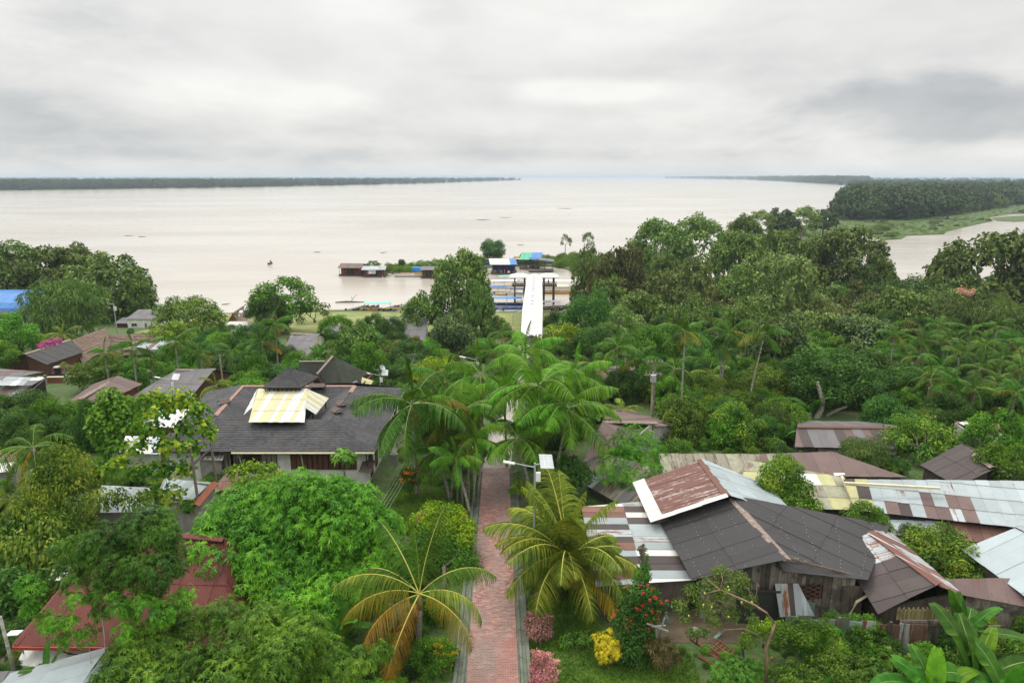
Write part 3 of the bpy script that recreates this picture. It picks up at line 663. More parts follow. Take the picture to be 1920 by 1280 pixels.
# ---------------------------------------------------------------- buildings
def clip(poly, a, b, c):                       # keep a*x+b*y <= c
    out = []
    for i in range(len(poly)):
        p, q = poly[i], poly[(i+1) % len(poly)]; fp, fq = a*p[0]+b*p[1]-c, a*q[0]+b*q[1]-c
        if fp <= 0: out.append(p)
        if (fp < 0 < fq) or (fq < 0 < fp):
            t = fp/(fp-fq); out.append((p[0]+(q[0]-p[0])*t, p[1]+(q[1]-p[1])*t))
    return out
SHEETS = [0]
def roof_plane(parent, P, sw, sl, pick, thick=.018, name='roof_sheet', seed=0, skew=0, lift=.012, wob=.012, jit=0.0):
    """P: corners, the first two along the eave; covered with overlapping sheets, each an object"""
    rng = random.Random(seed+17)
    P = [Vector(p) for p in P]; A = P[0]; ex = (P[1]-P[0]).normalized()
    n = Vector((0, 0, 0))
    for i in range(len(P)): n += (P[i]-P[0]).cross(P[(i+1) % len(P)]-P[0])
    n.normalize()
    if n.z < 0: n = -n
    ey = n.cross(ex).normalized()
    if (sum((p-A).dot(ey) for p in P)) < 0: ey = -ey
    poly = [((p-A).dot(ex), (p-A).dot(ey)) for p in P]
    x0, x1 = min(p[0] for p in poly), max(p[0] for p in poly); y0, y1 = min(p[1] for p in poly), max(p[1] for p in poly)
    nx = max(1, round((x1-x0)/sw)); ny = max(1, math.ceil((y1-y0)/sl-.15)); dx, dy = (x1-x0)/nx, (y1-y0)/ny
    off = absloc(parent) if parent else Vector((0, 0, 0))
    for i in range(nx):
        for j in range(ny):
            jx = rng.uniform(-.015, .015)*sl; xa, xb, ya, yb = x0+i*dx-.02, x0+(i+1)*dx+.03, y0+j*dy-.06+(jx if j else jx*.8), y0+(j+1)*dy+.03
            c = clip(clip(clip(clip(poly, -1, 0, -xa), 1, 0, xb), 0, -1, -ya), 0, 1, yb)
            if len(c) < 3: continue
            ar = abs(sum(c[k][0]*c[(k+1) % len(c)][1]-c[(k+1) % len(c)][0]*c[k][1] for k in range(len(c))))/2
            if ar < .03: continue
            if sum(c[k][0]*c[(k+1) % len(c)][1]-c[(k+1) % len(c)][0]*c[k][1] for k in range(len(c))) < 0: c = c[::-1]
            if jit and j == 0 and False: pass
            z0 = lift+(i % 2)*(thick+.004)+(j*2)*(thick+.004)*.6+rng.uniform(0, wob)
            def W3(p, h): return A+ex*p[0]+ey*p[1]+n*(h+z0)
            V = [W3(p, 0)-off for p in c]+[W3(p, thick)-off for p in c]; m = len(c)
            Fs = [tuple(range(m, 2*m)), tuple(range(m-1, -1, -1))]+[(k, (k+1) % m, m+(k+1) % m, m+k) for k in range(m)]
            UVp = [(p[0], p[1]) for p in c]; uv = [UVp[k-m] for k in range(m, 2*m)]+[UVp[k] for k in range(m-1, -1, -1)]
            for k in range(m): uv += [UVp[k], UVp[(k+1) % m], UVp[(k+1) % m], UVp[k]]
            mat = pick(i/nx, j/ny, rng) if callable(pick) else pick
            if isinstance(mat, (list, tuple)): mat = rng.choice(mat)
            if mat is None: continue
            mobj(name, np_mesh(name, [tuple(q) for q in V], Fs, M[mat], None, uv), parent); SHEETS[0] += 1
    return n
def ridge(parent, a, b, w=.28, mat='ridgew', name='ridge_cap', up=.09):
    bb = MB(); a, b = Vector(a)+Vector((0, 0, up)), Vector(b)+Vector((0, 0, up)); d = (b-a).normalized(); s = d.cross(Vector((0, 0, 1))).normalized()*w
    dn = Vector((0, 0, -w*.45))
    for q in ([a, b, b+s+dn, a+s+dn], [b, a, a-s+dn, b-s+dn]): bb.prism(q, Vector((0, 0, .03)))
    return bb.build(name, M[mat], parent)
def wallring(parent, foot, z1, mat='greywall', z0=None, name='wall', th=.16):
    """solid walls over a footprint; z1 may be a number or one height per corner"""
    b = MB(); n = len(foot); z1 = z1 if isinstance(z1, (list, tuple)) else [z1]*n
    F2 = [Vector((p[0], p[1], 0)) for p in foot]
    area = sum(F2[i].x*F2[(i+1) % n].y-F2[(i+1) % n].x*F2[i].y for i in range(n))
    if area < 0: F2 = F2[::-1]; z1 = z1[::-1]
    zz = z0 if z0 is not None else min(T(p.x, p.y) for p in F2)-.4
    for i in range(n):
        j = (i+1) % n; a, c = F2[i], F2[j]; d = (c-a).normalized(); inn = Vector((-d.y, d.x, 0))*th
        a2 = a; c2 = c-d*th*1.02
        q = [a2+Vector((0, 0, zz)), c2+Vector((0, 0, zz)), c2+Vector((0, 0, z1[j])), a2+Vector((0, 0, z1[i]))]
        b.prism(q, inn)
    return b.build(name, M[mat], parent)
def onwall(a, c, s, z):                          # point s metres along the wall a->c at height z
    d = (Vector((c[0]-a[0], c[1]-a[1], 0))).normalized(); return Vector((a[0], a[1], z))+d*s, d
def window(parent, a, c, s0, s1, z0, z1, proud=.05, frame='whitepaint', pane='glass', bars=2, name='window'):
    p0, d = onwall(a, c, s0, 0); p1, _ = onwall(a, c, s1, 0); o = Vector((d.y, -d.x, 0))*proud
    b = MB(); L = [Vector((p.x, p.y, z))+o for p, z in ((p0, z0), (p1, z0), (p1, z1), (p0, z1))]
    for i in range(4): b.bar(L[i], L[(i+1) % 4], .08, .08)
    for k in range(1, bars): q = L[0].lerp(L[1], k/bars); b.bar(q, L[3].lerp(L[2], k/bars), .05, .05)
    w = b.build(name, M[frame], parent)
    g = MB(); g.prism([q-o*.5 for q in L], -o*.35); g.build('pane', M[pane], w); return w
def solve_ridge(EA, EB, ra, rb, pitch, z0, z1):
    """height of a ridge seen at pixels ra, rb over the eave line EA-EB for a given pitch"""
    d = (EB-EA).normalized(); lo, hi = z0, z1
    def f(z):
        q = (pz(*ra, z)+pz(*rb, z))/2; v = q-EA; v.z = 0; dd = Vector((d.x, d.y, 0)).normalized()
        return (v-dd*v.dot(dd)).length*math.tan(pitch)-(z-EA.z)
    for _ in range(40):
        m = (lo+hi)/2
        if f(lo)*f(m) <= 0: hi = m
        else: lo = m
    return (lo+hi)/2
def gable(name, label, cat, ea, eb, ra, rb, ze, pick, pitch=22, back=None, wall='greywall', sw=.8, sl=2.4, cap='ridgew', over=.35, seed=0, group=None, zr=None, pickb=None, wins=(), inset=.3, fascia=None):
    """gable roof: front eave pixels ea-eb at height ze above the datum, ridge pixels ra-rb; the back slope mirrors the front"""
    EA, EB = pz(*ea, ze), pz(*eb, ze)
    zr = zr or solve_ridge(EA, EB, ra, rb, radians(pitch), ze+.02, ze+9)
    RA, RB = pz(*ra, zr), pz(*rb, zr)
    BA = Vector((2*RA.x-EA.x, 2*RA.y-EA.y, ze)); BB = Vector((2*RB.x-EB.x, 2*RB.y-EB.y, ze))
    if back: BA = RA.lerp(BA, back); BB = RB.lerp(BB, back)
    c = (EA+EB+BA+BB)/4; t = thing(name, label, cat, (c.x, c.y, T(c.x, c.y)), group)
    roof_plane(t, [EA, EB, RB, RA], sw, sl, pick, seed=seed); roof_plane(t, [BB, BA, RA, RB], sw, sl, pickb or pick, seed=seed+1)
    ridge(t, RA, RB, mat=cap)
    def ins(p): return p+(c-p)*min(.3, inset/max(.5, (Vector((c.x-p.x, c.y-p.y))).length))
    f = [ins(EA), ins(EB), ins(BB), ins(BA)]; ra_, rb_ = ins(RA), ins(RB)
    dz = .05
    foot = [f[0], f[1], rb_, f[2], f[3], ra_]
    zs = [ze-dz+.10, ze-dz+.10, zr-dz-.05, f[2].z-dz+.05, f[3].z-dz+.05, zr-dz-.05]
    w = wallring(t, foot, zs, wall)
    for (which, s0, s1, h0, h1) in wins:
        i, j = {'front': (0, 1), 'right': (1, 2), 'left': (5, 0)}[which]
        a, b = foot[i], foot[j]; L = (Vector((b.x-a.x, b.y-a.y))).length
        ccw = sum(foot[k].x*foot[(k+1) % 6].y-foot[(k+1) % 6].x*foot[k].y for k in range(6)) > 0
        if not ccw: a, b = b, a; s0, s1 = 1-s1, 1-s0
        window(t, a, b, s0*L, s1*L, ze-h0, ze-h1)
    keepout([(p.x, p.y) for p in (EA, EB, BB, BA)], .2)
    print('gable %-22s pitch %.0f ridge %.1f eave %.1f size %.1fx%.1f d %.0f ground %.1f' % (name, math.degrees(math.atan2(zr-ze, max(.1, ((RA-EA)-(EB-EA).normalized()*(RA-EA).dot((EB-EA).normalized())).xy.length))), zr, ze, (EB-EA).length, (BA-EA).length, c.y, T(c.x, c.y)))
    return t, (EA, EB, BB, BA, RA, RB)
def planes(name, label, cat, quads, walls=None, wallmat='greywall', seed=0, group=None, caps=(), walltop=None):
    """building from explicit roof planes: quads = [(pts [(u,v,z)...], pick, sw, sl)]"""
    allp = [pz(*p) for q in quads for p in q[0]]; c = sum(allp, Vector((0, 0, 0)))/len(allp)
    t = thing(name, label, cat, (c.x, c.y, T(c.x, c.y)), group)
    for k, (pts, pick, sw, sl) in enumerate(quads):
        roof_plane(t, [pz(*p) for p in pts], sw, sl, pick, seed=seed+k)
        keepout([(pz(*p).x, pz(*p).y) for p in pts], .2)
    for (a, b, m) in caps:
        if m == 'pvc': bb = MB(); bb.bar(pz(*a), pz(*b), .16, .14); bb.build('gutter_pipe', M[m], t)
        else: ridge(t, pz(*a), pz(*b), mat=m)
    if walls:
        wallring(t, [(pz(*p).x, pz(*p).y) for p in walls], [pz(*p).z for p in walls], wallmat)
    print('planes %-20s at y %.0f ground %.1f alts %s' % (name, c.y, T(c.x, c.y), sorted({round(p.z, 1) for p in allp})))
    return t
def P2(w):
    def f(i, j, r):
        return r.choices([a for a, b in w], [b for a, b in w])[0]
    return f

# ---- the big lodge with the roof ring round its courtyard
def lodge():
    ze, zr = 12.9, 14.1
    e1, e2 = pz(440, 847, ze), pz(700, 847, ze)                    # front eave
    e0 = pz(392, 812, ze)                                          # the left hip falls away behind the shed
    e3 = pz(800, 745, ze)
    e3 = pz(752, 741, ze)
    r1, r2 = pz(397, 787, zr), pz(622, 787, zr); r3, r4 = pz(665, 724, zr), pz(454, 724, zr)
    c = (e1+e3)/2; t = thing('lodge', 'large lodge with dark shingle roof ring around a yellow-roofed courtyard', 'building', (c.x, c.y, T(c.x, c.y)))
    back_l = Vector((r4.x-4.2, r4.y+2.0, ze)); front_l = Vector((r1.x-3.0, e1.y+.0, ze))
    back_r = Vector((e3.x, r3.y+3.2, ze)); e3 = back_r
    off = absloc(t)
    def shingles(P, nm='roof', row=.21, sw=.24):
        """courses of staggered shingles over a polygon"""
        P = [Vector(p) for p in P]; A = P[0]; ex = (P[1]-P[0]).normalized(); n = (P[1]-P[0]).cross(P[2]-P[0]).normalized(); n = n if n.z > 0 else -n
        ey = n.cross(ex); poly = [((p-A).dot(ex), (p-A).dot(ey)) for p in P]
        if sum(p[1] for p in poly) < 0: ey = -ey; poly = [(p[0], -p[1]) for p in poly]
        x0, x1 = min(p[0] for p in poly), max(p[0] for p in poly); y1 = max(p[1] for p in poly); y0 = min(p[1] for p in poly)
        V, Fc = [], []; rng = random.Random(3); j = 0; y = y0
        while y < y1:
            x = x0-(j % 2)*sw*.5
            while x < x1:
                cc = clip(clip(clip(clip(poly, -1, 0, -(x+.006)), 1, 0, x+sw-.006), 0, -1, -(y)), 0, 1, y+row+.05)
                if len(cc) >= 3:
                    h = rng.uniform(0, .012); i = len(V); m = len(cc)
                    for p in cc: V.append(tuple(A+ex*p[0]+ey*p[1]+n*(.055-(p[1]-y)*.12+h)-off))
                    for p in cc: V.append(tuple(A+ex*p[0]+ey*p[1]+n*(.02-(p[1]-y)*.12+h)-off))
                    f = list(range(i, i+m)); 
                    Fc.append(tuple(f))
                    for k in range(m): Fc.append((i+(k+1) % m, i+k, i+m+k, i+m+(k+1) % m))
                x += sw
            y += row; j += 1
        me = np_mesh(nm, V, Fc, M['shingle']); o = mobj(nm, me, t)
        u = MB(); u.poly([p for p in P]); return o
    def deck(P): # board deck closing the roof under the shingles
        b = MB(); b.prism([Vector(p)+Vector((0, 0, -.06)) for p in P], Vector((0, 0, .05))); b.build('roof_deck', M['black'], t)
    faces = [[front_l, e2, r2, r1], [e2, e3, r3, r2], [back_r, back_l, r4, r3], [back_l, front_l, r1, r4]]
    # inner slopes down to the court
    ci = .45
    q1, q2, q3, q4 = [Vector((p.x, p.y, 0)) for p in (r1, r2, r3, r4)]; cen = (q1+q2+q3+q4)/4
    inn = [(cen+(q-cen)*ci) for q in (q1, q2, q3, q4)]; zi = ze+.1
    inn = [Vector((p.x, p.y, zi)) for p in inn]
    faces += [[inn[1], inn[0], r1, r2], [inn[2], inn[1], r2, r3], [inn[3], inn[2], r3, r4], [inn[0], inn[3], r4, r1]]
    for f in faces: deck(f)
    for k, f in enumerate(faces): 
        o = shingles(f)
        if k: o['label'] = ['', 'lighter grey shingle slope along the right side', 'rear shingle slope', 'left shingle slope'][k] if k < 4 else 'inner shingle slope facing the courtyard'
    ridge(t, r1+(r4-r1)*.1, r4, .2, 'ridgep'); ridge(t, r4, r3, .2, 'ridgep'); ridge(t, r3, r3.lerp(r2, .22), .2, 'ridgep')
    # walls
    w1 = [front_l+Vector((.8, .7, 0)), e2+Vector((-.6, .7, 0)), back_r+Vector((-.6, -.6, 0)), back_l+Vector((.8, -.6, 0))]
    g = 9.7
    wallring(t, w1, ze-.12, 'white', z0=g-.5)
    a, b = w1[0], w1[1]; L = (b-a).xy.length; k = L/ (700-397)
    def sx(u): return (u-397)/(700-397)*L
    for (u0, u1, m_, z0, z1, nm) in ((447, 472, 'greywood_d', 11.3, 12.6, 'shutter'), (473, 495, 'greywood', 11.2, 12.6, 'shutter'), (492, 512, 'greywood', 11.3, 12.6, 'shutter'), (513, 536, 'black', 11.0, 12.6, 'door'),
                                     (538, 561, 'greywood', 11.3, 12.6, 'shutter'), (583, 640, 'brownwood', 11.2, 12.6, 'panel_door'), (641, 682, 'brownwood', 11.2, 12.6, 'panel_door')):
        p0, d = onwall(a, b, sx(u0), 0); p1, _ = onwall(a, b, sx(u1), 0); n_ = max(2, round((p1-p0).length/.4)); root = None
        bb = MB(); bb.box(((p0+p1)/2).to_tuple()[:2]+((z0+z1)/2,), ((p1-p0).length, .05, z1-z0), m=0); root = bb.build(nm, M[m_], t); root.location.y -= .05
        for q in range(n_+1):
            pp = p0.lerp(p1, q/n_); b2 = MB(); b2.bar((pp.x, pp.y-.1, z0), (pp.x, pp.y-.1, z1), .07, .05); b2.build('batten', M['greywood_d' if m_ != 'brownwood' else 'brownwood'], root).location.y += .05
    # gutter along the front, downpipes
    b = MB(); b.tube([Vector((e1.x-.2, e1.y-.12, ze-.05)), Vector((e2.x+.1, e2.y-.12, ze-.05))], .075, 8); b.build('gutter', M['pvc'], t)
    for u in (446, 563): 
        p = pz(u, 850, ze-.1); b = MB(); b.tube([Vector((p.x, e2.y-.12, ze-.08)), Vector((p.x-.05, e2.y+.3, ze-.6)), Vector((p.x-.05, e2.y+.55, ze-1.6))], .05, 6); b.build('downpipe', M['pvc'], t)
    # black lattice posts down the right side
    A, B = Vector((e2.x-.05, e2.y, ze-.15)), Vector((back_r.x-.05, back_r.y, ze-.15)); n_ = 11
    b = MB(); b.bar(A, B, .09, .22); b.build('eave_board', M['white'], t)
    for i in range(n_+1):
        p = A.lerp(B, i/n_); bb = MB(); bb.bar(p+Vector((-.02, 0, 0)), p+Vector((-.55, 0, -.75)), .06); bb.bar(p+Vector((-.5, 0, 0)), p+Vector((-.5, 0, -1.0)), .08)
        q = A.lerp(B, min(1, (i+.5)/n_)); bb.bar(p+Vector((-.3, 0, -.1)), q+Vector((-.5, 0, -.8)), .045)
        bb.bar(p+Vector((-.5, 0, -1)), q+Vector((-.3, 0, -.15)), .045); bb.build('bracket', M['black'], t)
    a2, b2 = w1[1], w1[2]; L2 = (b2-a2).xy.length
    for k in range(7):
        s = .6+k*(L2-1.2)/7
        p0, d = onwall(a2, b2, s, 0); bb = MB(); bb.box((p0.x+.06, p0.y+.45, g+1.5), (.06, .8, 2.0)); bb.build('side_door', M['brownwood' if k % 2 else 'black'], t)
    # little lean-to hood on the right corner and a corner post
    p = pz(672, 885, 11.3); roof_plane(t, [p, p+Vector((1.0, -.2, 0)), p+Vector((1.2, .8, .6)), p+Vector((.2, 1.0, .6))], .3, .9, 'shingle2', name='hood_tile')
    # ridge vents
    for (u, v, w_, rz) in ((508, 784, 1.6, 0), (595, 724, 1.4, 0), (420, 754, .9, .9), (640, 757, .9, -.9), (632, 770, .9, -.9)):
        p = pz(u, v, zr+.12); bb = MB(); X = Vector((cos(rz), sin(rz), 0))*w_/2; Y = Vector((-sin(rz), cos(rz), 0))*.42
        q = p+Vector((0, 0, .24))
        bb.prism([q-X, q+X, p+X-Y, p-X-Y], Vector((0, 0, .05))); bb.prism([q+X, q-X, p-X+Y, p+X+Y], Vector((0, 0, .05)))
        vnt = bb.build('ridge_vent', M['ridgevent'], t)
        bb = MB()
        for s in (-1, 1): bb.prism([p+X*s*.96-Y*.8, p+X*s*.96+Y*.8, q+X*s*.96-Vector((0, 0, .04))], X*(-s)*.06)
        bb.build('vent_side', M['greypaint'], vnt)
    # yellow and white translucent canopy over the court: a hipped pyramid with a dark cupola
    zc, zt = zr+.15, zr+1.25
    a0, a1 = pz(466, 792, zc), pz(571, 792, zc); t0, t1 = pz(484, 730, zt), pz(577, 730, zt)
    def strip(i, j, r):
        return ['t_yclean', 't_yclean', 't_wclean', 't_yclean', 't_wclean', 't_yclean', 't_wclean', 't_yclean', 't_wclean', 't_wclean'][int(i*9.9) % 10]
    roof_plane(t, [a0, a1, t1, t0], .42, 1.7, strip, name='canopy_sheet', wob=.002)
    b1 = pz(590, 778, zc+.0); b2_ = pz(617, 748, zc+.3)
    roof_plane(t, [pz(592, 777, zc), pz(616, 747, zc), t1, pz(571, 764, zc+.62)], .40, 2.5, lambda i, j, r: 't_yclean' if int(i*7.9) % 2 else 't_wclean', name='canopy_sheet', wob=.002)
    roof_plane(t, [pz(457, 778, zc), pz(474, 764, zc+.4), t0+Vector((-.1, .1, 0))], .42, 2, ['t_wclean'], name='canopy_sheet', wob=.002)
    bb = MB()
    for u, v in ((471, 786), (500, 786), (540, 786), (569, 786), (586, 775), (610, 750)):
        p = pz(u, v, zc-.05); bb.bar(p, p+Vector((0, 0, -1.4)), .09)
    bb.build('canopy_frame', M['black'], t)
    # cupola
    ap, h0 = pz(540, 697, zt+1.55), zt+.35
    C4 = [pz(492, 727, h0), pz(563, 727, h0)]; dy = Vector((0, 3.2, 0)); C4 += [C4[1]+dy+Vector((.7, 0, 0)), C4[0]+dy+Vector((.3, 0, 0))]
    ctr = sum(C4, Vector((0, 0, 0)))/4; ap = Vector((ctr.x, ctr.y-.2, h0+1.35)); 
    print('cupola apex', ap, 'from px', pz(535, 697, h0+1.35))
    for i in range(4): f = [C4[i], C4[(i+1) % 4], ap]; shingles(f, 'cupola_roof', .2, .26)
    bb = MB()
    for i in range(4):
        bb.prism([C4[i]+Vector((0, 0, -.08)), C4[(i+1) % 4]+Vector((0, 0, -.08)), ap+Vector((0, 0, -.08))], Vector((0, 0, .04)))
    bb.build('cupola_deck', M['black'], t)
    for k in range(9):
        p = C4[0].lerp(C4[1], .04+k*.115); bb = MB(); bb.bar(p+Vector((0, .25, -.42)), p+Vector((0, .25, 0)), .08); bb.build('cupola_post', M['black'], t)
    keepout([(p.x, p.y) for p in (front_l, e2, back_r, back_l)], .3)
    print('lodge', front_l, e2, back_r, back_l, r1, r2, r3, r4)
lodge()

# ---- house behind the lodge: steep green-grey gables with white dots
def steep_house():
    ze = 11.3; t = None
    c = pz(640, 715, ze); t = thing('steep_roofed_house', 'house with steep green-grey crossed gables dotted with white specks behind the lodge', 'house', (c.x, c.y, T(c.x, c.y)))
    zt = ze+3.6
    apex = pz(624, 668, zt); back = apex+Vector((1.5, 7, 0))
    A, B = pz(571, 726, ze), pz(661, 728, ze)
    # slope facing left and slope facing right of the tall gable, with spotted sheets
    rb = Vector((apex.x+.6, apex.y+6, zt)); Lb = Vector((A.x+.6, A.y+6, ze)); Rb = Vector((pz(700, 722, ze).x+.6, A.y+6, ze)); R0 = pz(680, 732, ze)
    # tall gable seen from the front left: ridge runs from the front apex to the back
    fr = pz(594, 700, ze+2.1)
    roof_plane(t, [pz(575, 726, ze), pz(646, 728, ze), apex], .7, 1.3, 't_slate', seed=4); roof_plane(t, [pz(646, 728, ze), pz(690, 700, ze+1.6), apex], .7, 1.3, 't_slate', seed=14)
    roof_plane(t, [pz(575, 726, ze), apex, pz(612, 679, zt-.6)], .7, 1.3, 't_slate', seed=5)
    roof_plane(t, [pz(558, 722, ze), pz(594, 716, ze+.3), pz(615, 679, ze+2.7), pz(561, 678, ze+2.7)], .7, 1.3, 't_slate', seed=6)
    roof_plane(t, [pz(640, 727, ze), pz(676, 728, ze), pz(677, 697, ze+1.7), pz(626, 695, ze+1.7)], .7, 1.3, 't_slate', seed=7)
    roof_plane(t, [pz(660, 724, ze+.1), pz(678, 728, ze), pz(678, 697, ze+1.8), pz(664, 697, ze+1.8)], .8, 1.3, 't_grey', seed=8)
    ridge(t, pz(594, 702, ze+2.3), apex, .14, 'ridgew'); ridge(t, pz(561, 678, ze+2.7), pz(610, 678, ze+2.7), .14, 'ridgew'); ridge(t, pz(626, 695, ze+1.7), pz(677, 696, ze+1.8), .14, 'ridgew')
    # small orange boarded gable in front
    g0, g1, ga = pz(575, 722, ze-.2), pz(618, 722, ze-.2), pz(594, 700, ze+1.7); g0 = Vector((g0.x, ga.y, g0.z)); g1 = Vector((g1.x, ga.y, g1.z))
    n_ = 11
    for k in range(n_):
        x0 = g0.lerp(g1, k/n_); x1 = g0.lerp(g1, (k+1)/n_)
        def top(p): s = (p.x-g0.x)/(g1.x-g0.x); return g0.z+(ga.z-g0.z)*(1-abs(s-.46)/(.46 if s < .46 else .54))
        b = MB(); q = [x0, x1, Vector((x1.x, x1.y, top(x1)-.02)), Vector((x0.x, x0.y, top(x0)-.02))]
        if k >= 6 and k < 9: q[2].z = min(q[2].z, g0.z+.35); q[3].z = min(q[3].z, g0.z+.35)
        b.prism([p+Vector((.01, 0, 0)) if i in (0, 3) else p-Vector((.01, 0, 0)) for i, p in enumerate(q)], Vector((0, .05, 0))); b.build('gable_board', M['orangewood'], t)
    b = MB(); b.prism([g0+Vector((0, .35, 0)), g1+Vector((0, .35, 0)), ga+Vector((0, .35, 0))], Vector((0, .05, 0))); b.build('gable_back', M['brownwood'], t)
    b = MB(); b.bar(g0+Vector((-.3, -.15, -.1)), ga+Vector((0, -.15, .12)), .12); b.bar(g1+Vector((.3, -.15, -.1)), ga+Vector((0, -.15, .12)), .12); b.build('barge_board', M['ridgevent'], t)
    for s, e in ((g0+Vector((-.35, -.2, -.1)), 1), (g1+Vector((.35, -.2, -.1)), -1)):
        P = [s, s+Vector((0, 2.6, 0)), ga+Vector((0, 2.4, .1)), ga+Vector((0, -.2, .1))]
        roof_plane(t, P, .8, 2, 't_darkw', seed=9)
    # pale specks laid on the sheets, in rows
    rg = random.Random(2); b = MB()
    for (P0, P1, P2_, rows, cols) in ((pz(575, 726, ze), pz(646, 728, ze), apex, 8, 12), (pz(558, 722, ze), pz(594, 716, ze+.3), pz(561, 678, ze+2.7), 4, 10), (pz(640, 727, ze), pz(676, 728, ze), pz(626, 695, ze+1.7), 3, 8)):
        n = (P1-P0).cross(P2_-P0).normalized(); n = n if n.z > 0 else -n
        for r in range(rows):
            for cc in range(cols):
                if rg.random() < .3: continue
                s = (cc+.5+rg.uniform(-.15, .15))/cols; q = (r+.6)/(rows+.6)
                if r > 0 and len([0]) and P0.z == ze and (s > 1-q*.9): continue
                p = P0+(P1-P0)*s*(1)+(P2_-P0)*q*.95; p = P0.lerp(P1, s).lerp(P2_, q*.95) if rows == 8 else p
                d = (P1-P0).normalized()*.13; e = (P2_-P0).normalized()*(.07 if rg.random() < .6 else .2)
                b.prism([p-d-e+n*.17, p+d-e+n*.17, p+d+e+n*.17, p-d+e+n*.17], n*.02)
    b.build('roof_speck', M['whitepaint'], t)['kind'] = 'stuff'
    W_ = [pz(578, 722, ze), pz(676, 724, ze)]; a, c2 = W_
    wallring(t, [(a.x, a.y+.5), (c2.x, c2.y+.5), (c2.x+.3, c2.y+5), (a.x, a.y+5)], ze-.1, 'brownwood')
    roof_plane(t, [pz(676, 727, ze-.4), pz(693, 727, ze-.4), pz(700, 714, ze-.1), pz(679, 709, ze-.1)], .8, 1.5, 't_yellow', seed=3)
    b = MB(); b.bar(pz(676, 729, ze-.5), pz(693, 727, ze-.5), .3, .08); b.build('fascia', M['whitepaint'], t)
    keepout([(a.x-1, a.y-1), (c2.x+1, c2.y-1), (c2.x+1, c2.y+7), (a.x-1, a.y+7)])
steep_house()

# ---- left side houses
gable('grey_roofed_house', 'wide grey tin-roofed house with a boarded front left of the lodge', 'house', (240, 747), (352, 752), (330, 693), (405, 693), 9.9, 't_grey', 24, wall='brownwood', seed=11, sw=.9, sl=3.0, wins=(('front', .2, .45, 1.0, .2),))
t, _c = gable('brown_roofed_house', 'two storey house with brown tin roof, balcony and air conditioner', 'house', (192, 757), (267, 720), (147, 749), (220, 707), 10.9, 't_brown', 20, wall='redwood', seed=12, sw=.85, sl=3.4, inset=.6)
def balcony():
    E = _c[0]; a = pz(110, 768, 10.6); b_ = pz(158, 768, 10.6); z = 8.9
    b = MB(); b.bar((a.x, a.y-.2, z), (b_.x, b_.y-.2, z), .9, .12); b.build('balcony_floor', M['black'], t)
    for k in range(12):
        p = a.lerp(b_, k/11); b = MB(); b.bar((p.x, p.y-.55, z), (p.x, p.y-.55, z+.85), .05); b.build('baluster', M['black'], t)
    b = MB(); b.bar((a.x, a.y-.55, z+.87), (b_.x, b_.y-.55, z+.87), .07); b.build('handrail', M['black'], t)
    for q in (a, b_): 
        b = MB(); b.bar((q.x, q.y-.55, T(q.x, q.y)-.3), (q.x, q.y-.55, 10.95), .12); b.build('post', M['black'], t)
    p = a.lerp(b_, .35); b = MB(); b.box((p.x, p.y-.1, 10.0), (.75, .3, .5)); o = b.build('air_conditioner', M['whitepaint'], t)
    b = MB(); b.tube([(p.x-.1, p.y-.26, 10.0), (p.x-.1, p.y-.28, 10.0)], .18, 12); b.build('fan', M['greypaint'], o)
    roof_plane(t, [pz(99, 766, 10.95), pz(152, 766, 10.95), pz(155, 757, 11.2), pz(104, 757, 11.2)], .8, 1.2, ['t_galv'], seed=2)
balcony()
gable('dark_ribbed_house', 'dark brown house with ribbed dark roof and white front fascia', 'house', (88, 684), (158, 660), (45, 664), (130, 637), 8.3, 't_dark', 22, wall='brownwood', seed=14, sw=.8, sl=4)
planes('dark_ribbed_annex', 'low dark tin lean-to with a red side wall below the dark ribbed house', 'shed', [([(88, 701, 6.9), (128, 702, 6.9), (146, 686, 7.8), (98, 685, 7.8)], 't_darkw', .8, 3)],
       walls=[(90, 701, 6.85), (128, 701, 6.85), (148, 690, 7.6), (98, 690, 7.6)], wallmat='red', seed=15)
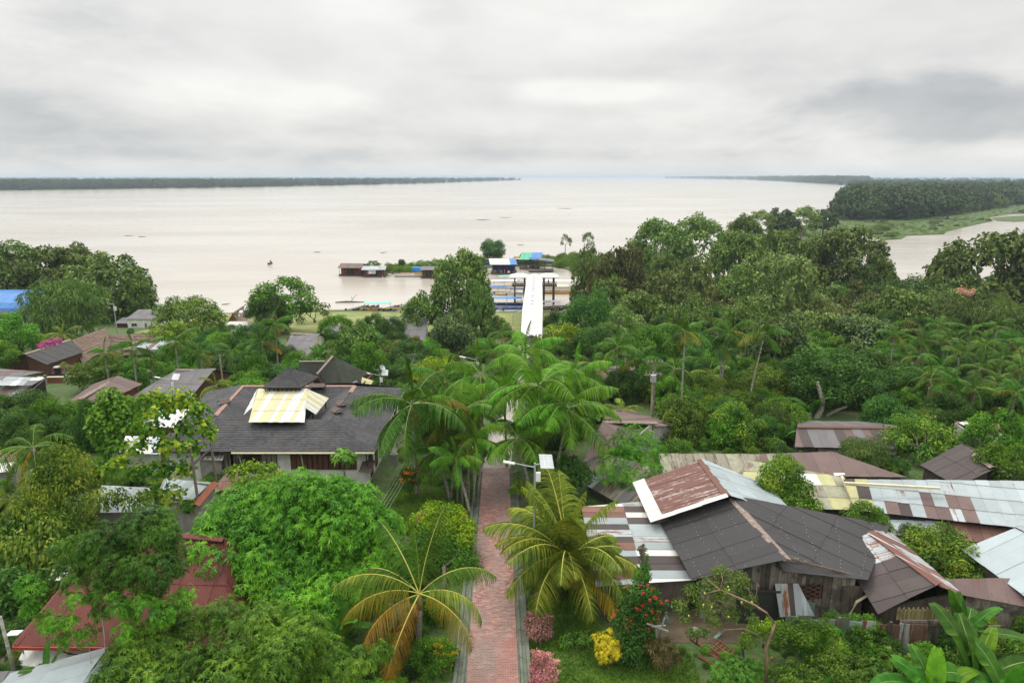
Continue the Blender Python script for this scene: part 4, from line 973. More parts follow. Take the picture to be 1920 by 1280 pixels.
def thatch(name, label, pts, ridge_px, ze, zr, wall='brownwood'):
    E = [pz(u, v, ze) for u, v in pts]; R0, R1 = [pz(u, v, zr) for u, v in ridge_px]
    c = sum(E, Vector((0, 0, 0)))/len(E); t = thing(name, label, 'house', (c.x, c.y, T(c.x, c.y)))
    B0 = Vector((2*R0.x-E[0].x, 2*R0.y-E[0].y, ze)); B1 = Vector((2*R1.x-E[1].x, 2*R1.y-E[1].y, ze)); rg = random.Random(4)
    def slope(a, b_, rr1, rr0):
        n = (b_-a).cross(rr0-a).normalized(); n = n if n.z > 0 else -n; rows = 15; bb = MB()
        for k in range(rows):
            f0, f1 = k/rows, min(1, (k+1.35)/rows); nx = 26
            P0 = [a.lerp(b_, i/nx).lerp(rr0.lerp(rr1, i/nx), f0)+n*(.20+rg.uniform(-.04, .05))+(a-rr0).normalized()*rg.uniform(0, .15) for i in range(nx+1)]
            P1 = [a.lerp(b_, i/nx).lerp(rr0.lerp(rr1, i/nx), f1)+n*.06 for i in range(nx+1)]
            for i in range(nx): bb.poly([P0[i], P0[i+1], P1[i+1], P1[i]]); bb.poly([P0[i], P0[i]-n*.2, P0[i+1]-n*.2, P0[i+1]])
        bb.build('thatch_slope', M['thatch'], t)
    slope(E[0], E[1], R1, R0); slope(B1, B0, R0, R1)
    b = MB(); d = (R1-R0); b.tube([R0-d*.02, R0+d*.5+Vector((0, 0, -.05)), R1+d*.02], [.2, .24, .2], 7); b.build('thatch_ridge', M['thatch'], t)
    f = [q+(c-q)*.07 for q in (E[0], E[1], B1, B0)]
    wallring(t, [(q.x, q.y) for q in (f[0], f[1])]+[((R1+(c-R1)*.07).x, (R1+(c-R1)*.07).y)]+[(q.x, q.y) for q in (f[2], f[3])]+[((R0+(c-R0)*.07).x, (R0+(c-R0)*.07).y)], [ze-.1, ze-.1, zr-.25, ze-.1, ze-.1, zr-.25], wall)
    keepout([(q.x, q.y) for q in (E[0], E[1], B1, B0)], .3); return t
thatch('thatched_house', 'brown thatch-roofed house standing behind the dark ribbed roof', [(158, 692), (215, 668)], [(135, 640), (198, 617)], 6.6, 9.0)
thatch('thatched_hall', 'long low thatched roof in front of the white wall', [(206, 668), (300, 664)], [(205, 630), (287, 628)], 6.2, 8.0)
thatch('thatched_boat_shelter', 'small thatched shelter by the water beside the orange boats', [(426, 603), (466, 604)], [(436, 588), (456, 575)], 3.0, 4.9)
thatch('peach_thatched_house', 'pale peach thatched roof below the blue arched roof', [(-40, 601), (36, 603)], [(-40, 586), (14, 585)], 4.6, 6.2)
planes('patched_shed', 'open-sided shed with striped rusty and grey tin roof at the left edge', 'shed',
       [([(-60, 742, 8.6), (48, 745, 8.6), (62, 722, 9.3), (-60, 719, 9.3)], P2([('t_galv', 3), ('t_brown', 4), ('t_rust', 1)]), .55, 2.8),
        ([(-60, 723, 9.6), (60, 723, 9.6), (84, 708, 10.1), (-60, 705, 10.1)], P2([('t_galv', 2), ('t_white', 2), ('t_grey', 1)]), .8, 1.6),
        ([(-60, 706, 8.9), (40, 706, 8.9), (82, 695, 9.4), (-60, 690, 9.4)], P2([('t_grey', 3), ('t_brown', 2)]), .8, 1.6)],
       walls=[(-60, 741, 8.5), (46, 743, 8.5), (84, 712, 9.3), (-60, 708, 9.3)], wallmat='black', seed=21)  # black walls stand in for the shade inside the open sides
def brick_yard():
    a, b_, c_ = pz(70, 708, 8.0), pz(120, 707, 8.0), pz(163, 706, 8.0); m = pz(88, 760, 6.0)
    t = thing('red_brick_wall', 'weathered red brick wall behind the round tank', 'wall', (b_.x, b_.y, T(b_.x, b_.y)))
    rng = random.Random(8); L = (c_-a).length; d = (c_-a).normalized(); rows, cols = 9, 34; me = None; bw, bh = L/cols, .26; inst = None
    proto = MB(); proto.box((0, 0, 0), (bw-.02, .14, bh-.02)); o0 = None
    back = MB(); back.prism([a+Vector((0, .1, 0)), c_+Vector((0, .1, 0)), c_+Vector((0, .1, -3.2)), a+Vector((0, .1, -3.2))], Vector((0, .08, 0))); back.build('mortar', M['greywall'], t)
    for r in range(rows):
        for k in range(cols):
            p = a+d*((k+.5*(r % 2))*bw)+Vector((0, 0, -(r+.5)*bh))
            if k == cols-1 and r % 2: continue
            if o0 is None: o0 = proto.build('brick', M['brickred'], None); me = o0.data; o = o0; o.parent = t
            else: o = mobj('brick', me, t)
            o.location = p-absloc(t)+Vector((0, rng.uniform(-.012, .012), 0)); o.rotation_euler.z = math.atan2(d.y, d.x)
    b = MB(); b.bar(a+Vector((0, 0, .05)), c_+Vector((0, 0, .05)), .3, .1); b.build('coping', M['cream'], t)
    for q, u in ((0, 87), (1, 127)):
        p = pz(u, 709, 8.1); b = MB(); b.bar((p.x, p.y-.2, 4.8), (p.x, p.y-.2, 8.6), .28); b.build('pillar', M['greywood'], t)
    p = pz(110, 741, 6.2); tk = thing('water_tank', 'round black water tank with pale lid before the brick wall', 'tank', (p.x, p.y, 5.2)); b = MB()
    b.tube([(p.x, p.y, 4.9), (p.x, p.y, 6.0)], [.62, .68], 16); b.build('barrel', M['blackplastic'], tk); b = MB(); b.tube([(p.x, p.y, 6.0), (p.x, p.y, 6.1), (p.x, p.y, 6.22)], [.72, .70, .25], 16); b.build('lid', M['cream'], tk)
    p = pz(108, 692, 7.9); tk = thing('water_tank', 'small black tank on the dark lean-to behind the brick wall', 'tank', (p.x, p.y, 7.2)); b = MB(); b.tube([(p.x, p.y, 7.3), (p.x, p.y, 8.2)], [.4, .46], 14); b.build('barrel', M['blackplastic'], tk); b = MB(); b.tube([(p.x, p.y, 8.2), (p.x, p.y, 8.3)], [.5, .4], 14); b.build('lid', M['greypaint'], tk)
    p = pz(152, 703, 7.9); bk = thing('upturned_basin', 'shiny dark basin lying on the brick wall edge', 'basin', (p.x, p.y, 8.1)); b = MB(); b.tube([(p.x, p.y, 8.05), (p.x, p.y, 8.25), (p.x, p.y, 8.38)], [.55, .45, .2], 14); b.build('bowl', M['blackplastic'], bk)
    keepout([(a.x, a.y-4), (c_.x, c_.y-4), (c_.x, c_.y+1), (a.x, a.y+1)])
brick_yard()
# blue arched roof
def blue_arch():
    z0 = 5.2; A = pz(36, 589, z0); B = pz(74, 543, z0+3.2)
    c = pz(0, 590, z0); t = thing('blue_arched_hall', 'long hall with bright blue arched roof at the left shore', 'building', (c.x, c.y, T(c.x, c.y)))
    x1 = A.x; y0, y1 = A.y, A.y+16; seg = 10; Lx = 34
    for k in range(17):
        xa = x1+1.6-(k)*2.0; bb = MB()
        for i in range(seg):
            def pt(i_, x): a_ = pi*i_/seg; return Vector((x+ (0), y0+8-8*cos(a_), z0+3.6*sin(a_)))
            bb.prism([pt(i, xa), pt(i, xa-1.97), pt(i+1, xa-1.97), pt(i+1, xa)], Vector((0, 0, .04)), 0, lambda p: (p.x, p.z*1.4))
        bb.build('roof_sheet', M['t_blue'], t)
    bb = MB(); P = [Vector((x1+1.4, y0+8-8*cos(pi*i/seg), z0+3.6*sin(pi*i/seg))) for i in range(seg+1)]; bb.prism(P+[Vector((x1+1.4, y1, 2.2)), Vector((x1+1.4, y0, 2.2))], Vector((-.2, 0, 0))); bb.build('end_wall', M['white'], t)
    bb = MB(); bb.box((x1-15, y0+.4, 3.6), (32, .2, 3.0)); bb.build('wall', M['white'], t)
    keepout([(x1-34, y0-.5), (x1+2, y0-.5), (x1+2, y1), (x1-34, y1)])
blue_arch()
def flat_house(name, label, u0, u1, v_base, v_top, zt, depth, wall='white', roof='t_white', rise=.6, wins=(), cat='house', seed=0, roofv=None):
    """box house: front wall top at pixels (u0..u1, v_top) height zt, mono-pitch sheet roof"""
    a, b_ = pz(u0, v_top, zt), pz(u1, v_top, zt); y = (a.y+b_.y)/2; a.y = b_.y = y
    t = thing(name, label, cat, ((a.x+b_.x)/2, y+depth/2, T((a.x+b_.x)/2, y+depth/2)))
    zf = T((a.x+b_.x)/2, y)-.4
    wallring(t, [(a.x, y), (b_.x, y), (b_.x, y+depth), (a.x, y+depth)], [zt, zt, zt+rise, zt+rise], wall, z0=zf)
    roof_plane(t, [Vector((a.x-.3, y-.3, zt)), Vector((b_.x+.3, y-.3, zt)), Vector((b_.x+.3, y+depth+.3, zt+rise)), Vector((a.x-.3, y+depth+.3, zt+rise))], .9, 3.0, roof, seed=seed)
    for (s0, s1, h0, h1) in wins:
        L = b_.x-a.x; window(t, (a.x, y), (b_.x, y), s0*L, s1*L, zt-h0, zt-h1, frame='greypaint')
    keepout([(a.x, y), (b_.x, y), (b_.x, y+depth), (a.x, y+depth)], .3)
    print('flat %-20s y %.0f z %.1f ground %.1f w %.1f' % (name, y, zt, T((a.x+b_.x)/2, y), b_.x-a.x)); return t
flat_house('white_house', 'plain white block house with one small dark window near the shore', 238, 300, 625, 598, 4.9, 5.0, 'white', 't_grey', .9, [(.12, .28, 1.5, .9), (.52, .58, 1.9, .9)], seed=31)
flat_house('white_roofed_house', 'house with clean white roof behind the slender palms', 412, 476, 640, 629, 5.4, 5.0, 'white', 't_white', 1.4, [], seed=32)
flat_house('cream_house', 'cream walled house glimpsed behind the left row of palms', 232, 302, 680, 655, 6.9, 4.5, 'cream', ['t_red', 't_galv', 't_brown'], .8, [(.1, .25, 1.2, .5), (.7, .8, 1.2, .5)], seed=33)
flat_house('market_stall', 'dark roofed open stall beside the white block house', 217, 238, 618, 606, 3.7, 3.0, 'brownwood', 't_grey', .5, [], 'stall', seed=34)
flat_house('shore_kiosk', 'pale green roofed kiosk at the water left of the yellow-flecked tree', 273, 289, 590, 577, 3.6, 3.0, 'cream', 't_galvc', .5, [], 'kiosk', seed=35)
gable('grey_hip_house', 'pale grey roofed house with a blue wall beyond the lodge', 'house', (528, 665), (575, 655+15), (545, 625), (600, 627), 5.9, 't_grey', 20, wall='cream', seed=36, sw=.9, sl=2.5)
flat_house('blue_walled_house', 'grey roofed wing with a bright blue wall beyond the lodge', 596, 626, 655, 641, 6.0, 7.0, 'blue', 't_grey', 1.3, [], seed=37)
flat_house('grey_porch', 'low pale tin porch before the blue wall', 580, 622, 672, 659, 5.3, 3.0, 'cream', 't_galv', .5, [], 'shed', seed=38)
flat_house('long_grey_house', 'long grey tin roof half hidden by the large shore tree', 702, 790, 665, 640, 5.4, 9.0, 'white', 't_grey', 2.0, [(.2, .3, 1.4, .6), (.5, .6, 1.4, .6)], seed=39)
flat_house('rusty_hut', 'small hut with rusty and pale striped roof behind the palms', 741, 792, 715, 704, 8.0, 3.4, 'brownwood', P2([('t_rust', 2), ('t_galv', 2), ('t_brown', 1)]), 1.9, [], 'hut', seed=40)
flat_house('white_lean_to', 'low white and grey roofed lean-to left of the rusty hut', 700, 745, 712, 708, 7.6, 3.2, 'brownwood', P2([('t_white', 3), ('t_grey', 2), ('t_galv', 1)]), .7, [], 'shed', seed=41)
# centre right
gable('pinkish_roofed_house', 'low house with faded brownish pink tin roof behind the central palms', 'house', (1085, 722), (1195, 722), (1085, 688), (1190, 688), 7.9, P2([('t_rust', 1), ('t_brown', 4), ('t_patch', 1)]), 20, wall='cream', seed=42, sw=.9, sl=2.5)
planes('pink_lean_to', 'pale pinkish lean-to roof below the faded brownish pink roof', 'shed', [([(1100, 737, 7.2), (1200, 737, 7.2), (1200, 720, 7.7), (1095, 720, 7.7)], P2([('t_brown', 2), ('t_patch', 2)]), .9, 2)],
       walls=[(1104, 736, 7.1), (1150, 736, 7.1), (1150, 724, 7.4), (1104, 724, 7.4)], wallmat='white', seed=43)
planes('tilted_grey_shed', 'small bleached grey roof peeking out between the slim white trunks', 'shed', [([(1290, 729, 8.3), (1302, 752, 8.3), (1353, 738, 9.3), (1328, 708, 9.3)], 'greywood_r', .6, 2.6), ([(1367, 738, 8.7), (1346, 712, 8.7), (1328, 708, 9.3), (1353, 738, 9.3)], 't_brown', .8, 2)],
       walls=[(1293, 731, 8.0), (1302, 749, 8.1), (1350, 738, 8.8), (1328, 712, 8.8)], wallmat='greywood_d', seed=44)
gable('maroon_roofed_house', 'long house with a plain maroon tin roof right of the central palms', 'house', (1092, 868), (1190, 828), (1130, 790), (1232, 792), 11.0, 't_brown', 17, wall='greywall', seed=45, sw=.85, sl=3, zr=12.0)
planes('long_shed_row', 'long low row of sheds with mossy grey-brown tin roof behind the citrus bush', 'shed',
       [([(1240, 887, 11.3), (1430, 890, 11.3), (1425, 852, 12.0), (1235, 850, 12.0)], P2([('t_patch', 7), ('t_moss', 1)]), .85, 2.2),
        ([(1430, 892, 11.3), (1700, 895, 11.3), (1560, 848, 12.2), (1425, 850, 12.2)], P2([('t_brown', 7), ('t_patch', 1.5)]), .85, 3.0)],
       walls=[(1245, 886, 11.2), (1690, 893, 11.2), (1560, 855, 11.8), (1240, 855, 11.8)], wallmat='greywood_d', seed=46, caps=[((1430, 889, 11.35), (1650, 889, 11.35), 'whitepaint')])
planes('low_patched_shed', 'low patched shed roof with pale mossy sheets left of the mango tree', 'shed',
       [([(1096, 880, 10.9), (1240, 940, 10.9), (1240, 880, 11.9), (1140, 852, 11.7)], P2([('t_patch', 4), ('t_grey', 2), ('t_moss', 3)]), .8, 2.4),
        ([(1090, 905, 10.8), (1170, 950, 10.8), (1240, 935, 11.5), (1098, 880, 11.5)], P2([('t_patch', 3), ('t_galv', 2), ('t_grey', 2)]), .8, 2.4)],
       walls=[(1100, 900, 10.7), (1170, 945, 10.7), (1235, 925, 11.0), (1120, 870, 11.0)], wallmat='greywood_d', seed=47)
def pick_yellow(i, j, r):
    if .3 < i < .68 and .45 < j < .75: return 't_white'
    return r.choices(['t_yellow', 't_moss', 't_patch'], [6, 3, .5])[0]
planes('yellow_roofed_shed', 'long shed with yellowed translucent roofing and one white sheet', 'shed',
       [([(1375, 948, 11.3), (1600, 957, 11.3), (1585, 892, 12.3), (1400, 868, 12.3)], pick_yellow, .9, 1.5)],
       walls=[(1380, 945, 11.2), (1600, 955, 11.2), (1585, 897, 12.0), (1400, 880, 12.0)], wallmat='greywood_d', seed=48, caps=[((1578, 893, 12.45), (1602, 945, 11.5), 'pvc'), ((1393, 888, 12.1), (1406, 868, 12.5), 'ridgew')])
def pick_blue(i, j, r):
    if i < .10: return r.choice(['t_yellow', 't_darkw'])
    if j < .3 and .12 < i < .48: return r.choices(['t_brown', 't_darkw', 't_galvr', 't_galv'], [3.5, 1.5, 1.5, 3])[0]
    return r.choices(['t_galv', 't_galvc', 't_brown', 't_galvr'], [10, 6, .5, .7])[0]
planes('blue_grey_long_shed', 'very long shed with blue-grey corrugated roof patched by rusty sheets', 'shed',
       [([(1604, 957, 11.4), (2010, 1000, 11.4), (2010, 912, 12.7), (1582, 893, 12.7)], pick_blue, .75, 1.35),
        ([(1672, 1002, 10.5), (1900, 1022, 10.5), (1905, 985, 11.1), (1665, 972, 11.1)], lambda i, j, r: 't_galvc' if i < .35 else 't_rust', .8, 2.4)],
       walls=[(1612, 955, 11.3), (2000, 996, 11.3), (2000, 915, 12.4), (1592, 897, 12.4)], wallmat='greywood_d', seed=49, caps=[((1583, 905, 12.75), (1762, 915, 12.75), 'pvc')])
planes('dark_striped_shed', 'long dark tin roofed shed below the white-trunked tree', 'shed',
       [([(1490, 838, 10.6), (1680, 842, 10.6), (1680, 802, 11.6), (1494, 800, 11.6)], P2([('t_grey', 3), ('t_darkw', 5), ('t_brown', 1)]), .8, 3), ([(1494, 800, 11.6), (1680, 802, 11.6), (1684, 792, 10.6), (1498, 790, 10.6)], 't_grey', .9, 3),
        ([(1535, 850, 10.1), (1680, 853, 10.1), (1680, 840, 10.5), (1533, 838, 10.5)], P2([('t_brown', 3), ('t_grey', 2)]), .8, 2)],
       walls=[(1494, 836, 10.5), (1680, 840, 10.5), (1680, 805, 11.2), (1497, 803, 11.2)], wallmat='greywood_d', seed=50, caps=[((1494, 799, 11.65), (1680, 801, 11.65), 't_rust')])
gable('dark_gabled_house', 'house with smooth dark gable roof between the two citrus trees at right', 'house', (1725, 872), (1795, 912), (1804, 836), (1863, 877), 11.2, 't_darkw', 22, wall='greywood_d', seed=51, sw=.85, sl=3.2)
planes('cement_walled_house', 'grey cement wall under a narrow rusty roof at the far right', 'house', [([(1790, 790, 12.0), (1860, 822, 12.0), (1880, 800, 12.4), (1812, 786, 12.4)], P2([('t_rust', 3), ('t_white', 2)]), .5, 2)],
       walls=[(1790, 792, 11.9), (1855, 840, 11.9), (1880, 815, 12.2), (1812, 788, 12.2)], wallmat='greywall', seed=52)
# ---------------------------------------------------------------- foreground houses at the right
def plank_wall(t, a, c, w, topf, z0, mats, name='plank', jitter=.02, gap=.012, seed=0, holes=()):
    rng = random.Random(seed); L = (c-a).xy.length; n = max(1, round(L/w)); d = Vector((c.x-a.x, c.y-a.y, 0)).normalized(); o = Vector((d.y, -d.x, 0))
    for k in range(n):
        s0, s1 = L*k/n+gap*.5, L*(k+1)/n-gap*.5
        p0, p1 = Vector((a.x, a.y, 0))+d*s0, Vector((a.x, a.y, 0))+d*s1
        segs = [(z0+rng.uniform(-.03, .05), topf(s0/L)-.0, topf(s1/L))]
        for (h0, h1, zl, zh) in holes:
            if s1/L > h0 and s0/L < h1: segs = [(segs[0][0], zl, zl), (zh, topf(s0/L), topf(s1/L))]
        for (zb, t0, t1) in segs:
            e = o*rng.uniform(0, jitter); b = MB()
            b.prism([p0+e+Vector((0, 0, zb)), p1+e+Vector((0, 0, zb)), p1+e+Vector((0, 0, t1)), p0+e+Vector((0, 0, t0))], -o*.03); b.build(name, M[rng.choice(mats)], t)
def main_house():
    ea, ra = 12.6, 14.0
    t = thing('dark_roofed_shack', 'weathered plank house with broad dark tin gable roof dotted with white washers', 'house', (15, 33, 10))
    EL0, EL1 = pz(1298, 1087, ea), pz(1232, 969, ea); R0, R1 = pz(1477, 1051, ra), pz(1372, 935, ra); ER0 = pz(1627, 1088, ea); ER1 = pz(1668, 985, ea)
    def pk(i, j, r): return r.choices(['t_dark', 't_darkw'], [6, 1])[0]
    roof_plane(t, [EL0, EL1, R1, R0], .8, 3.4, 't_dark', seed=60); roof_plane(t, [ER0, ER1, R1, R0], .8, 3.4, 't_dark', seed=61)
    ridge(t, R0, R1, .22, 'ridgew')
    # washers in rows
    b = MB()
    for (E0, E1, A, B) in ((EL0, EL1, R0, R1), (ER0, ER1, R0, R1)):
        n = (E1-E0).cross(A-E0).normalized(); n = n if n.z > 0 else -n; rg = random.Random(6)
        for f in (.10, .34, .58, .80):
            m = 17
            for k in range(m):
                if rg.random() < .2: continue
                kk = (k+.5+rg.uniform(-.15, .15))/m; p = E0.lerp(E1, kk).lerp(A.lerp(B, kk), f+rg.uniform(-.012, .012))+n*.075
                b.tube([p, p+n*.02], .022, 6)
    b.build('washer', M['greypaint'], t)['kind'] = 'stuff'
    # front plank gable wall
    a, c = pd(1352, 1100, EL0.y+.35), pd(1618, 1100, EL0.y+.35); a = Vector((R0.x-(R0.x-EL0.x)*.86, EL0.y+.5, 0)); c = Vector((ER0.x-.3, ER0.y+.6, 0))
    def top(s):
        x = a.x+(c.x-a.x)*s; 
        return ra-(R0.x-x)/(R0.x-EL0.x)*(ra-ea)-.14 if x < R0.x else ra-(x-R0.x)/(ER0.x-R0.x)*(ra-ea)-.14
    L = c.x-a.x; hs = ((pd(1500, 1115, a.y).x-a.x)/L, (pd(1537, 1115, a.y).x-a.x)/L)
    plank_wall(t, a, c, .24, top, 9.8, ['greywood', 'greywood', 'greywood', 'greywood_d'], seed=3, holes=[(hs[0], hs[1], 11.15, 12.0)])
    # lattice of blocks in the window
    x0, x1 = a.x+L*hs[0], a.x+L*hs[1]; fr = MB(); rg = random.Random(2)
    for i in range(5): fr.bar((x0+(x1-x0)*i/4, a.y+.02, 11.15), (x0+(x1-x0)*i/4, a.y+.02, 12.0), .06, .1)
    for i in range(4):
        for r in range(4):
            z = 11.18+r*.26+(.13 if i % 2 else 0)
            if z < 12.0: fr.bar((x0+(x1-x0)*i/4, a.y+.02, z), (x0+(x1-x0)*(i+1)/4, a.y+.02, z), .1, .05)
    fr.build('block_lattice', M['brownwood'], t)
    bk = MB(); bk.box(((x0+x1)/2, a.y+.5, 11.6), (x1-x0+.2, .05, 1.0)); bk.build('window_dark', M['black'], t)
    # rafters and gable frame
    b = MB(); b.bar((a.x-.2, a.y-.3, top(0)+.02), (R0.x, a.y-.45, ra-.1), .08, .12); b.bar((R0.x, a.y-.45, ra-.1), (c.x+.2, c.y-.3, top(1)), .08, .12); b.bar((R0.x, a.y-.1, ra-.5), (R0.x, a.y-.1, ra-.1), .12); b.build('rafter', M['greywood_d'], t)
    b = MB(); b.box((pd(1512, 1145, a.y).x, a.y-.07, 10.6), (.75, .05, .7)); b.build('green_board', M['t_green2'], t)
    # door frame and pipe to the right of the planks
    x = pd(1595, 1130, a.y).x; b = MB(); b.box((x, a.y-.05, 11.0), (1.1, .05, 1.9)); b.build('door', M['greywood_d'], t)
    b = MB(); b.tube([pd(1632, 1112, a.y-.35), pd(1606, 1128, a.y-.35), pd(1590, 1158, a.y-.35)], .075, 8); b.build('downpipe', M['pvc'], t)
    # remaining walls
    wallring(t, [(a.x, a.y+.1), (c.x, c.y+.1), (ER1.x-.4, ER1.y-.2), (EL1.x+.4, EL1.y-.2)], ea-.15, 'greywood_d', z0=9.8)
    keepout([(p.x, p.y) for p in (EL0, ER0, ER1, EL1)], .3); keepout([(a.x-.5, a.y-1.2), (c.x, a.y-1.2), (c.x, a.y+1), (a.x, a.y+1)])
    # upper rusty / galvanised roof
    t2 = thing('rusty_gabled_house', 'gable roof half peeling red rust and half pale galvanised above the dark roof', 'house', (12, 40, 10))
    e = 12.95; rr = 14.45
    l0, l1 = pz(1218, 976, e), pz(1187, 907, e); q0, q1 = pz(1363, 930, rr), pz(1313, 863, rr); r0, r1 = pz(1490, 966, e), pz(1442, 911, e)
    n_ = roof_plane(t2, [l0, l1, q1, q0], .8, 6, lambda i, j, r: 't_rustw', seed=62)
    dl = (l0-q0).normalized(); up = n_*.07
    roof_plane(t2, [l0+up, l1+up, l1.lerp(q1, .17)+up, l0.lerp(q0, .17)+up], .8, 1.2, ['t_white'], seed=63)
    g0 = l0+Vector((0, -.0, 0)); s_ = (l0-l1).normalized()*.42
    roof_plane(t2, [l0+up*1.6, l0+up*1.6+s_*1, q0+up*1.6+s_*1, q0+up*1.6], .45, 1.9, ['t_white'], seed=64)
    def pr(i, j, r):
        if j > .75 and i < .85: return r.choice(['t_rust', 't_galvr', 't_rust'])
        return 't_galvc' if r.random() < .85 else 't_galv'
    roof_plane(t2, [r0, r1, q1, q0], .85, 1.35, pr, seed=65)
    ridge(t2, q0, q1, .24, 't_rust', up=.12)
    wallring(t2, [(l0.x+.4, l0.y+.3), (r0.x-.4, r0.y+.3), (r1.x-.4, r1.y-.3), (l1.x+.4, l1.y-.3)], e-.15, 'greywood_d', z0=9.8)
    keepout([(p.x, p.y) for p in (l0, r0, r1, l1)], .3)
main_house()
planes('patchwork_roofed_shed', 'low shed with patchwork of white, silver and dark rusty tin sheets beside the coconut palm', 'shed',
       [([(1118, 1100, 12.0), (1090, 950, 12.75), (1212, 941, 12.75), (1306, 1088, 12.0)], P2([('t_white', 1.6), ('t_rust', 2.4), ('t_darkw', 4), ('t_galv', 1.6), ('t_galvr', 1)]), .62, 3.3)],
       walls=[(1128, 1096, 11.95), (1294, 1086, 11.95), (1215, 950, 12.6), (1100, 958, 12.6)], wallmat='greywood_d', seed=72)
planes('small_striped_roof_shed', 'small gable shed, blue-white sheets streaked with orange rust above dark ones', 'shed',
       [([(1647, 1152, 11.75), (1568, 1027, 12.2), (1634, 997, 13.1), (1764, 1096, 13.1), (1680, 1136, 12.1)], lambda i, j, r: 't_galvr' if i > .55 else 't_darkw', .8, 1.9),
        ([(1806, 1116, 12.1), (1672, 1000, 12.1), (1636, 996, 13.1), (1764, 1096, 13.1)], ['t_rust', 't_galvr'], .8, 3)],
       walls=[(1660, 1142, 11.7), (1796, 1112, 11.9), (1690, 1015, 11.9), (1590, 1032, 11.9)], wallmat='greywood_d', seed=73, caps=[((1764, 1096, 13.15), (1635, 997, 13.15), 't_rustw')])
planes('flat_brown_lean_to', 'flat brown tin lean-to behind the banana plants', 'shed', [([(1804, 1116, 11.7), (1990, 1150, 11.7), (1950, 1088, 12.3), (1761, 1079, 12.3)], 't_brown', .8, 2.6)],
       walls=[(1812, 1114, 11.65), (1980, 1146, 11.65), (1945, 1095, 12.0), (1775, 1085, 12.0)], wallmat='greywood', seed=74)
planes('blue_grey_gable_house', 'house with clean blue-grey tin slope at the right edge', 'house', [([(1940, 1132, 12.2), (1803, 1031, 12.2), (1902, 987, 13.7), (2040, 1060, 13.7)], ['t_galvc'], .85, 5), ([(2100, 1040, 12.4), (1960, 975, 12.4), (1902, 987, 13.7), (2040, 1060, 13.7)], ['t_galvc'], .85, 5)],
       walls=[(1935, 1124, 12.1), (2095, 1040, 12.1), (1960, 985, 12.1), (1815, 1033, 12.1)], wallmat='greywood_d', seed=75)
# leaning sheets, cistern, fence
def yard():
    y = 31.0
    t = planes('leaning_tin_sheets', 'striped tin sheets leaning against the plank wall beside the black cistern', 'sheet', [([(1462, 1156, 10.8), (1527, 1154, 10.8), (1496, 1093, 12.3), (1452, 1093, 12.3)], P2([('t_galv', 2), ('t_galvr', 2), ('t_darkw', 1)]), .35, 2.5)], seed=77)
    c = thing('black_cistern', 'open-topped black box cistern left of the leaning tin sheets', 'cistern', (0, 0, 0))
    a, b_, d_, e_ = pz(1388, 1109, 11.9), pz(1463, 1110, 11.9), pz(1440, 1080, 11.9), pz(1376, 1082, 11.9)
    c.location = (a.x, a.y, 10.0); wallring(c, [a, b_, d_, e_], 11.9, 'black', z0=9.9, th=.1, name='side')
    q = [a, b_, d_, e_]
    for i in range(4): bb = MB(); bb.bar(q[i]+Vector((0, 0, .05)), q[(i+1) % 4]+Vector((0, 0, .05)), .16, .09); bb.build('rim', M['black'], c)
    bb = MB(); bb.prism([p+Vector((0, 0, -.7)) for p in q], Vector((0, 0, .02))); bb.build('dark_water', M['glass'], c)
    f = thing('tin_fence', 'patched fence of green, silver and rust-brown corrugated sheets on posts', 'fence', (0, 0, 0))
    A, B = gp(1468, 1208), gp(1728, 1232); f.location = A; L = (B-A).length; d = (B-A).normalized(); n = 11; rg = random.Random(3)
    kinds = ['f_green', 'f_green', 'f_grey', 'f_grey', 'f_green', 't_galv', 't_galvr', 't_rust', 't_rust', 't_galvr', 't_rust']
    for k in range(n):
        p0, p1 = A+d*L*k/n, A+d*(L*(k+1)/n+.04); h = 1.75+rg.uniform(-.15, .15); o = Vector((0, .03*(k % 2), 0)); bb = MB()
        P = [p0+o, p1+o, p1+o+Vector((rg.uniform(-.04, .04), 0, h)), p0+o+Vector((0, 0, h+rg.uniform(-.05, .05)))]
        for p in P[:2]: p.z = 9.85
        bb.prism(P, Vector((0, .02, 0)), 0, lambda p: ((p-A).dot(d), p.z)); bb.build('fence_sheet', M[kinds[k]], f)
    for k in (4, 8): p = A+d*(L*k/n+.05); bb = MB(); bb.bar((p.x, p.y-.1, 9.7), (p.x+.05, p.y-.1, 11.9), .12); bb.build('post', M['greywood_d'], f)
    # plank house under the striped roof
    h = thing('plank_house', 'grey plank wall with cane screen under the striped gable roof', 'wall', (0, 0, 0)); a = pd(1682, 1160, 29.6); c2 = pd(1830, 1160, 29.6); h.location = (a.x, a.y, 10)
    plank_wall(h, Vector((a.x, 29.6, 0)), Vector((c2.x+1.5, 29.6, 0)), .2, lambda s: 11.35, 9.8, ['greywood', 'greywood', 'greywood_d'], seed=7)
    for k in range(2): bb = MB(); bb.bar((a.x+.1, 29.5, 11.5+k*.17), (c2.x+.3, 29.5, 11.5+k*.17), .05, .15); bb.build('rail_board', M['greywood'], h)
    for k in range(62):
        x = a.x-.05+k*.062; bb = MB(); hh = .62+.08*sin(k*1.7); bb.bar((x, 29.55, 11.72), (x, 29.55, 11.72+hh*(1 if k < 50 else .8)), .035); bb.build('cane', M['canewood'], h)
yard()

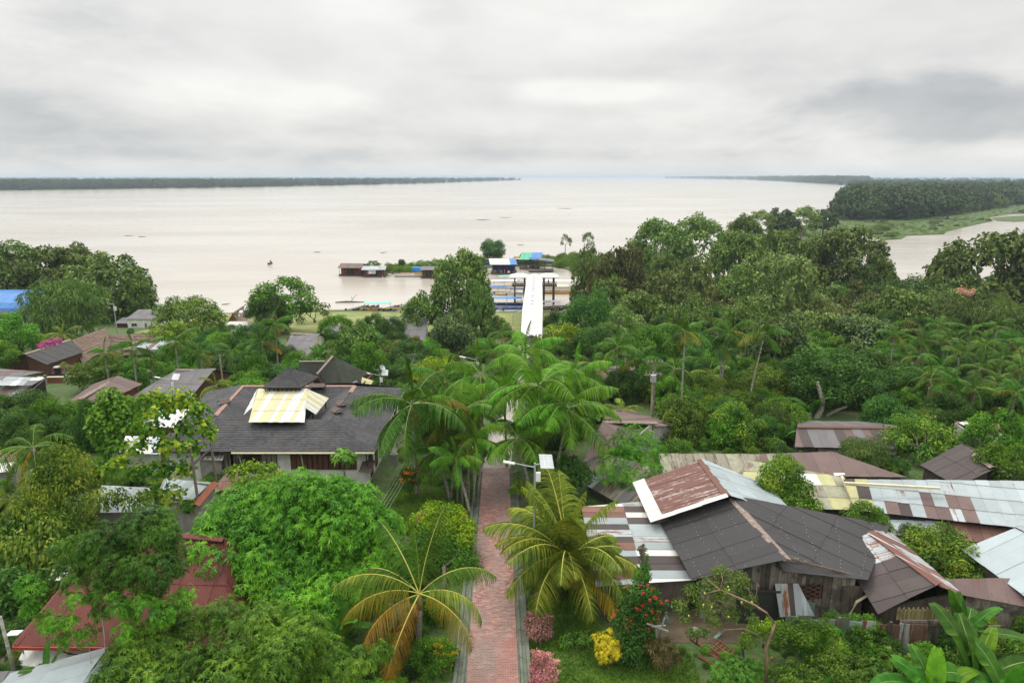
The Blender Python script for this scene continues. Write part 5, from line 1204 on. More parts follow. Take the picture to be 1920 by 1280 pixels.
# ---------------------------------------------------------------- lower left houses
def red_house():
    ez, rz = 11.9, 15.0
    t = thing('red_roofed_house', 'house with streaky red hipped tin roof under the mango trees', 'house', (-15, 30, 10))
    e0, e1 = pz(27, 1211, ez), pz(430, 1214, ez); r0, r1 = pz(212, 992, rz), pz(420, 1012, rz); e3 = Vector((e0.x+.5, 2*r0.y-e0.y, ez)); e2 = Vector((e1.x, 2*r1.y-e1.y, ez))
    roof_plane(t, [e0, e1, r1, r0], .8, 3.2, 't_red', seed=80); roof_plane(t, [e3, e0, r0], .8, 3.2, 't_red', seed=81); roof_plane(t, [e2, e3, r0, r1], .8, 3.2, 't_red', seed=82); roof_plane(t, [e1, e2, r1], .8, 3.2, 't_red', seed=83)
    ridge(t, e0, r0, .16, 't_red', name='hip_cap'); ridge(t, r0, r1, .2, 't_red')
    b = MB(); b.bar(e0+Vector((-.05, -.06, -.06)), e1+Vector((0, -.06, -.06)), .06, .16); b.build('fascia', M['red'], t)
    b = MB(); b.bar(e0+Vector((-.06, 0, -.06)), e3+Vector((-.06, 0, -.06)), .06, .16); b.build('fascia', M['steel'], t)
    w = [e0+Vector((.8, .7, 0)), e1+Vector((0, .7, 0)), e2+Vector((0, -.7, 0)), e3+Vector((.8, -.7, 0))]; wallring(t, w, ez-.1, 'white', z0=9.7)
    window(t, w[0], w[1], 2.6, 3.8, 10.4, 11.5, frame='black', bars=3)
    b = MB(); p = pz(112, 1218, ez-.1); b.tube([p, p+Vector((.25, .2, -.35)), p+Vector((.9, .5, -.7)), p+Vector((1.2, .6, -1.4))], .05, 6); b.build('downpipe', M['brownwood'], t)
    keepout([(p.x, p.y) for p in (e0, e1, e2, e3)], .2)
red_house()
planes('white_porch', 'low white concrete porch roof under the red eave at lower left', 'porch', [([(30, 1246, 10.9), (150, 1262, 10.9), (165, 1222, 11.1), (45, 1216, 11.1)], 'white', 3, 3)], walls=[(34, 1246, 10.9), (148, 1260, 10.9), (160, 1226, 10.9), (48, 1220, 10.9)], wallmat='white', seed=83)
planes('silver_gable_shed', 'bottom left shed roof of silver tin with a rusty brown patch', 'shed',
       [([(-40, 1330, 12.0), (20, 1262, 12.0), (203, 1214, 13.1), (150, 1290, 13.1)], P2([('t_galv', 3), ('t_galvc', 3)]), .8, 3), ([(300, 1330, 12.2), (275, 1232, 12.4), (203, 1214, 13.1), (150, 1290, 13.1)], P2([('t_galv', 1), ('t_galvr', 2), ('t_rust', 1)]), .7, 1.2)],
       walls=[(-20, 1318, 11.9), (280, 1320, 11.9), (265, 1240, 12.1), (28, 1270, 11.9)], wallmat='greywood_d', seed=84)
planes('grey_low_roof', 'brownish grey low roof in the bottom left corner', 'shed', [([(-60, 1300, 11.4), (60, 1300, 11.4), (92, 1254, 11.8), (-60, 1262, 11.8)], 't_grey', .8, 2)], seed=85)
planes('white_awning', 'white tin awning behind the red roof ridge at left', 'awning', [([(92, 1088, 11.3), (130, 1090, 11.3), (150, 1056, 11.7), (98, 1066, 11.6)], 't_white', .8, 2)], walls=[(95, 1086, 11.2), (128, 1087, 11.2), (145, 1060, 11.4), (100, 1068, 11.4)], seed=86)
# sheds between the yellow-leaved tree and the lodge
planes('white_tin_shed', 'shed with white ribbed tin roof edged by bricks behind the yellow-leaved tree', 'shed', [([(262, 798, 12.4), (375, 806, 12.4), (392, 768, 13.0), (300, 768, 13.0)], ['t_white', 't_white', 't_galv'], .8, 2.5)],
       walls=[(268, 796, 12.3), (376, 803, 12.3), (388, 772, 12.8), (300, 772, 12.8)], wallmat='brickred', seed=87)
planes('whitewashed_lean_to', 'small lean-to with streaky whitewashed tin beside the lodge gutter', 'shed', [([(372, 862, 12.1), (418, 864, 12.1), (424, 842, 12.6), (384, 841, 12.6)], ['t_wstreak'], .5, 2)],
       walls=[(374, 862, 12.0), (414, 863, 12.0), (416, 850, 12.2), (384, 850, 12.2)], wallmat='greywall', seed=88)
planes('brick_parapet_house', 'orange brick walled shed with ribbed grey roof beside the leaning utility pole', 'shed', [([(296, 934, 12.6), (362, 938, 12.6), (396, 905, 12.9), (312, 898, 12.9)], 't_galv', .6, 2.2)],
       walls=[(290, 936, 12.5), (366, 946, 12.75), (402, 906, 13.05), (308, 896, 12.8)], wallmat='greywall', seed=89, caps=[((366, 948, 12.85), (402, 905, 13.15), 'brickred')])
planes('pale_wall_shed', 'pale roofed shed low behind the yellow-green shrubs at left', 'shed', [([(222, 850, 11.6), (300, 852, 11.6), (300, 820, 12.1), (236, 818, 12.1)], ['t_white', 't_galvc'], .8, 2)], walls=[(226, 848, 11.5), (298, 850, 11.5), (298, 825, 11.9), (238, 822, 11.9)], wallmat='white', seed=90)
planes('brown_flat_roof', 'flat brown roof between the brick shed and the bright mango tree', 'roof', [([(394, 922, 11.9), (452, 918, 11.9), (470, 884, 12.2), (426, 886, 12.2)], ['t_brown', 't_rust'], .8, 1.5)], walls=[(398, 920, 11.8), (450, 916, 11.8), (466, 888, 12.0), (428, 888, 12.0)], wallmat='greywall', seed=91)
planes('patched_small_roof', 'small white, rust and grey roof at the left edge behind a coconut palm', 'shed', [([(-30, 888, 11.4), (30, 884, 11.4), (34, 848, 12.0), (-30, 852, 12.0)], P2([('t_white', 3), ('t_rust', 2), ('t_grey', 2)]), .7, 1.2)], walls=[(-28, 886, 11.3), (28, 882, 11.3), (30, 855, 11.8), (-28, 858, 11.8)], seed=92)
planes('silver_back_roof', 'silver tin roof seen through the young yellow-green leaves', 'shed', [([(170, 962, 12.2), (290, 960, 12.2), (286, 915, 12.8), (190, 912, 12.8)], ['t_galvc', 't_galv'], .8, 2)], walls=[(175, 960, 12.1), (286, 958, 12.1), (284, 920, 12.5), (192, 917, 12.5)], wallmat='greywall', seed=93)

# ---------------------------------------------------------------- path, kerbs, lawn, drive
def path():
    Lf = [gp(862, 1330), gp(870, 1280), gp(886, 1080), gp(903, 880)]; Rt = [gp(981, 1330), gp(977, 1280), gp(966, 1080), gp(957, 880)]
    y0, y1 = Lf[0].y, Lf[-1].y
    def edge(L, y):
        for p, q in zip(L, L[1:]):
            if y <= q.y: return p.x+(q.x-p.x)*(y-p.y)/(q.y-p.y)
        return L[-1].x
    root = MB(); root.poly([(edge(Lf, y0)-.05, y0-6, 10.02), (edge(Rt, y0)+.05, y0-6, 10.02), (edge(Rt, y1)+.05, y1, 10.02), (edge(Lf, y1)-.05, y1, 10.02)])
    o = root.build('path', M['kerb']); o['kind'] = 'structure'
    bw, bh = .235, .118; rows = int((y1-y0)/bh); rng = random.Random(1); pr = MB(); pr.box((0, 0, 0), (bw-.012, bh-.012, .06)); me = np_mesh('paver', pr.V, pr.F, M['paver']); cnt = 0; st = MB()
    for r in range(rows):
        y = y0+(r+.5)*bh; xl, xr = edge(Lf, y)+.10, edge(Rt, y)-.10; n = int((xr-xl)/bw); off = (bw/2 if r % 2 else 0); w_ = (xr-xl)/n
        for k in range(n+(r % 2)):
            hf = (r % 2) and k in (0, n); x = xl+(k+.5)*w_ if r % 2 == 0 else (xl+k*w_ if not hf else (xl+w_*.25 if k == 0 else xr-w_*.25)); z = 10.045+rng.uniform(-.005, .006); tz = rng.uniform(-.015, .015)
            if cnt < 300 and y > Lf[1].y-.15:
                q = mobj('paver', me, o, (x, y, z)); q.scale.x = w_/bw*(.5 if hf else 1); q.rotation_euler = (rng.uniform(-.02, .02), tz, 0); cnt += 1
            elif y > Lf[1].y-.6: st.box((x, y, z), ((w_*.5 if hf else w_)-.012, bh-.012, .06), m=0)
    s = st.build('pavers_beyond', M['paver'], o); s['kind'] = 'stuff'
    for side, L, sg in ((0, Lf, -1), (1, Rt, 1)):
        ys_ = [y0-3+i*1.05 for i in range(int((y1-y0+3)/1.05)+1)]; k_ = MB()
        kerb = thing('kerb', 'mossy concrete kerb and gutter along the %s side of the red brick path' % ('left' if sg < 0 else 'right'), 'kerb', (edge(L, 30), 30, 10), 'concrete kerbs of the brick path'); kerb['kind'] = 'structure'
        for ya, yb in zip(ys_, ys_[1:]):
            for (x0_, x1_, z1_) in ((.0, .12, .10), (.12, .34, .02), (.34, .50, .15)):
                xa, xb = edge(L, ya), edge(L, yb); b = MB()
                P = [Vector((xa+sg*x0_, ya+.01, 9.8)), Vector((xa+sg*x1_, ya+.01, 9.8)), Vector((xb+sg*x1_, yb-.01, 9.8)), Vector((xb+sg*x0_, yb-.01, 9.8))]
                if sg < 0: P = P[::-1]
                b.prism(P, Vector((0, 0, .2+z1_+rng.uniform(-.008, .008)))); b.build('kerb_stone' if z1_ > .05 else 'gutter_stone', M['kerb'], kerb)
    # pale concrete stretch beyond, going down the hill to the covered walkway
    b = MB(); pts = [(y1, -1.25, 1.15), (58, -1.1, 1.2), (70, -.6, 1.2), (85, .3, 1.2), (100, 1.5, 1.3), (118, 3.2, 1.5), (135, 4.6, 1.8)]
    for (ya, xa, wa), (yb, xb, wb) in zip(pts, pts[1:]):
        n = 6
        for i in range(n):
            f0, f1 = i/n, (i+1)/n; yA, yB = ya+(yb-ya)*f0, ya+(yb-ya)*f1; xA, xB = xa+(xb-xa)*f0, xa+(xb-xa)*f1; wA, wB = wa+(wb-wa)*f0, wa+(wb-wa)*f1
            b.prism([Vector((xA-wA, yA, T(xA, yA)+.03)), Vector((xA+wA, yA, T(xA, yA)+.03)), Vector((xB+wB, yB, T(xB, yB)+.03)), Vector((xB-wB, yB, T(xB, yB)+.03))], Vector((0, 0, .05)))
    o2 = b.build('concrete_path', M['concrete']); o2['kind'] = 'structure'
    keepout([(edge(Lf, y0)-.6, y0-6), (edge(Rt, y0)+.6, y0-6), (edge(Rt, y1)+.6, y1), (edge(Lf, y1)-.6, y1)], .1)
    keepout([(-2.6, y1), (1.2, y1), (1.8, 85), (3.2, 100), (6.8, 135), (2.5, 135), (-.8, 100), (-1.8, 85)])
    # lawn sheets: a hair above the ground
    for nm, P in (('lawn', [gp(u, v) for u, v in ((690, 1000), (880, 1010), (897, 900), (890, 862), (770, 862), (735, 905))]), ('lawn', [gp(u, v) for u, v in ((992, 1330), (1330, 1330), (1300, 1235), (1130, 1180), (1090, 1120), (990, 1120))]),
                  ('drive', [gp(u, v) for u, v in ((672, 925), (700, 938), (745, 870), (742, 850), (725, 850))]), ('side_path', [gp(u, v) for u, v in ((731, 853), (752, 853), (775, 790), (757, 790))])):
        b = MB(); off = {'lawn': .02, 'drive': .05, 'side_path': .05}[nm]; b.prism([Vector((p.x, p.y, T(p.x, p.y)-.3)) for p in P], Vector((0, 0, .3+off)))
        o = b.build(nm, M[{'lawn': 'lawn', 'drive': 'asphalt', 'side_path': 'concrete'}[nm]]); o['kind'] = 'structure'; keepout([(p.x, p.y) for p in P])
        if nm == 'lawn': LAWNS.append(P)
    P = [pz(u, v, 0) for u, v in ((280, 588), (420, 584), (640, 581), (760, 583), (820, 582), (1075, 580), (1070, 600), (900, 625), (700, 622), (560, 640), (520, 600), (420, 596), (280, 600))]
    keepout([(p.x, p.y*1.0) for p in P], .5)
LAWNS = []
path()
# ---------------------------------------------------------------- covered walkway and pier
def walkway():
    t = thing('covered_walkway', 'long straight walkway under a white roof leading down to the river pier', 'walkway', (5.6, 150, 2))
    secs = [((989, 516, 7.9), (1016, 516, 7.9), (1017, 583, 7.2), (979.5, 583, 7.2), .5), ((980, 578, 7.9), (1017, 578, 7.9), (1015.5, 634, 7.0), (977, 634, 7.0), .55), ((978, 631, 6.0), (1014, 631, 6.0), (1011, 652, 5.6), (978, 652, 5.6), .4)]
    for k, (a, b_, c, d, rise) in enumerate(secs):
        A, B, C, D = [pz(*p) for p in (a, b_, c, d)]; m0, m1 = (A+B)/2+Vector((0, 0, rise)), (C+D)/2+Vector((0, 0, rise))
        roof_plane(t, [D, A, m0, m1], 1.0, 4, 'w_clean', seed=100+k, wob=.003); roof_plane(t, [B, C, m1, m0], 1.0, 4, 'w_clean', seed=110+k, wob=.003); ridge(t, m1, m0, .25, 'whitepaint', up=.07)
        n = 16 if k == 0 else 6
        for i in range(n):           # little vents standing on the ridge
            if k == 0:
                p = m0.lerp(m1, (i+.5)/n)+Vector((-.1, 0, .16)); b = MB(); b.box(p, (.7, .16, .12)); b.build('ridge_vent', M['greypaint'], t)
        for i in range(9):
            for (P, Q) in ((D, A), (C, B)):
                p = P.lerp(Q, i/8); g = min(T(p.x, p.y), 2)-.6 if p.y < shore(p.x) else -3
                b = MB(); b.bar((p.x, p.y, g), (p.x, p.y, p.z), .18); b.build('post', M['whitepaint'], t)
        for (P, Q) in ((D, A), (C, B)):
            b = MB(); b.bar(P+Vector((0, 0, -.08)), Q+Vector((0, 0, -.08)), .08, .26); b.build('eave_board', M['whitepaint'], t)
            b = MB(); b.bar(P+Vector((0, 0, -1.9)), Q+Vector((0, 0, -1.9)), .06, .9); b.build('side_rail', M['whitepaint'], t)
        b = MB(); b.bar((D+C)/2+Vector((0, 0, -2.5)), (A+B)/2+Vector((0, 0, -2.5)), 3.2, .2); b.build('floor', M['concrete'], t)
        keepout([(p.x, p.y) for p in (A, B, C, D)], 1.0)
    # white gable curtain at the near end
    A, B, C, D = [pz(*p) for p in secs[2][:4]]; b = MB(); b.prism([D+Vector((0, 0, -1.1)), C+Vector((0, 0, -1.1)), C, (C+D)/2+Vector((0, 0, .4)), D], Vector((0, .1, 0))); b.build('end_panel', M['whitepaint'], t)
    # pier head: two roofed lookout decks on tall dark posts
    for (u0, u1, lab) in ((961, 988, 'left'), (1016, 1043, 'right')):
        p = thing('pier_lookout', 'roofed lookout deck on tall dark posts at the %s side of the white walkway end' % lab, 'lookout', (0, 0, 0), 'lookout decks at the pier end')
        y = 178.0; a, b_ = pd(u0, 536, y), pd(u1, 536, y); p.location = ((a.x+b_.x)/2, y+2, 0); dz = a.z
        bb = MB(); bb.box(((a.x+b_.x)/2, y+2, dz), (b_.x-a.x+.4, 4.2, .28)); bb.build('deck', M['brownwood'], p)
        for x in (a.x+.6, b_.x-.6):
            for yy in (y+.2, y+3.8):
                bb = MB(); bb.bar((x, yy, -3.1), (x, yy, dz+2.3), .42 if yy < y+1 else .36); bb.build('pile', M['darkpost'], p)
        for yy in (y+.2,): 
            bb = MB(); bb.bar((a.x+.6, yy, dz-1.9), (b_.x-.6, yy, dz-1.9), .18); bb.bar((a.x+.6, yy, .8), (b_.x-.6, yy, .8), .15); bb.build('cross_beam', M['darkpost'], p)
        for k in range(9):
            x = a.x+(b_.x-a.x)*k/8; bb = MB(); bb.bar((x, y-.0, dz+.1), (x, y-.0, dz+1.0), .1); bb.build('baluster', M['cream'], p)
        bb = MB(); bb.bar((a.x, y, dz+1.0), (b_.x, y, dz+1.0), .12); bb.build('handrail', M['orangewood'], p)
        rz0 = dz+2.35; m = Vector(((a.x+b_.x)/2, y+2, rz0+.75)); q0, q1 = Vector((a.x-.7, y-.6, rz0)), Vector((b_.x+.7, y-.6, rz0)); q2, q3 = Vector((b_.x+.7, y+4.6, rz0)), Vector((a.x-.7, y+4.6, rz0))
        l, r = m+Vector((-.9, 0, 0)), m+Vector((.9, 0, 0))
        for P in ([q0, q1, r, l], [q2, q3, l, r], [q3, q0, l], [q1, q2, r]): roof_plane(p, P, 1.1, 3, 'w_clean', seed=3, wob=.002)
        bb = MB(); bb.bar(q0+Vector((0, 0, -.1)), q1+Vector((0, 0, -.1)), .1, .2); bb.build('fascia', M['whitepaint'], p)
walkway()

# ---------------------------------------------------------------- boats
def boat(label, u, v, L, rz, hull='brownboat', canopy=None, W_=None, group='boats moored along the shore', cat='boat', motor=True, trim=None, person=False, name='boat', z=None, high=1.0, cabin=None):
    p = pz(u, v, 0 if z is None else z); t = thing(name, label, cat, (p.x, p.y, p.z), group, radians(rz)); W_ = W_ or L*.17; n = 11
    V, Fc = [], []; H = (.5+L*.012)*high
    for i in range(n):
        s = i/(n-1); x = (s-.5)*L; w = W_/2*(min(1, (1-s)*3.2)**.6)*(1 if s > .12 else .8+s*1.6)*1.0; w = max(w, .04); sh = .35*H*(max(0, s-.6)/.4)**2+.1*H*(max(0, .2-s)/.2)
        zb = -.14+sh*.5
        V += [(x, -w, H*.75+sh), (x, -w*.72, zb), (x, w*.72, zb), (x, w, H*.75+sh), (x, w*.86, H*.75+sh), (x, w*.6, zb+.12), (x, -w*.6, zb+.12), (x, -w*.86, H*.75+sh)]
    for i in range(n-1):
        for k in range(8): a, b_ = i*8+k, i*8+(k+1) % 8; Fc.append((a, a+8, b_+8, b_))
    Fc.append(tuple(range(0, 8))); Fc.append(tuple(range((n-1)*8+7, (n-1)*8-1, -1)))
    mobj('hull', np_mesh('hull', V, Fc, M[hull], smooth=False), t)
    b = MB()
    for s in (-.3, -.1, .1, .28): b.box((s*L, 0, H*.55), (.25, W_*.72, .05))
    b.build('bench', M[trim or 'orangewood'], t, local=True)
    if trim:
        b = MB()
        for sg in (-1, 1): b.tube([(-L*.48, sg*W_*.41, H*.8), (L*.15, sg*W_*.5, H*.78), (L*.38, sg*W_*.30, H*.95), (L*.49, 0, H*1.15)], .055, 5)
        b.build('gunwale', M[trim], t, local=True)
    if canopy:
        b = MB(); l0, l1 = -L*.38, L*.22; hh = H+1.25
        for k in range(6):
            a0, a1 = -1+k/3, -1+(k+1)/3
            P = [Vector((l0, a0*W_*.52, hh+.22*(1-a0*a0))), Vector((l1, a0*W_*.52, hh+.22*(1-a0*a0))), Vector((l1, a1*W_*.52, hh+.22*(1-a1*a1))), Vector((l0, a1*W_*.52, hh+.22*(1-a1*a1)))]; b.prism(P, Vector((0, 0, .05)))
        b.build('canopy', M[canopy], t, local=True)
        b = MB()
        for x in (l0+.1, (l0+l1)/2, l1-.1):
            for sg in (-1, 1): b.tube([(x, sg*W_*.46, H*.6), (x, sg*W_*.46, hh+.05)], .035, 5)
        b.build('canopy_frame', M['steel'], t, local=True)
    if cabin:
        b = MB(); b.box((-L*.08, 0, H*.6+.7), (L*.62, W_*.8, 1.3)); c = b.build('cabin', M[cabin], t, local=True)
        b = MB(); b.box((-L*.08, 0, H*.6+1.42), (L*.66, W_*.95, .12)); b.build('cabin_roof', M[trim or 'whitepaint'], t, local=True)
        b = MB()
        for k in range(8): 
            for sg in (-1, 1): b.box((-L*.36+k*L*.08, sg*W_*.41, H*.6+.85), (L*.045, .05, .5))
        b.build('window', M['glass'], c, local=True)
    if motor:
        b = MB(); b.box((-L*.5-.05, 0, H*.95), (.42, .34, .5)); b.box((-L*.5-.12, 0, H*.3), (.16, .14, 1.0)); b.build('outboard_motor', M['blackplastic'], t, local=True)
    return t
def person(label, x, y, z, rz, sit=False, cloth='cloth', group=None, s=1.0):
    """a standing or sitting figure grown from a skinned skeleton"""
    if sit: J = {'pel': (0, 0, .22), 'che': (0, .02, .55), 'nek': (0, .02, .74), 'hed': (0, .04, .90), 'kl': (.11, .38, .30), 'kr': (-.11, .38, .30), 'fl': (.11, .42, .0), 'fr': (-.11, .42, .0), 'sl': (.18, .02, .68), 'sr': (-.18, .02, .68), 'el': (.24, .15, .45), 'er': (-.24, .15, .45), 'hl': (.16, .34, .42), 'hr': (-.16, .34, .42)}
    else: J = {'pel': (0, 0, .92), 'che': (0, .01, 1.28), 'nek': (0, .01, 1.47), 'hed': (0, .02, 1.62), 'kl': (.10, .03, .5), 'kr': (-.10, .05, .5), 'fl': (.11, 0, .04), 'fr': (-.11, .02, .04), 'sl': (.18, 0, 1.40), 'sr': (-.18, 0, 1.40), 'el': (.23, .02, 1.12), 'er': (-.23, .02, 1.12), 'hl': (.22, .10, .86), 'hr': (-.22, .10, .86)}
    names = list(J); R = {'pel': .14, 'che': .15, 'nek': .06, 'hed': .105, 'kl': .065, 'kr': .065, 'fl': .045, 'fr': .045, 'sl': .06, 'sr': .06, 'el': .042, 'er': .042, 'hl': .032, 'hr': .032}
    E = [('pel', 'che'), ('che', 'nek'), ('nek', 'hed'), ('pel', 'kl'), ('pel', 'kr'), ('kl', 'fl'), ('kr', 'fr'), ('che', 'sl'), ('che', 'sr'), ('sl', 'el'), ('sr', 'er'), ('el', 'hl'), ('er', 'hr')]
    me = bpy.data.meshes.new('body'); me.from_pydata([tuple(c*s for c in J[k]) for k in names], [(names.index(a), names.index(b)) for a, b in E], [])
    t = thing('person', label, 'person', (x, y, z), group, rz); o = mobj('body', me, t); o.modifiers.new('skin', 'SKIN')
    for i, k in enumerate(names): me.skin_vertices[0].data[i].radius = (R[k]*s, R[k]*s); me.skin_vertices[0].data[i].use_root = (i == 0)
    sb = o.modifiers.new('smooth', 'SUBSURF'); sb.levels = sb.render_levels = 1; me.materials.append(M[cloth])
    h = J['hed']; b = MB()
    for k in range(1): b.tube([(h[0]*s, h[1]*s, (h[2]-.10)*s), (h[0]*s, h[1]*s, h[2]*s), (h[0]*s, h[1]*s, (h[2]+.12)*s)], [.06*s, .10*s, .05*s], 8)
    b.build('head', M['skin'], t, local=True); b = MB(); b.tube([(h[0]*s, (h[1]-.02)*s, (h[2]+.03)*s), (h[0]*s, (h[1]-.02)*s, (h[2]+.15)*s)], [.115*s, .06*s], 8); b.build('hair', M['blackplastic'], t, local=True)
    return t
def floating_house(label, u0, u1, v, wallm, roofm, depth=6, hw=2.3, rise=1.1, sign=False, rz=0, name='floating_house'):
    a, b_ = pz(u0, v, .5), pz(u1, v, .5); c = (a+b_)/2; w = (b_-a).length; t = thing(name, label, 'floating house', (c.x, c.y+depth/2, 0), 'floating houses on the river', radians(rz))
    b = MB()
    for k in range(5): b.tube([(-w*.54, -depth*.5+depth*k/4, .12), (w*.54, -depth*.5+depth*k/4, .12)], .3, 7)
    b.build('log_raft', M['greywood_d'], t, local=True); b = MB(); b.box((0, 0, .5), (w*1.06, depth*1.12, .12)); b.build('deck', M['greywood_d'], t, local=True)
    x0, x1, y0, y1 = -w*.46, w*.46, -depth*.36, depth*.42
    b = MB()
    for (cx, cy, sx, sy) in ((0, y1, x1-x0, .1), (x0, (y0+y1)/2, .1, y1-y0), (x1, (y0+y1)/2, .1, y1-y0)): b.box((cx, cy, .56+hw/2), (sx, sy, hw))
    b.box((x0+(x1-x0)*.16, y0, .56+hw/2), ((x1-x0)*.3, .1, hw)); b.box((x1-(x1-x0)*.18, y0, .56+hw/2), ((x1-x0)*.34, .1, hw)); b.box((0, y0, .56+hw*.92), ((x1-x0)*.4, .1, hw*.16)); b.build('wall', M[wallm], t, local=True)
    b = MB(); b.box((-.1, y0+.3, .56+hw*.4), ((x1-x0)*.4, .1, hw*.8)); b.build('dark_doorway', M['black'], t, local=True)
    for k, s in enumerate((-.30, .30)): b = MB(); b.box((s*(x1-x0), y0-.06, .56+hw*.58), (.8, .05, .7)); b.build('window', M['black' if k else 'glass'], t, local=True)
    for sx in (-1, 1):
        pass
    for sy in (-1, 1):
        P = [Vector((-w*.56, sy*depth*.60, .56+hw-.05)), Vector((w*.56, sy*depth*.60, .56+hw-.05)), Vector((w*.56, 0, .56+hw+rise)), Vector((-w*.56, 0, .56+hw+rise))]
        n = 6
        for k in range(n):
            q = [P[0].lerp(P[1], k/n), P[0].lerp(P[1], (k+1)/n-.002), P[3].lerp(P[2], (k+1)/n-.002), P[3].lerp(P[2], k/n)]; bb = MB(); bb.prism(q, Vector((0, 0, .05)), 0, lambda p: (p.x, p.y)); bb.build('roof_sheet', M[roofm], t, local=True)
    for sx in (-1, 1): bb = MB(); X = sx*w*.46; bb.prism([Vector((X, y0, .56+hw)), Vector((X, y1, .56+hw)), Vector((X, 0, .56+hw+rise*.85))], Vector((-sx*.08, 0, 0))); bb.build('gable', M[wallm], t, local=True)
    for x in (-w*.5, 0, w*.5): bb = MB(); bb.bar((x, -depth*.52, .5), (x, -depth*.52, .56+hw), .1); bb.build('porch_post', M['greywood_d'], t, local=True)
    if sign:
        bb = MB(); bb.box((-w*.08, -depth*.56, 1.75), (w*.36, .05, 1.0)); bn = bb.build('banner', M['whitepaint'], t, local=True)
        bb = MB(); bb.box((-w*.22, -depth*.56-.04, 1.78), (.45, .03, .5)); bb.build('banner_mark', M['red'], bn, local=True)
        bb = MB()
        for k in range(7): bb.box((-w*.12+k*.28, -depth*.56-.04, 1.85), (.18, .03, .28)); 
        for k in range(6): bb.box((-w*.12+k*.30, -depth*.56-.04, 1.5), (.2, .03, .1))
        bb.build('banner_print', M['navy'], bn, local=True)
    return t
floating_house('left floating house with maroon tin roof and orange-red board walls', 638, 679, 515, 'redwood', 't_brown', rz=-6)
floating_house('right floating house with pale roof and a white banner on its front', 680, 720, 517, 'redwood', 't_galv', sign=True, hw=2.0, rise=.8, rz=3)
boat('small motorboat tied at the right floating house', 719, 519, 3.5, 80, 'whiteboat', None, trim='blue', name='motorboat')
floating_house('small raft hut with brown walls partly behind the tall shore tree', 790, 818, 519, 'brownwood', 't_grey', depth=5, rise=.8, name='raft_hut')
p = pz(782, 512, 0)
t = thing('blue_tank', 'bright blue tarpaulin box on the raft left of the small raft hut', 'box', (p.x, p.y, 0)); b = MB(); b.box((p.x, p.y, 1.3), (3.6, 2.2, 1.6)); b.build('tarp', M['bluet'], t); b = MB(); b.box((p.x, p.y, .3), (4.4, 3, .3)); b.build('raft', M['greywood_d'], t)
boat('long grey canoe lying left of the blue tarpaulin box', 765, 519, 9, 3, 'greypaint', None, motor=False)
boat('canoe with red load moored by the grass spit', 757, 515, 7, -4, 'whiteboat', None, trim='red')
boat('yellow canoe against the reeds near the blue box', 772, 514, 8, 0, 'yellow', None)
def raft(label, u0, u1, v, roof, hw, depth, rise, wall=None, name='floating_stall', open_=True, rz=0, slope=0):
    a, b_ = pz(u0, v, .5), pz(u1, v, .5); w = (b_-a).length; c = (a+b_)/2; t = thing(name, label, 'floating shed', (c.x, c.y+depth/2, 0), None, radians(rz)); b = MB()
    for k in range(5): b.tube([(-w*.52, -depth*.5+depth*k/4, .1), (w*.52, -depth*.5+depth*k/4, .1)], .3, 6)
    b.build('log_raft', M['greywood_d'], t, local=True); b = MB(); b.box((0, 0, .5), (w, depth, .12)); b.build('deck', M['brownwood'], t, local=True)
    for x in (-.47, -.16, .16, .47):
        for y in (-.45, .45): bb = MB(); bb.bar((x*w, y*depth, .5), (x*w, y*depth, .5+hw), .12); bb.build('post', M['greywood_d'], t, local=True)
    if wall: b = MB(); b.box((0, depth*.3, .5+hw*.45), (w*.9, depth*.25, hw*.9)); b.build('wall', M[wall], t, local=True)
    n = 8
    for sy in (-1, 1):
        for k in range(n):
            x0, x1 = -w*.54+w*1.08*k/n, -w*.54+w*1.08*(k+1)/n-.02; m = roof[k % len(roof)] if isinstance(roof, list) else roof(k, sy)
            bb = MB(); bb.prism([Vector((x0, sy*depth*.58, .5+hw)), Vector((x1, sy*depth*.58, .5+hw)), Vector((x1+slope, 0, .5+hw+rise)), Vector((x0+slope, 0, .5+hw+rise))], Vector((0, 0, .05)), 0, lambda p: (p.x, p.y)); bb.build('roof_sheet', M[m], t, local=True)
    rg = random.Random(u0)
    for k in range(7): bb = MB(); s = rg.uniform(.4, .9); bb.box((rg.uniform(-.4, .4)*w, -depth*rg.uniform(.2, .45), .56+s/2), (s, s*.8, s)); bb.build('crate', M[rg.choice(['bluet', 'greywood', 'redwood', 'white', 'black'])], t, local=True)
    return t
raft('floating stall with long pale and blue-ended roof in front of the yellow riverboat', 921, 968, 512, lambda k, s: 't_white' if k < 6 else 't_blue', 3.0, 8, 1.5, 'navy', slope=-.6)
raft('floating shed with roof half sea-green and half bright blue', 975, 1012, 503, lambda k, s: 't_green' if k < 4 else 't_blue', 3.2, 9, 2.0, None, slope=1.0)
def pier_frame():
    p = pz(1015, 508, .5); t = thing('mooring_frame', 'bare grey post frame on a raft right of the blue and green floating roof', 'frame', (p.x, p.y, 0)); 
    b = MB(); b.box((p.x, p.y+3, .45), (9, 6, .15)); b.build('deck', M['greywood_d'], t)
    for x in (-4, -1.3, 1.3, 4):
        for y in (.5, 5.5): b = MB(); b.bar((p.x+x, p.y+y, .4), (p.x+x, p.y+y, 4.2), .12); b.build('post', M['greywood_d'], t)
    for y in (.5, 5.5): b = MB(); b.bar((p.x-4.4, p.y+y, 4.6), (p.x+4.6, p.y+y, 3.4), .14); b.build('rail', M['greywood_d'], t)
    roof_plane(t, [Vector((p.x-1, p.y, 4.3)), Vector((p.x+4.6, p.y, 3.7)), Vector((p.x+4.6, p.y+6, 3.8)), Vector((p.x-1, p.y+6, 4.6))], 1.2, 3, 't_grey', seed=9)
pier_frame()
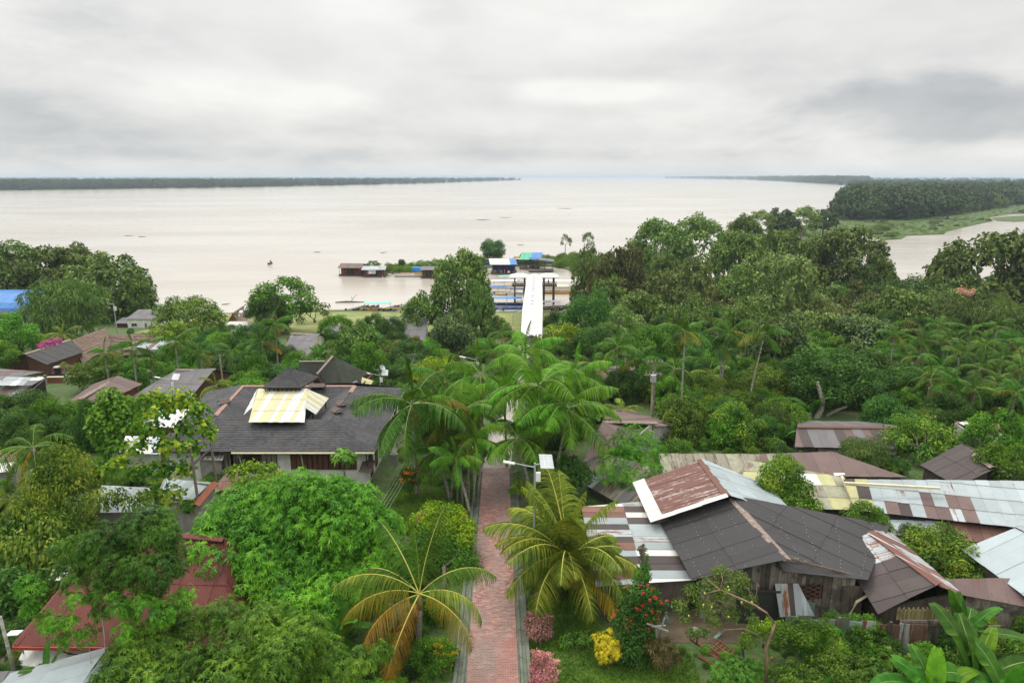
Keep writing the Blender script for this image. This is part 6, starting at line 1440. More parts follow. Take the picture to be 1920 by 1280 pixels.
boat('long river ferry with yellow roof line and dark blue hull beyond the stalls', 966, 497, 28, 3, 'blue', None, W_=4.2, cabin='blue', trim='yellow', name='river_ferry', high=2.0, group=None)
boat('teal-canopied boat left of the pier lookouts', 951, 528, 9, 25, 'whiteboat', 'tealtarp')
boat('white canopied passenger boat behind the left pier lookout', 952, 540, 13, 2, 'whiteboat', 'whitepaint', high=1.5, W_=2.6)
boat('white canopied passenger boat behind the right pier lookout', 1051, 540, 15, -1, 'whiteboat', 'whitepaint', high=1.5, W_=2.8)
boat('yellow-edged white boat under the right pier lookout', 1040, 550, 18, 0, 'yellow', 'cream', high=1.3, trim='whitepaint', W_=2.6)
boat('white speedboat with blue windscreen left of the pier', 938, 550, 8, -8, 'whiteboat', 'blue', trim='blue', name='speedboat')
boat('orange-hulled long boat touching the left pier posts', 960, 553, 10, 0, 'yellow', None, trim='whitepaint')
boat('blue and white motorboat before the left pier posts', 973, 554, 7, 10, 'whiteboat', 'navy', trim='blue', name='motorboat')
boat('dark long boat with bright blue canopy at the landing', 958, 572, 13, -2, 'navy', 'bluet')
boat('deep blue open boat pulled up at the landing', 965, 579, 11, 3, 'blue', None, trim='greypaint')
boat('short grey boat left of the deep blue boat', 934, 579, 6, 115, 'greypaint', None)
boat('long dark canoe pointing at the right bank beside the walkway', 1030, 579, 12, 14, 'brownboat', 'greypaint', trim='cream')
for i, (u, v, r) in enumerate(((1043, 581, 60), (1049, 580, 75), (1055, 579, 70))): boat(['nearest', 'middle', 'farthest right'][i]+' of three small dark boats drawn up right of the walkway', u, v, 5, r, 'black', None, motor=(i != 1), group='small boats right of the walkway')
rows = [(667, 580, 7, 60, 'greypaint', None, 'grey boat at the left end of the row on the green shore'), (678, 580, 7, 70, 'black', None, 'black boat second in the row on the green shore'), (686, 580, 7, 62, 'black', None, 'black motorboat left of the teal-canopied shore boat'), (697, 580, 7, 68, 'navy', None, 'navy boat touching the teal-canopied shore boat'),
        (715, 582, 11, 5, 'yellow', 'tealtarp', 'yellow shore boat with teal canopy'), (727, 580, 7, 62, 'greypaint', None, 'grey motorboat right of the teal-canopied shore boat'), (735, 580, 7, 66, 'black', None, 'black motorboat among the last of the shore row'), (745, 581, 8, 20, 'yellow', None, 'yellow open boat near the tall shore tree'), (752, 579, 8, 60, 'blue', None, 'blue boat at the foot of the tall shore tree')]
for (u, v, L, r, h, c, lab) in rows: boat(lab, u, v, L, r, h, c, group='boats in the row on the green shore')
for i, (u, v, L, lab) in enumerate(((212, 585, 16, 'orange long boat half hidden by the big left tree'), (238, 587, 14, 'orange long boat in front of the white one at left shore'), (256, 583, 16, 'long orange boat nearest the pale green kiosk'))): boat(lab, u, v, L, 6+3*i, 'yellow', None, trim='orangewood', group='orange boats at the left shore')
boat('white long boat between the orange boats at left shore', 245, 580, 14, 6, 'whiteboat', None, trim='red', group=None)
tb = boat('small dark canoe far out on the river carrying people', 507, 495, 4.2, 88, 'black', None, name='canoe', group=None)
p = pz(507, 495, 0)
person('person in a dark top sitting in the bow of the lone canoe on the river', p.x-.1, p.y+.9, .45, 0, True); person('person in magenta top sitting in the stern of the lone canoe', p.x+.3, p.y-.9, .45, 3.1, True, 'cloth_p')
def debris():
    rg = random.Random(11)
    p = pz(654, 567, 0); t = thing('driftwood_log', 'large driftwood log with upright branches floating off the green shore', 'driftwood', (p.x, p.y, 0)); b = MB()
    b.tube([(p.x-3.5, p.y-.3, .0), (p.x-.5, p.y, .22), (p.x+4, p.y+.4, .05)], [.28, .25, .12], 7); b.tube([(p.x+.6, p.y, .2), (p.x+1.4, p.y+.2, 1.4), (p.x+2.2, p.y+.1, 2.2)], [.1, .07, .03], 5); b.tube([(p.x+1, p.y, .8), (p.x+.7, p.y, 1.9)], [.06, .02], 5); b.build('branch', M['bark'], t)
    labs = ['dark driftwood speck near mid river left of the floating houses', 'small raft of floating plants in mid river', 'drifting branch below the canoe with people', 'floating plant raft right of centre near the horizon', 'drifting reddish log near river centre', 'tiny dark branch adrift above the floating houses', 'pair of floating sticks near the left shore', 'floating tuft of weeds at far left of the river', 'drifting weed line upstream of the grass spit']
    for (u, v, s), lab in zip(((421, 571, 1.6), (946, 408, 8), (240, 442, 4), (1058, 391, 12), (904, 412, 9), (718, 474, 2.2), (594, 473, 2.5), (266, 444, 4), (975, 459, 3)), labs):
        p = pz(u, v, 0); t = thing('driftwood', lab, 'driftwood', (p.x, p.y, 0), 'debris drifting on the river'); b = MB()
        for k in range(3): a = rg.uniform(-.5, .5); b.tube([(p.x-s*.5+k*.2*s, p.y+k*.3, .03), (p.x+s*.3+k*.2*s, p.y+k*.3+a*s, .15)], [.05*s**.5+.05, .04], 6)
        b.build('branch', M['bark'], t)
debris()
# ---------------------------------------------------------------- palms
def frond_mesh(key, mat, rib, L, e0, bend, n, ll, lw, hang, seed, segs=3, start=.12, twist=0.0, vary=.15, fwd=.45, ribr=.03):
    rng = np.random.default_rng(seed); m = 14; pts = [np.array([0., 0, 0])]; ang = []
    for i in range(m):
        s = (i+.5)/m; a = e0-bend*s**1.35; ang.append(a); pts.append(pts[-1]+np.array([cos(a), 0, sin(a)])*L/m)
    pts = np.array(pts)
    def at(s):
        f = s*m; i = min(m-1, int(f)); return pts[i]+(pts[i+1]-pts[i])*(f-i), ang[min(m-1, i)]
    V, Fc, MI = [], [], []
    for side in (-1, 1):
        for k in range(n):
            s = start+(1-start)*(k+.5+rng.uniform(-.3, .3))/n; p, a = at(s)
            prof = (sin(pi*min(1, (s-start)/(1-start)*.86+.14)))**.55; l = ll*prof*rng.uniform(1-vary, 1+vary)
            if l < .05: continue
            t = np.array([cos(a), 0, sin(a)]); up = np.array([-sin(a), 0, cos(a)])
            d = np.array([0, side*1.0, 0])+t*fwd*rng.uniform(.7, 1.3)+up*rng.uniform(.05, .35)*(1-hang)
            d[2] -= hang*rng.uniform(.2, .6); d /= np.linalg.norm(d); q = p.copy(); w = lw*rng.uniform(.8, 1.2); row = []
            for j in range(segs+1):
                f = j/segs; ww = w*(1-f*.75)*(0.7 if j == 0 else 1); wd = t*.9+up*.3; wd = wd/np.linalg.norm(wd)
                row.append((q-wd*ww/2, q+wd*ww/2)); q = q+d*l/segs; d = d+np.array([0, 0, -1])*(.25+hang*1.1)/segs*1.6; d /= np.linalg.norm(d)
            b = len(V)
            for A, B in row: V += [A, B]
            for j in range(segs): Fc.append((b+2*j, b+2*j+1, b+2*j+3, b+2*j+2)); MI.append(0)
    b = len(V); r = ribr
    for i in range(m+1):
        k = 1-i/m*.85
        for (y, z) in ((-r*k, 0), (0, r*k), (r*k, 0)): V.append(pts[i]+np.array([0, y, z]))
    for i in range(m):
        for j in range(2): Fc.append((b+3*i+j, b+3*i+j+1, b+3*i+j+4, b+3*i+j+3)); MI.append(1)
    return np_mesh('frond_'+key, np.array(V), np.array(Fc), [M[mat], M[rib]], MI)
FR = {}
# slender palm: long hanging leaflets like a comb
for i, (e0, bend) in enumerate(((1.35, .75), (1.0, 1.3), (.62, 1.35), (.25, 1.25), (-.15, 1.0), (-.6, .7))):
    FR['a%d' % i] = frond_mesh('slender', 'acai', 'rachis_g', 3.2, e0, bend, 54, .95, .075, .85, 10+i)
    FR['b%d' % i] = frond_mesh('slender_far', 'acai', 'rachis_g', 3.2, e0, bend, 28, 1.0, .13, .85, 30+i, segs=2)
for i, (e0, bend) in enumerate(((1.3, .7), (.95, 1.45), (.55, 1.7), (.15, 1.7), (-.3, 1.25), (-.75, .7))):
    FR['c%d' % i] = frond_mesh('coconut', 'coco', 'rachis', 3.6, e0, bend, 84, .9, .062, .7, 50+i, fwd=.8, ribr=.04)
    FR['d%d' % i] = frond_mesh('coconut_far', 'coco_g', 'rachis_g', 3.6, e0, bend, 32, .9, .13, .6, 70+i, fwd=.8, segs=2)
for i, (e0, bend) in enumerate(((1.3, .5), (1.05, 1.0), (.75, 1.6), (.45, 1.9), (.15, 1.75), (-.35, 1.0))):
    FR['e%d' % i] = frond_mesh('hanging', 'coco', 'rachis', 4.4, e0, bend, 90, 1.15, .036, .99, 90+i, fwd=.45, ribr=.035, segs=4)
PR = random.Random(77)
def set_mat(o, slot, m):
    o.material_slots[slot].link = 'OBJECT'; o.material_slots[slot].material = M[m]
def palm(label, u, v, vbase, d, size, kind='b', nf=11, group=None, lean=0.0, name='slender_palm', old=.15, oldmat='acai_y', trunk='palmtrunk', tr=.085, fruit='dry', seed=None, ubase=None, spear=True, shaft=True, mat=None, rads=None, lvs=None):
    """crown centre at pixel (u, v) at distance d; the trunk stands on the ground"""
    rg = random.Random(seed if seed is not None else PR.randrange(10**6))
    c = pd(u, v, d); xb = c.x if ubase is None else pd(ubase, v, d).x
    db = d+(PR.uniform(-.2, .2)); g = T(xb, db); t = thing(name, label, 'palm', (xb, db, g), group)
    top = Vector((c.x-xb, d-db, c.z-g)); h = top.z
    b = MB(); P = []; R = []; n = max(7, min(16, int(h*1.6)))
    for i in range(n):
        s = i/(n-1); P.append(Vector((top.x*s**1.4, top.y*s, -.3+(h+.3-(.75 if shaft else 0)*size/3.2)*s))); R.append(tr*(1.25-.35*s)*(1+.06*(i % 2)))
    b.tube(P, R, 8); b.build('trunk', M[trunk], t, smooth=True, local=True)
    if shaft: b = MB(); b.tube([P[-1], P[-1].lerp(top, .5), top], [tr*.95, tr*1.15, tr*.6], 8); b.build('crownshaft', M['shaft'], t, smooth=True, local=True)
    k_ = size/(3.2 if kind in 'ab' else 3.6); levels = [1, 2, 3, 2, 4, 3, 5, 1, 4, 2, 3, 5, 4, 3, 2, 4, 5, 3, 2, 3, 4, 5]
    levels = lvs or levels; ga = rg.uniform(0, 6.28)
    for i in range(nf):
        lv = levels[i % len(levels)]; o = mobj('frond', FR[kind+str(lv)], t, top+Vector((0, 0, -.05*i/nf)))
        s = k_*rg.uniform(.85, 1.1); o.scale = (s, s, s); a = ga+i*2.39996+rg.uniform(-.15, .15)
        if rads: a = rads[i % len(rads)]
        o.rotation_euler = (rg.uniform(-.15, .15), rg.uniform(-.1, .1), a)
        if mat: set_mat(o, 0, mat)
        if rg.random() < old and lv >= 3: set_mat(o, 0, oldmat)
    if spear:
        o = mobj('spear_leaf', FR[kind+'0'], t, top); o.scale = (k_*.75, k_*.25, k_*.85); o.rotation_euler = (0, -.3, rg.uniform(0, 6))
        if mat: set_mat(o, 0, mat)
    if fruit == 'dry':
        for q in range(rg.choice((1, 2, 2))):
            a = rg.uniform(0, 6.28); b = MB(); base = P[-1]+Vector((0, 0, .05))
            for j in range(16):
                aa = a+rg.uniform(-.7, .7); l = size*.22*rg.uniform(.7, 1.1); m1 = base+Vector((cos(aa)*l*.5, sin(aa)*l*.5, .02)); b.tube([base, m1, m1+Vector((cos(aa)*.08, sin(aa)*.08, -l*1.0))], [.02, .02, .012], 3, cap=False)
            b.build('flower_stalk', M['dry'], t, local=True)
    return t
# the cluster of slender palms along the path (crown pixel, distance, frond length)
near = [  # label, u, v, d, size, nf, ubase
 ('tall lone slender palm on the lawn with white mottled trunk right of the lodge', 772, 757, 46.5, 4.5, 11, 776),
 ('slender palm with rust-coloured shaft second from the lodge', 868, 768, 48, 3.9, 11, 866),
 ('short slender palm with ageing orange fronds over the lawn', 820, 842, 46, 3.1, 10, 842),
 ('low slender palm leaning beside the thin trunks left of the brick path', 888, 822, 46.5, 3.1, 10, 870),
 ('slender palm rising at the centre behind the left trunks', 900, 704, 53, 3.9, 11, 905),
 ('bright slender palm hanging low over the far end of the brick path', 972, 822, 45.5, 3.4, 12, 1000),
 ('tallest bright slender palm at the centre with dry flower stalks', 1010, 722, 49, 4.8, 13, 1012),
 ('bright slender palm with long yellow ribs right of the path', 1062, 766, 47, 4.5, 12, 1040),
 ('small slender palm between the centre palm and the left cluster', 945, 725, 52, 3.6, 10, 950),
 ('upright slender palm directly behind the tallest centre palm', 985, 664, 56, 3.7, 10, 990),
 ('slender palm behind the long-ribbed one on the right of the path', 1078, 706, 54, 3.8, 10, 1070),
 ('slender palm in the back row left of the white walkway', 838, 716, 57, 3.3, 10, 842),
 ('thin young palm standing on the lawn edge by the path', 855, 860, 44, 2.2, 8, 880)]
for i, (lab, u, v, d, sz, nf, ub) in enumerate(near):
    palm(lab, u, v, 0, d, sz, 'a', nf+3, 'slender palms along the brick path', seed=100+i, ubase=ub, old=.12, oldmat='frond_o' if i in (2,) else 'acai_y', tr=.09 if i else .11, mat='acai_b' if i not in (0, 2, 11) else None)
for i, (u0, u1) in enumerate(((846, 858), (857, 868), (880, 876), (890, 886), (868, 862))):
    c = gp(u0, 940+i*3); b = MB(); h = 3.9+i*.2; lab = ['leftmost', 'second', 'third', 'rightmost', 'middle'][i]+' of the bare thin grey trunks left of the brick path'
    t = thing('thin_palm_trunk', lab, 'trunk', c, 'thin grey trunks by the path'); b.tube([(0, 0, -.2), ((u1-u0)*.01, .1, h*.5), ((u1-u0)*.03, .3, h)], [.075, .065, .05], 7); b.build('trunk', M['palmtrunk'], t, smooth=True, local=True)
# mid-distance slender palms: label, u, v, vbase, d, size
mid = [('slender palm with yellowing fronds furthest left in the row before the brown roof', 196, 662, 76, 2.5, .6), ('dark slender palm second in the left row, tall thin trunk', 248, 652, 75, 2.6, .3), ('small slender palm before the cream house', 282, 672, 77, 2.0, .3),
       ('tall slender palm with white trunk before the grey-roofed house', 328, 640, 76, 3.0, .2), ('slender palm with yellow drooping fronds left of the wooden pole', 375, 662, 76, 2.4, .6), ('slender palm just right of the wooden pole', 434, 660, 78, 2.4, .3),
       ('tall straight white-trunked palm left of the umbrella tree', 515, 607, 82, 2.9, .2), ('second white-trunked palm beside the straight one with an orange frond', 493, 640, 81, 2.7, .5), ('slender palm low beside the grey hipped house', 460, 668, 84, 2.2, .3),
       ('slender palm left of the covered walkway end', 940, 625, 92, 2.6, .5), ('slender palm with pale dry stalk at the walkway mouth', 922, 660, 88, 2.7, .5), ('slender palm right at the walkway gable', 995, 655, 88, 2.5, .5), ('slim palm rising through the walkway front', 968, 640, 92, 2.2, .4),
       ('tall palm with curly crown right of the walkway, first of the right group', 1158, 650, 74, 3.3, .3), ('slender palm before the faded brownish pink roof', 1112, 684, 70, 2.8, .3), ('slender palm right of the brownish pink roof', 1192, 672, 76, 2.8, .3), ('leafy palm crown just behind the curly crowned palm', 1175, 625, 80, 2.9, .3),
       ('tall palm with straight white trunk left of the bleached grey roof', 1285, 622, 68, 3.1, .3), ('tall slanting white-trunked palm above the bleached grey roof', 1367, 625, 70, 3.2, .4), ('short palm behind the slanting one with dry stalks', 1355, 648, 71, 2.6, .4), ('tall leaning white-trunked palm before the vine-clad tree', 1432, 625, 68, 3.1, .3),
       ('small palm with drooping crown between the two vine-clad trees', 1678, 625, 84, 2.3, .2), ('dark palm crown right of the drooping small palm', 1738, 632, 84, 2.2, .2)]
ubs = {'tall leaning white-trunked palm before the vine-clad tree': 1414, 'tall slanting white-trunked palm above the bleached grey roof': 1356, 'second white-trunked palm beside the straight one with an orange frond': 502}
for i, (lab, u, v, d, sz, old) in enumerate(mid):
    palm(lab, u, v, 0, d, sz, 'b', 11, 'slender palms among the houses', seed=200+i, old=old*.6, ubase=ubs.get(lab), oldmat='frond_o' if 'orange' in lab else 'acai_y', tr=.085)
# dense palm grove at the right
grove = [(1722, 668), (1765, 690), (1800, 660), (1838, 690), (1880, 668), (1915, 690), (1745, 712), (1790, 722), (1828, 728), (1868, 718), (1905, 735), (1848, 648), (1780, 640), (1895, 640), (1730, 640), (1820, 622), (1870, 612), (1760, 610), (1930, 655)]
desc = ['at its left edge, upper row', 'left of its middle, second row', 'in the upper middle', 'at its very centre', 'right of centre, upper row', 'right edge, middle row', 'lowest at the left edge', 'low, left of centre', 'low centre, pale hanging fronds', 'low, right of centre', 'lowest at the right edge', 'high centre-right', 'high left of centre', 'high near the right edge', 'high at the left edge', 'topmost in the centre', 'topmost towards the right', 'topmost towards the left', 'cut by the right edge of the photo']
gr = random.Random(9)
for i, (u, v) in enumerate(grove): palm('palm of the dense right-hand grove, '+desc[i], u, v, 0, 62+(735-v)*.22, gr.uniform(2.3, 3.0), 'b' if i % 3 else 'd', 11, 'palms of the dense grove at right', seed=300+i, old=.12, tr=.1, name='grove_palm', mat='coco_g' if i % 3 == 2 else None)
# coconut palms
palm('large coconut palm with yellow-edged fronds and orange coconuts beside the brick path', 1064, 1048, 0, 34.5, 5.5, 'c', 34, None, seed=7, name='coconut_palm', old=.35, oldmat='coco_y', trunk='cocoshaft', tr=.15, fruit=None, shaft=False, ubase=1072, lvs=[1, 0, 2, 1, 3, 0, 2, 3, 1, 2, 4, 1, 3, 0, 2, 3, 5, 1, 2])
def coconuts():
    c = pd(1067, 1068, 34.3); t = [o for o in bpy.data.objects if o.get('label', '').startswith('large coconut palm')][0]; o0 = absloc(t); rg = random.Random(4); me = None
    for k in range(18):
        b = MB(); 
        if me is None:
            b.tube([(0, 0, -.13), (0, 0, -.09), (0, 0, 0), (0, 0, .08), (0, 0, .13)], [.03, .09, .115, .085, .02], 8); o = b.build('coconut', M['nut'], t, smooth=True, local=True); me = o.data
        else: o = mobj('coconut', me, t)
        o.location = c-o0+Vector((rg.uniform(-.2, .45), -.30-rg.uniform(0, .15), -.05-k*.045)); o.rotation_euler = (rg.uniform(-1, 1), rg.uniform(-1, 1), 0)
    for k in range(6):
        b = MB(); p = c-o0+Vector((0, -.15, .1)); q = p+Vector((rg.uniform(-.4, .5), -.25, .15-k*.08)); b.tube([p, q, q+Vector((.05, -.03, -.45))], [.03, .025, .012], 5); b.build('fruit_stalk', M['nut'], t, local=True)
coconuts()
palm('young coconut palm with orange and yellow drooping fronds at the bottom centre', 786, 1112, 0, 29.0, 3.7, 'e', 10, None, seed=12, name='coconut_palm', old=0, trunk='cocoshaft', tr=.13, fruit='dry', shaft=True, ubase=780, mat='coco_g', rads=[2.6, .55, 3.25, -.1, 1.2, 3.6, 4.55, 1.9, 5.85, 1.5], spear=True)
t = [o for o in bpy.data.objects if o.get('label', '').startswith('young coconut palm')][0]
fr = [c for c in t.children if c.name.startswith('frond')]
for o, (lv, rz, m_) in zip(fr, ((3, 3.55, 'frond_yo'), (4, -.55, 'frond_yo'), (2, 3.25, 'coco'), (3, -.15, 'coco'), (5, 4.45, 'frond_o'), (2, 2.8, 'coco_g'), (2, .30, 'coco_g'), (1, 2.2, 'coco_g'), (0, .9, 'coco_g'), (4, 3.8, 'frond_o'))):
    o.data = FR['e%d' % lv]; o.rotation_euler.z = rz; set_mat(o, 0, m_)
for i, (lab, u, v, d, sz) in enumerate((('dark green coconut palm with fanned fronds at the left edge', 62, 838, 44, 3.3), ('coconut palm half below the left edge shrubs', 22, 935, 42, 3.2), ('small coconut palm behind the lodge left corner', 405, 722, 66, 2.2), ('pale coconut palm before the white wall right of centre', 1165, 770, 62, 2.6), ('coconut palm with grey-green fronds behind the wooden pole right of centre', 1265, 690, 72, 3.4),
      ('coconut palm behind the grey one at right of centre', 1330, 702, 78, 2.8), ('pale coconut palm crown under the round feathery left tree', 118, 628, 100, 3.0), ('coconut palm crown left of the thatched roofs', 60, 632, 100, 3.0), ('leftmost pale coconut palm below the peach thatch', 22, 632, 100, 2.8), ('small coconut palm between the left thatch and feathery tree', 92, 636, 98, 2.4))):
    palm(lab, u, v, 0, d, sz, 'd', 15, 'green coconut palms', seed=400+i, name='coconut_palm', old=.1, oldmat='coco_y', trunk='cocoshaft', tr=.14, fruit=None, shaft=False, mat=None if i in (4, 0) else 'coco')

# ---------------------------------------------------------------- bananas
def banana_leaf(L, w, e0, bend, seed, tears=10):
    rng = random.Random(seed); m = 24; P = [Vector((0, 0, 0))]; A = []
    for i in range(m): s = (i+.5)/m; a = e0-bend*s**1.4; A.append(a); P.append(P[-1]+Vector((cos(a), 0, sin(a)))*L/m)
    A.append(A[-1]); b = MB(); st = 2
    for side in (-1, 1):
        sag = .25; prev = None
        for i in range(st, m+1):
            f = (i-st)/(m-st); hw = w/2*(sin(pi*min(.97, f*.9+.07)))**.5
            if rng.random() < .16: sag = rng.uniform(.1, .75); tear = True
            else: tear = False; sag += rng.uniform(-.03, .03)
            up = Vector((-sin(A[i]), 0, cos(A[i]))); t = Vector((cos(A[i]), 0, sin(A[i])))
            e1 = P[i]+Vector((0, side*hw*.55, 0))+up*hw*.28; e2 = P[i]+Vector((0, side*hw*(1-sag*.3), 0))+up*hw*(.30-sag)+t*.06
            row = (P[i], e1, e2)
            if prev:
                q = prev
                if tear: q = (prev[0], prev[1]+(e1-prev[1])*.12, prev[2]+(e2-prev[2])*.2)
                b.poly([q[0], row[0], row[1], q[1]]); b.poly([q[1], row[1], row[2], q[2]])
            prev = row
    for i in range(m):
        r = .035*(1-i/m*.8); 
        b.poly([P[i]+Vector((0, -r, .01)), P[i]+Vector((0, r, .01)), P[i+1]+Vector((0, r*.9, .01)), P[i+1]+Vector((0, -r*.9, .01))], 1)
        b.poly([P[i]+Vector((0, -r, 0)), P[i+1]+Vector((0, -r*.9, 0)), P[i+1]+Vector((0, 0, -r)), P[i]+Vector((0, 0, -r))], 1)
    me = np_mesh('banana_leaf', b.V, b.F, [M['banana'], M['rachis_g']], b.M); me.shade_smooth(); return me
BL = [banana_leaf(2.4, .82, e, bd, i) for i, (e, bd) in enumerate(((1.45, .35), (1.2, .8), (.95, 1.3), (.7, 1.7), (.3, 1.7), (-.2, 1.2)))]
def banana(label, u, v, d, size, nf=8, group=None, spec=None, seed=0, h=None):
    rg = random.Random(seed); c = pd(u, v, d); g = T(c.x, d); h = h if h is not None else max(.5, c.z-g); t = thing('banana_plant', label, 'banana plant', (c.x, d, g), group)
    b = MB(); b.tube([(0, 0, -.2), (.02, 0, h*.5), (0, 0, h)], [.16, .13, .08], 8); b.build('stem', M['rachis_g'], t, smooth=True, local=True)
    for i in range(nf):
        if spec: lv, a, s, m_ = spec[i]
        else: lv, a, s, m_ = rg.choice((0, 1, 1, 2, 2, 3, 4)), i*2.4+rg.uniform(-.3, .3), rg.uniform(.8, 1.15), None
        o = mobj('leaf', BL[lv], t, (0, 0, h-.1)); s *= size; o.scale = (s, s, s); o.rotation_euler = (rg.uniform(-.2, .2), 0, a)
        if m_: set_mat(o, 0, m_)
    return t
banana('large banana plant with upright broad leaves in front of the plank house at lower right', 1765, 1225, 24.5, 1.15, 7, 'banana plants at lower right', h=1.3, seed=1, spec=[(1, 2.9, 1.1, None), (2, 3.3, 1.2, None), (1, 1.9, .9, None), (2, .3, 1.0, 'banana_y'), (0, 1.2, .9, 'banana_y'), (3, 4.2, .7, None), (3, 5.4, .8, None)])
banana('banana plant with a tall dark leaf at the right edge', 1850, 1180, 25.5, 1.2, 8, 'banana plants at lower right', h=1.3, seed=2, spec=[(1, 2.2, 1.3, None), (0, 2.6, 1.1, None), (2, 3.3, 1.1, None), (1, .6, 1.0, 'banana_y'), (2, 5.2, 1.0, None), (2, .1, 1.1, None), (3, 4.4, .8, 'banana_b'), (1, 1.4, 1.1, None)])
banana('banana plant cut by the right edge beside the brown withered leaf', 1915, 1200, 24.5, 1.2, 8, 'banana plants at lower right', h=1.3, seed=3)
banana('young banana plant behind the tall dark leaf', 1812, 1150, 28, 1.15, 8, 'banana plants at lower right', h=1.6, seed=8)
banana('small banana plant with one upright leaf below the red roof eave', 88, 1262, 25.5, .62, 3, None, seed=4, spec=[(0, 1.2, 1.0, None), (1, .4, 1.0, None), (2, 3.5, .8, None)])
banana('banana clump with glossy leaves at the left edge above the coconut palm', 30, 800, 62, .9, 8, None, seed=5); banana('banana plant beside the dark striped shed', 1490, 838, 57, .8, 7, None, seed=6); banana('second banana clump left of the banana plant by the striped shed', 1462, 846, 57, .7, 6, None, seed=9)
banana('banana plant glimpsed beneath the white-trunked dark tree', 1520, 772, 66, 1.1, 6, None, seed=10); banana('banana plant at the left foot of the pale coconut palm', 1115, 790, 62, .8, 7, None, seed=11); banana('banana leaves beside the young coconut palm and mango at bottom', 640, 1195, 28, .9, 6, None, seed=12); banana('banana plant on the lawn under the slender palms', 858, 905, 47, .9, 6, None, seed=13)
banana('banana plant between the lodge and the far blue-walled house', 600, 672, 74, .9, 5, None, seed=14)
# ---------------------------------------------------------------- trees at the shore and beyond
G1, G2, G3 = 'big trees on the left shore', 'big trees between houses and lake', 'trees on the far spit'
tree('dark leafy riverside tree at the left edge behind the blue arched roof', 25, 448, 570, 72, 160, 'river', G1)
tree('broad riverside tree second from the left edge with fine dark leaves', 108, 458, 590, 72, 158, 'river', G1); tree('largest left shore tree, its crown reaching out over the orange boats', 200, 470, 610, 80, 150, 'river', G1)
tree('riverside tree behind, joining the crowns of the left shore', 150, 452, 570, 55, 165, 'river', G1); tree('low leafy tree at the right flank of the left shore group', 255, 515, 600, 34, 148, 'river', G1); tree('dark riverside tree peeking behind the blue roof', -20, 460, 580, 60, 158, 'river', G1)
tree('rounded feathery green tree in front of the left shore group', 120, 520, 632, 66, 112, 'bamboo'); tree('dense tree flecked with yellow leaves right of the white block house', 357, 552, 645, 68, 118, 'yellowfleck', bark='bark') if False else tree('dense tree flecked with yellow leaves right of the white block house', 357, 552, 645, 66, 118, 'citrus')
tree('bright spreading tree left of the umbrella-shaped one', 532, 517, 600, 62, 128, 'bright'); tree('dark tall tree body under the bright spreading crown', 505, 545, 625, 42, 124, 'dark'); tree('umbrella-shaped small tree with forked pale trunk on the green shore', 588, 566, 603, 38, 142, 'sparse', bark='bark')
tree('very large tree with rising crown left of the covered walkway', 862, 462, 640, 66, 128, 'river', None, 0); tree('left flank tree of the large walkway tree', 795, 543, 660, 52, 124, 'river', None, 1); tree('right hand lower crown beside the covered walkway', 895, 520, 650, 34, 122, 'river'); tree('dark glossy-leaved tree in front of the large walkway tree', 850, 578, 705, 52, 104, 'dense')
tree('tall mixed tree with pale branches before the long grey roof', 672, 598, 716, 55, 92, 'river'); tree('round dark shrub tree on the green shore', 705, 585, 640, 30, 118, 'dark'); tree('pale-green shrub tree beside the round dark one', 630, 590, 640, 36, 112, 'bright'); tree('second round dark shrub tree nearer the large walkway tree', 735, 592, 645, 26, 116, 'dark'); tree('bushy yellow-green tree right of the rusty hut', 815, 665, 730, 45, 74, 'yellow'); tree('low dark tree between rusty hut and large walkway tree', 770, 640, 700, 45, 88, 'dark')
tree('small lone tree at the end of the grass spit', 924, 446, 486, 27, 262, 'dark', G3); tree('tiny tree standing alone on the grass spit', 753, 485, 498, 7, 240, 'dark', G3); tree('little shrub tree behind the white-bannered floating house', 700, 488, 504, 15, 238, 'pale', G3); tree('thin pale double-stemmed tree on the spit', 1060, 438, 462, 14, 268, 'sparse', G3); tree('thin flat-topped pale tree at the forest edge', 1103, 434, 462, 15, 262, 'sparse', G3); tree('low reed shrub on the middle of the spit', 1000, 474, 492, 26, 262, 'pale', G3); tree('long low shrub on the left of the spit', 800, 488, 502, 24, 245, 'pale', G3)
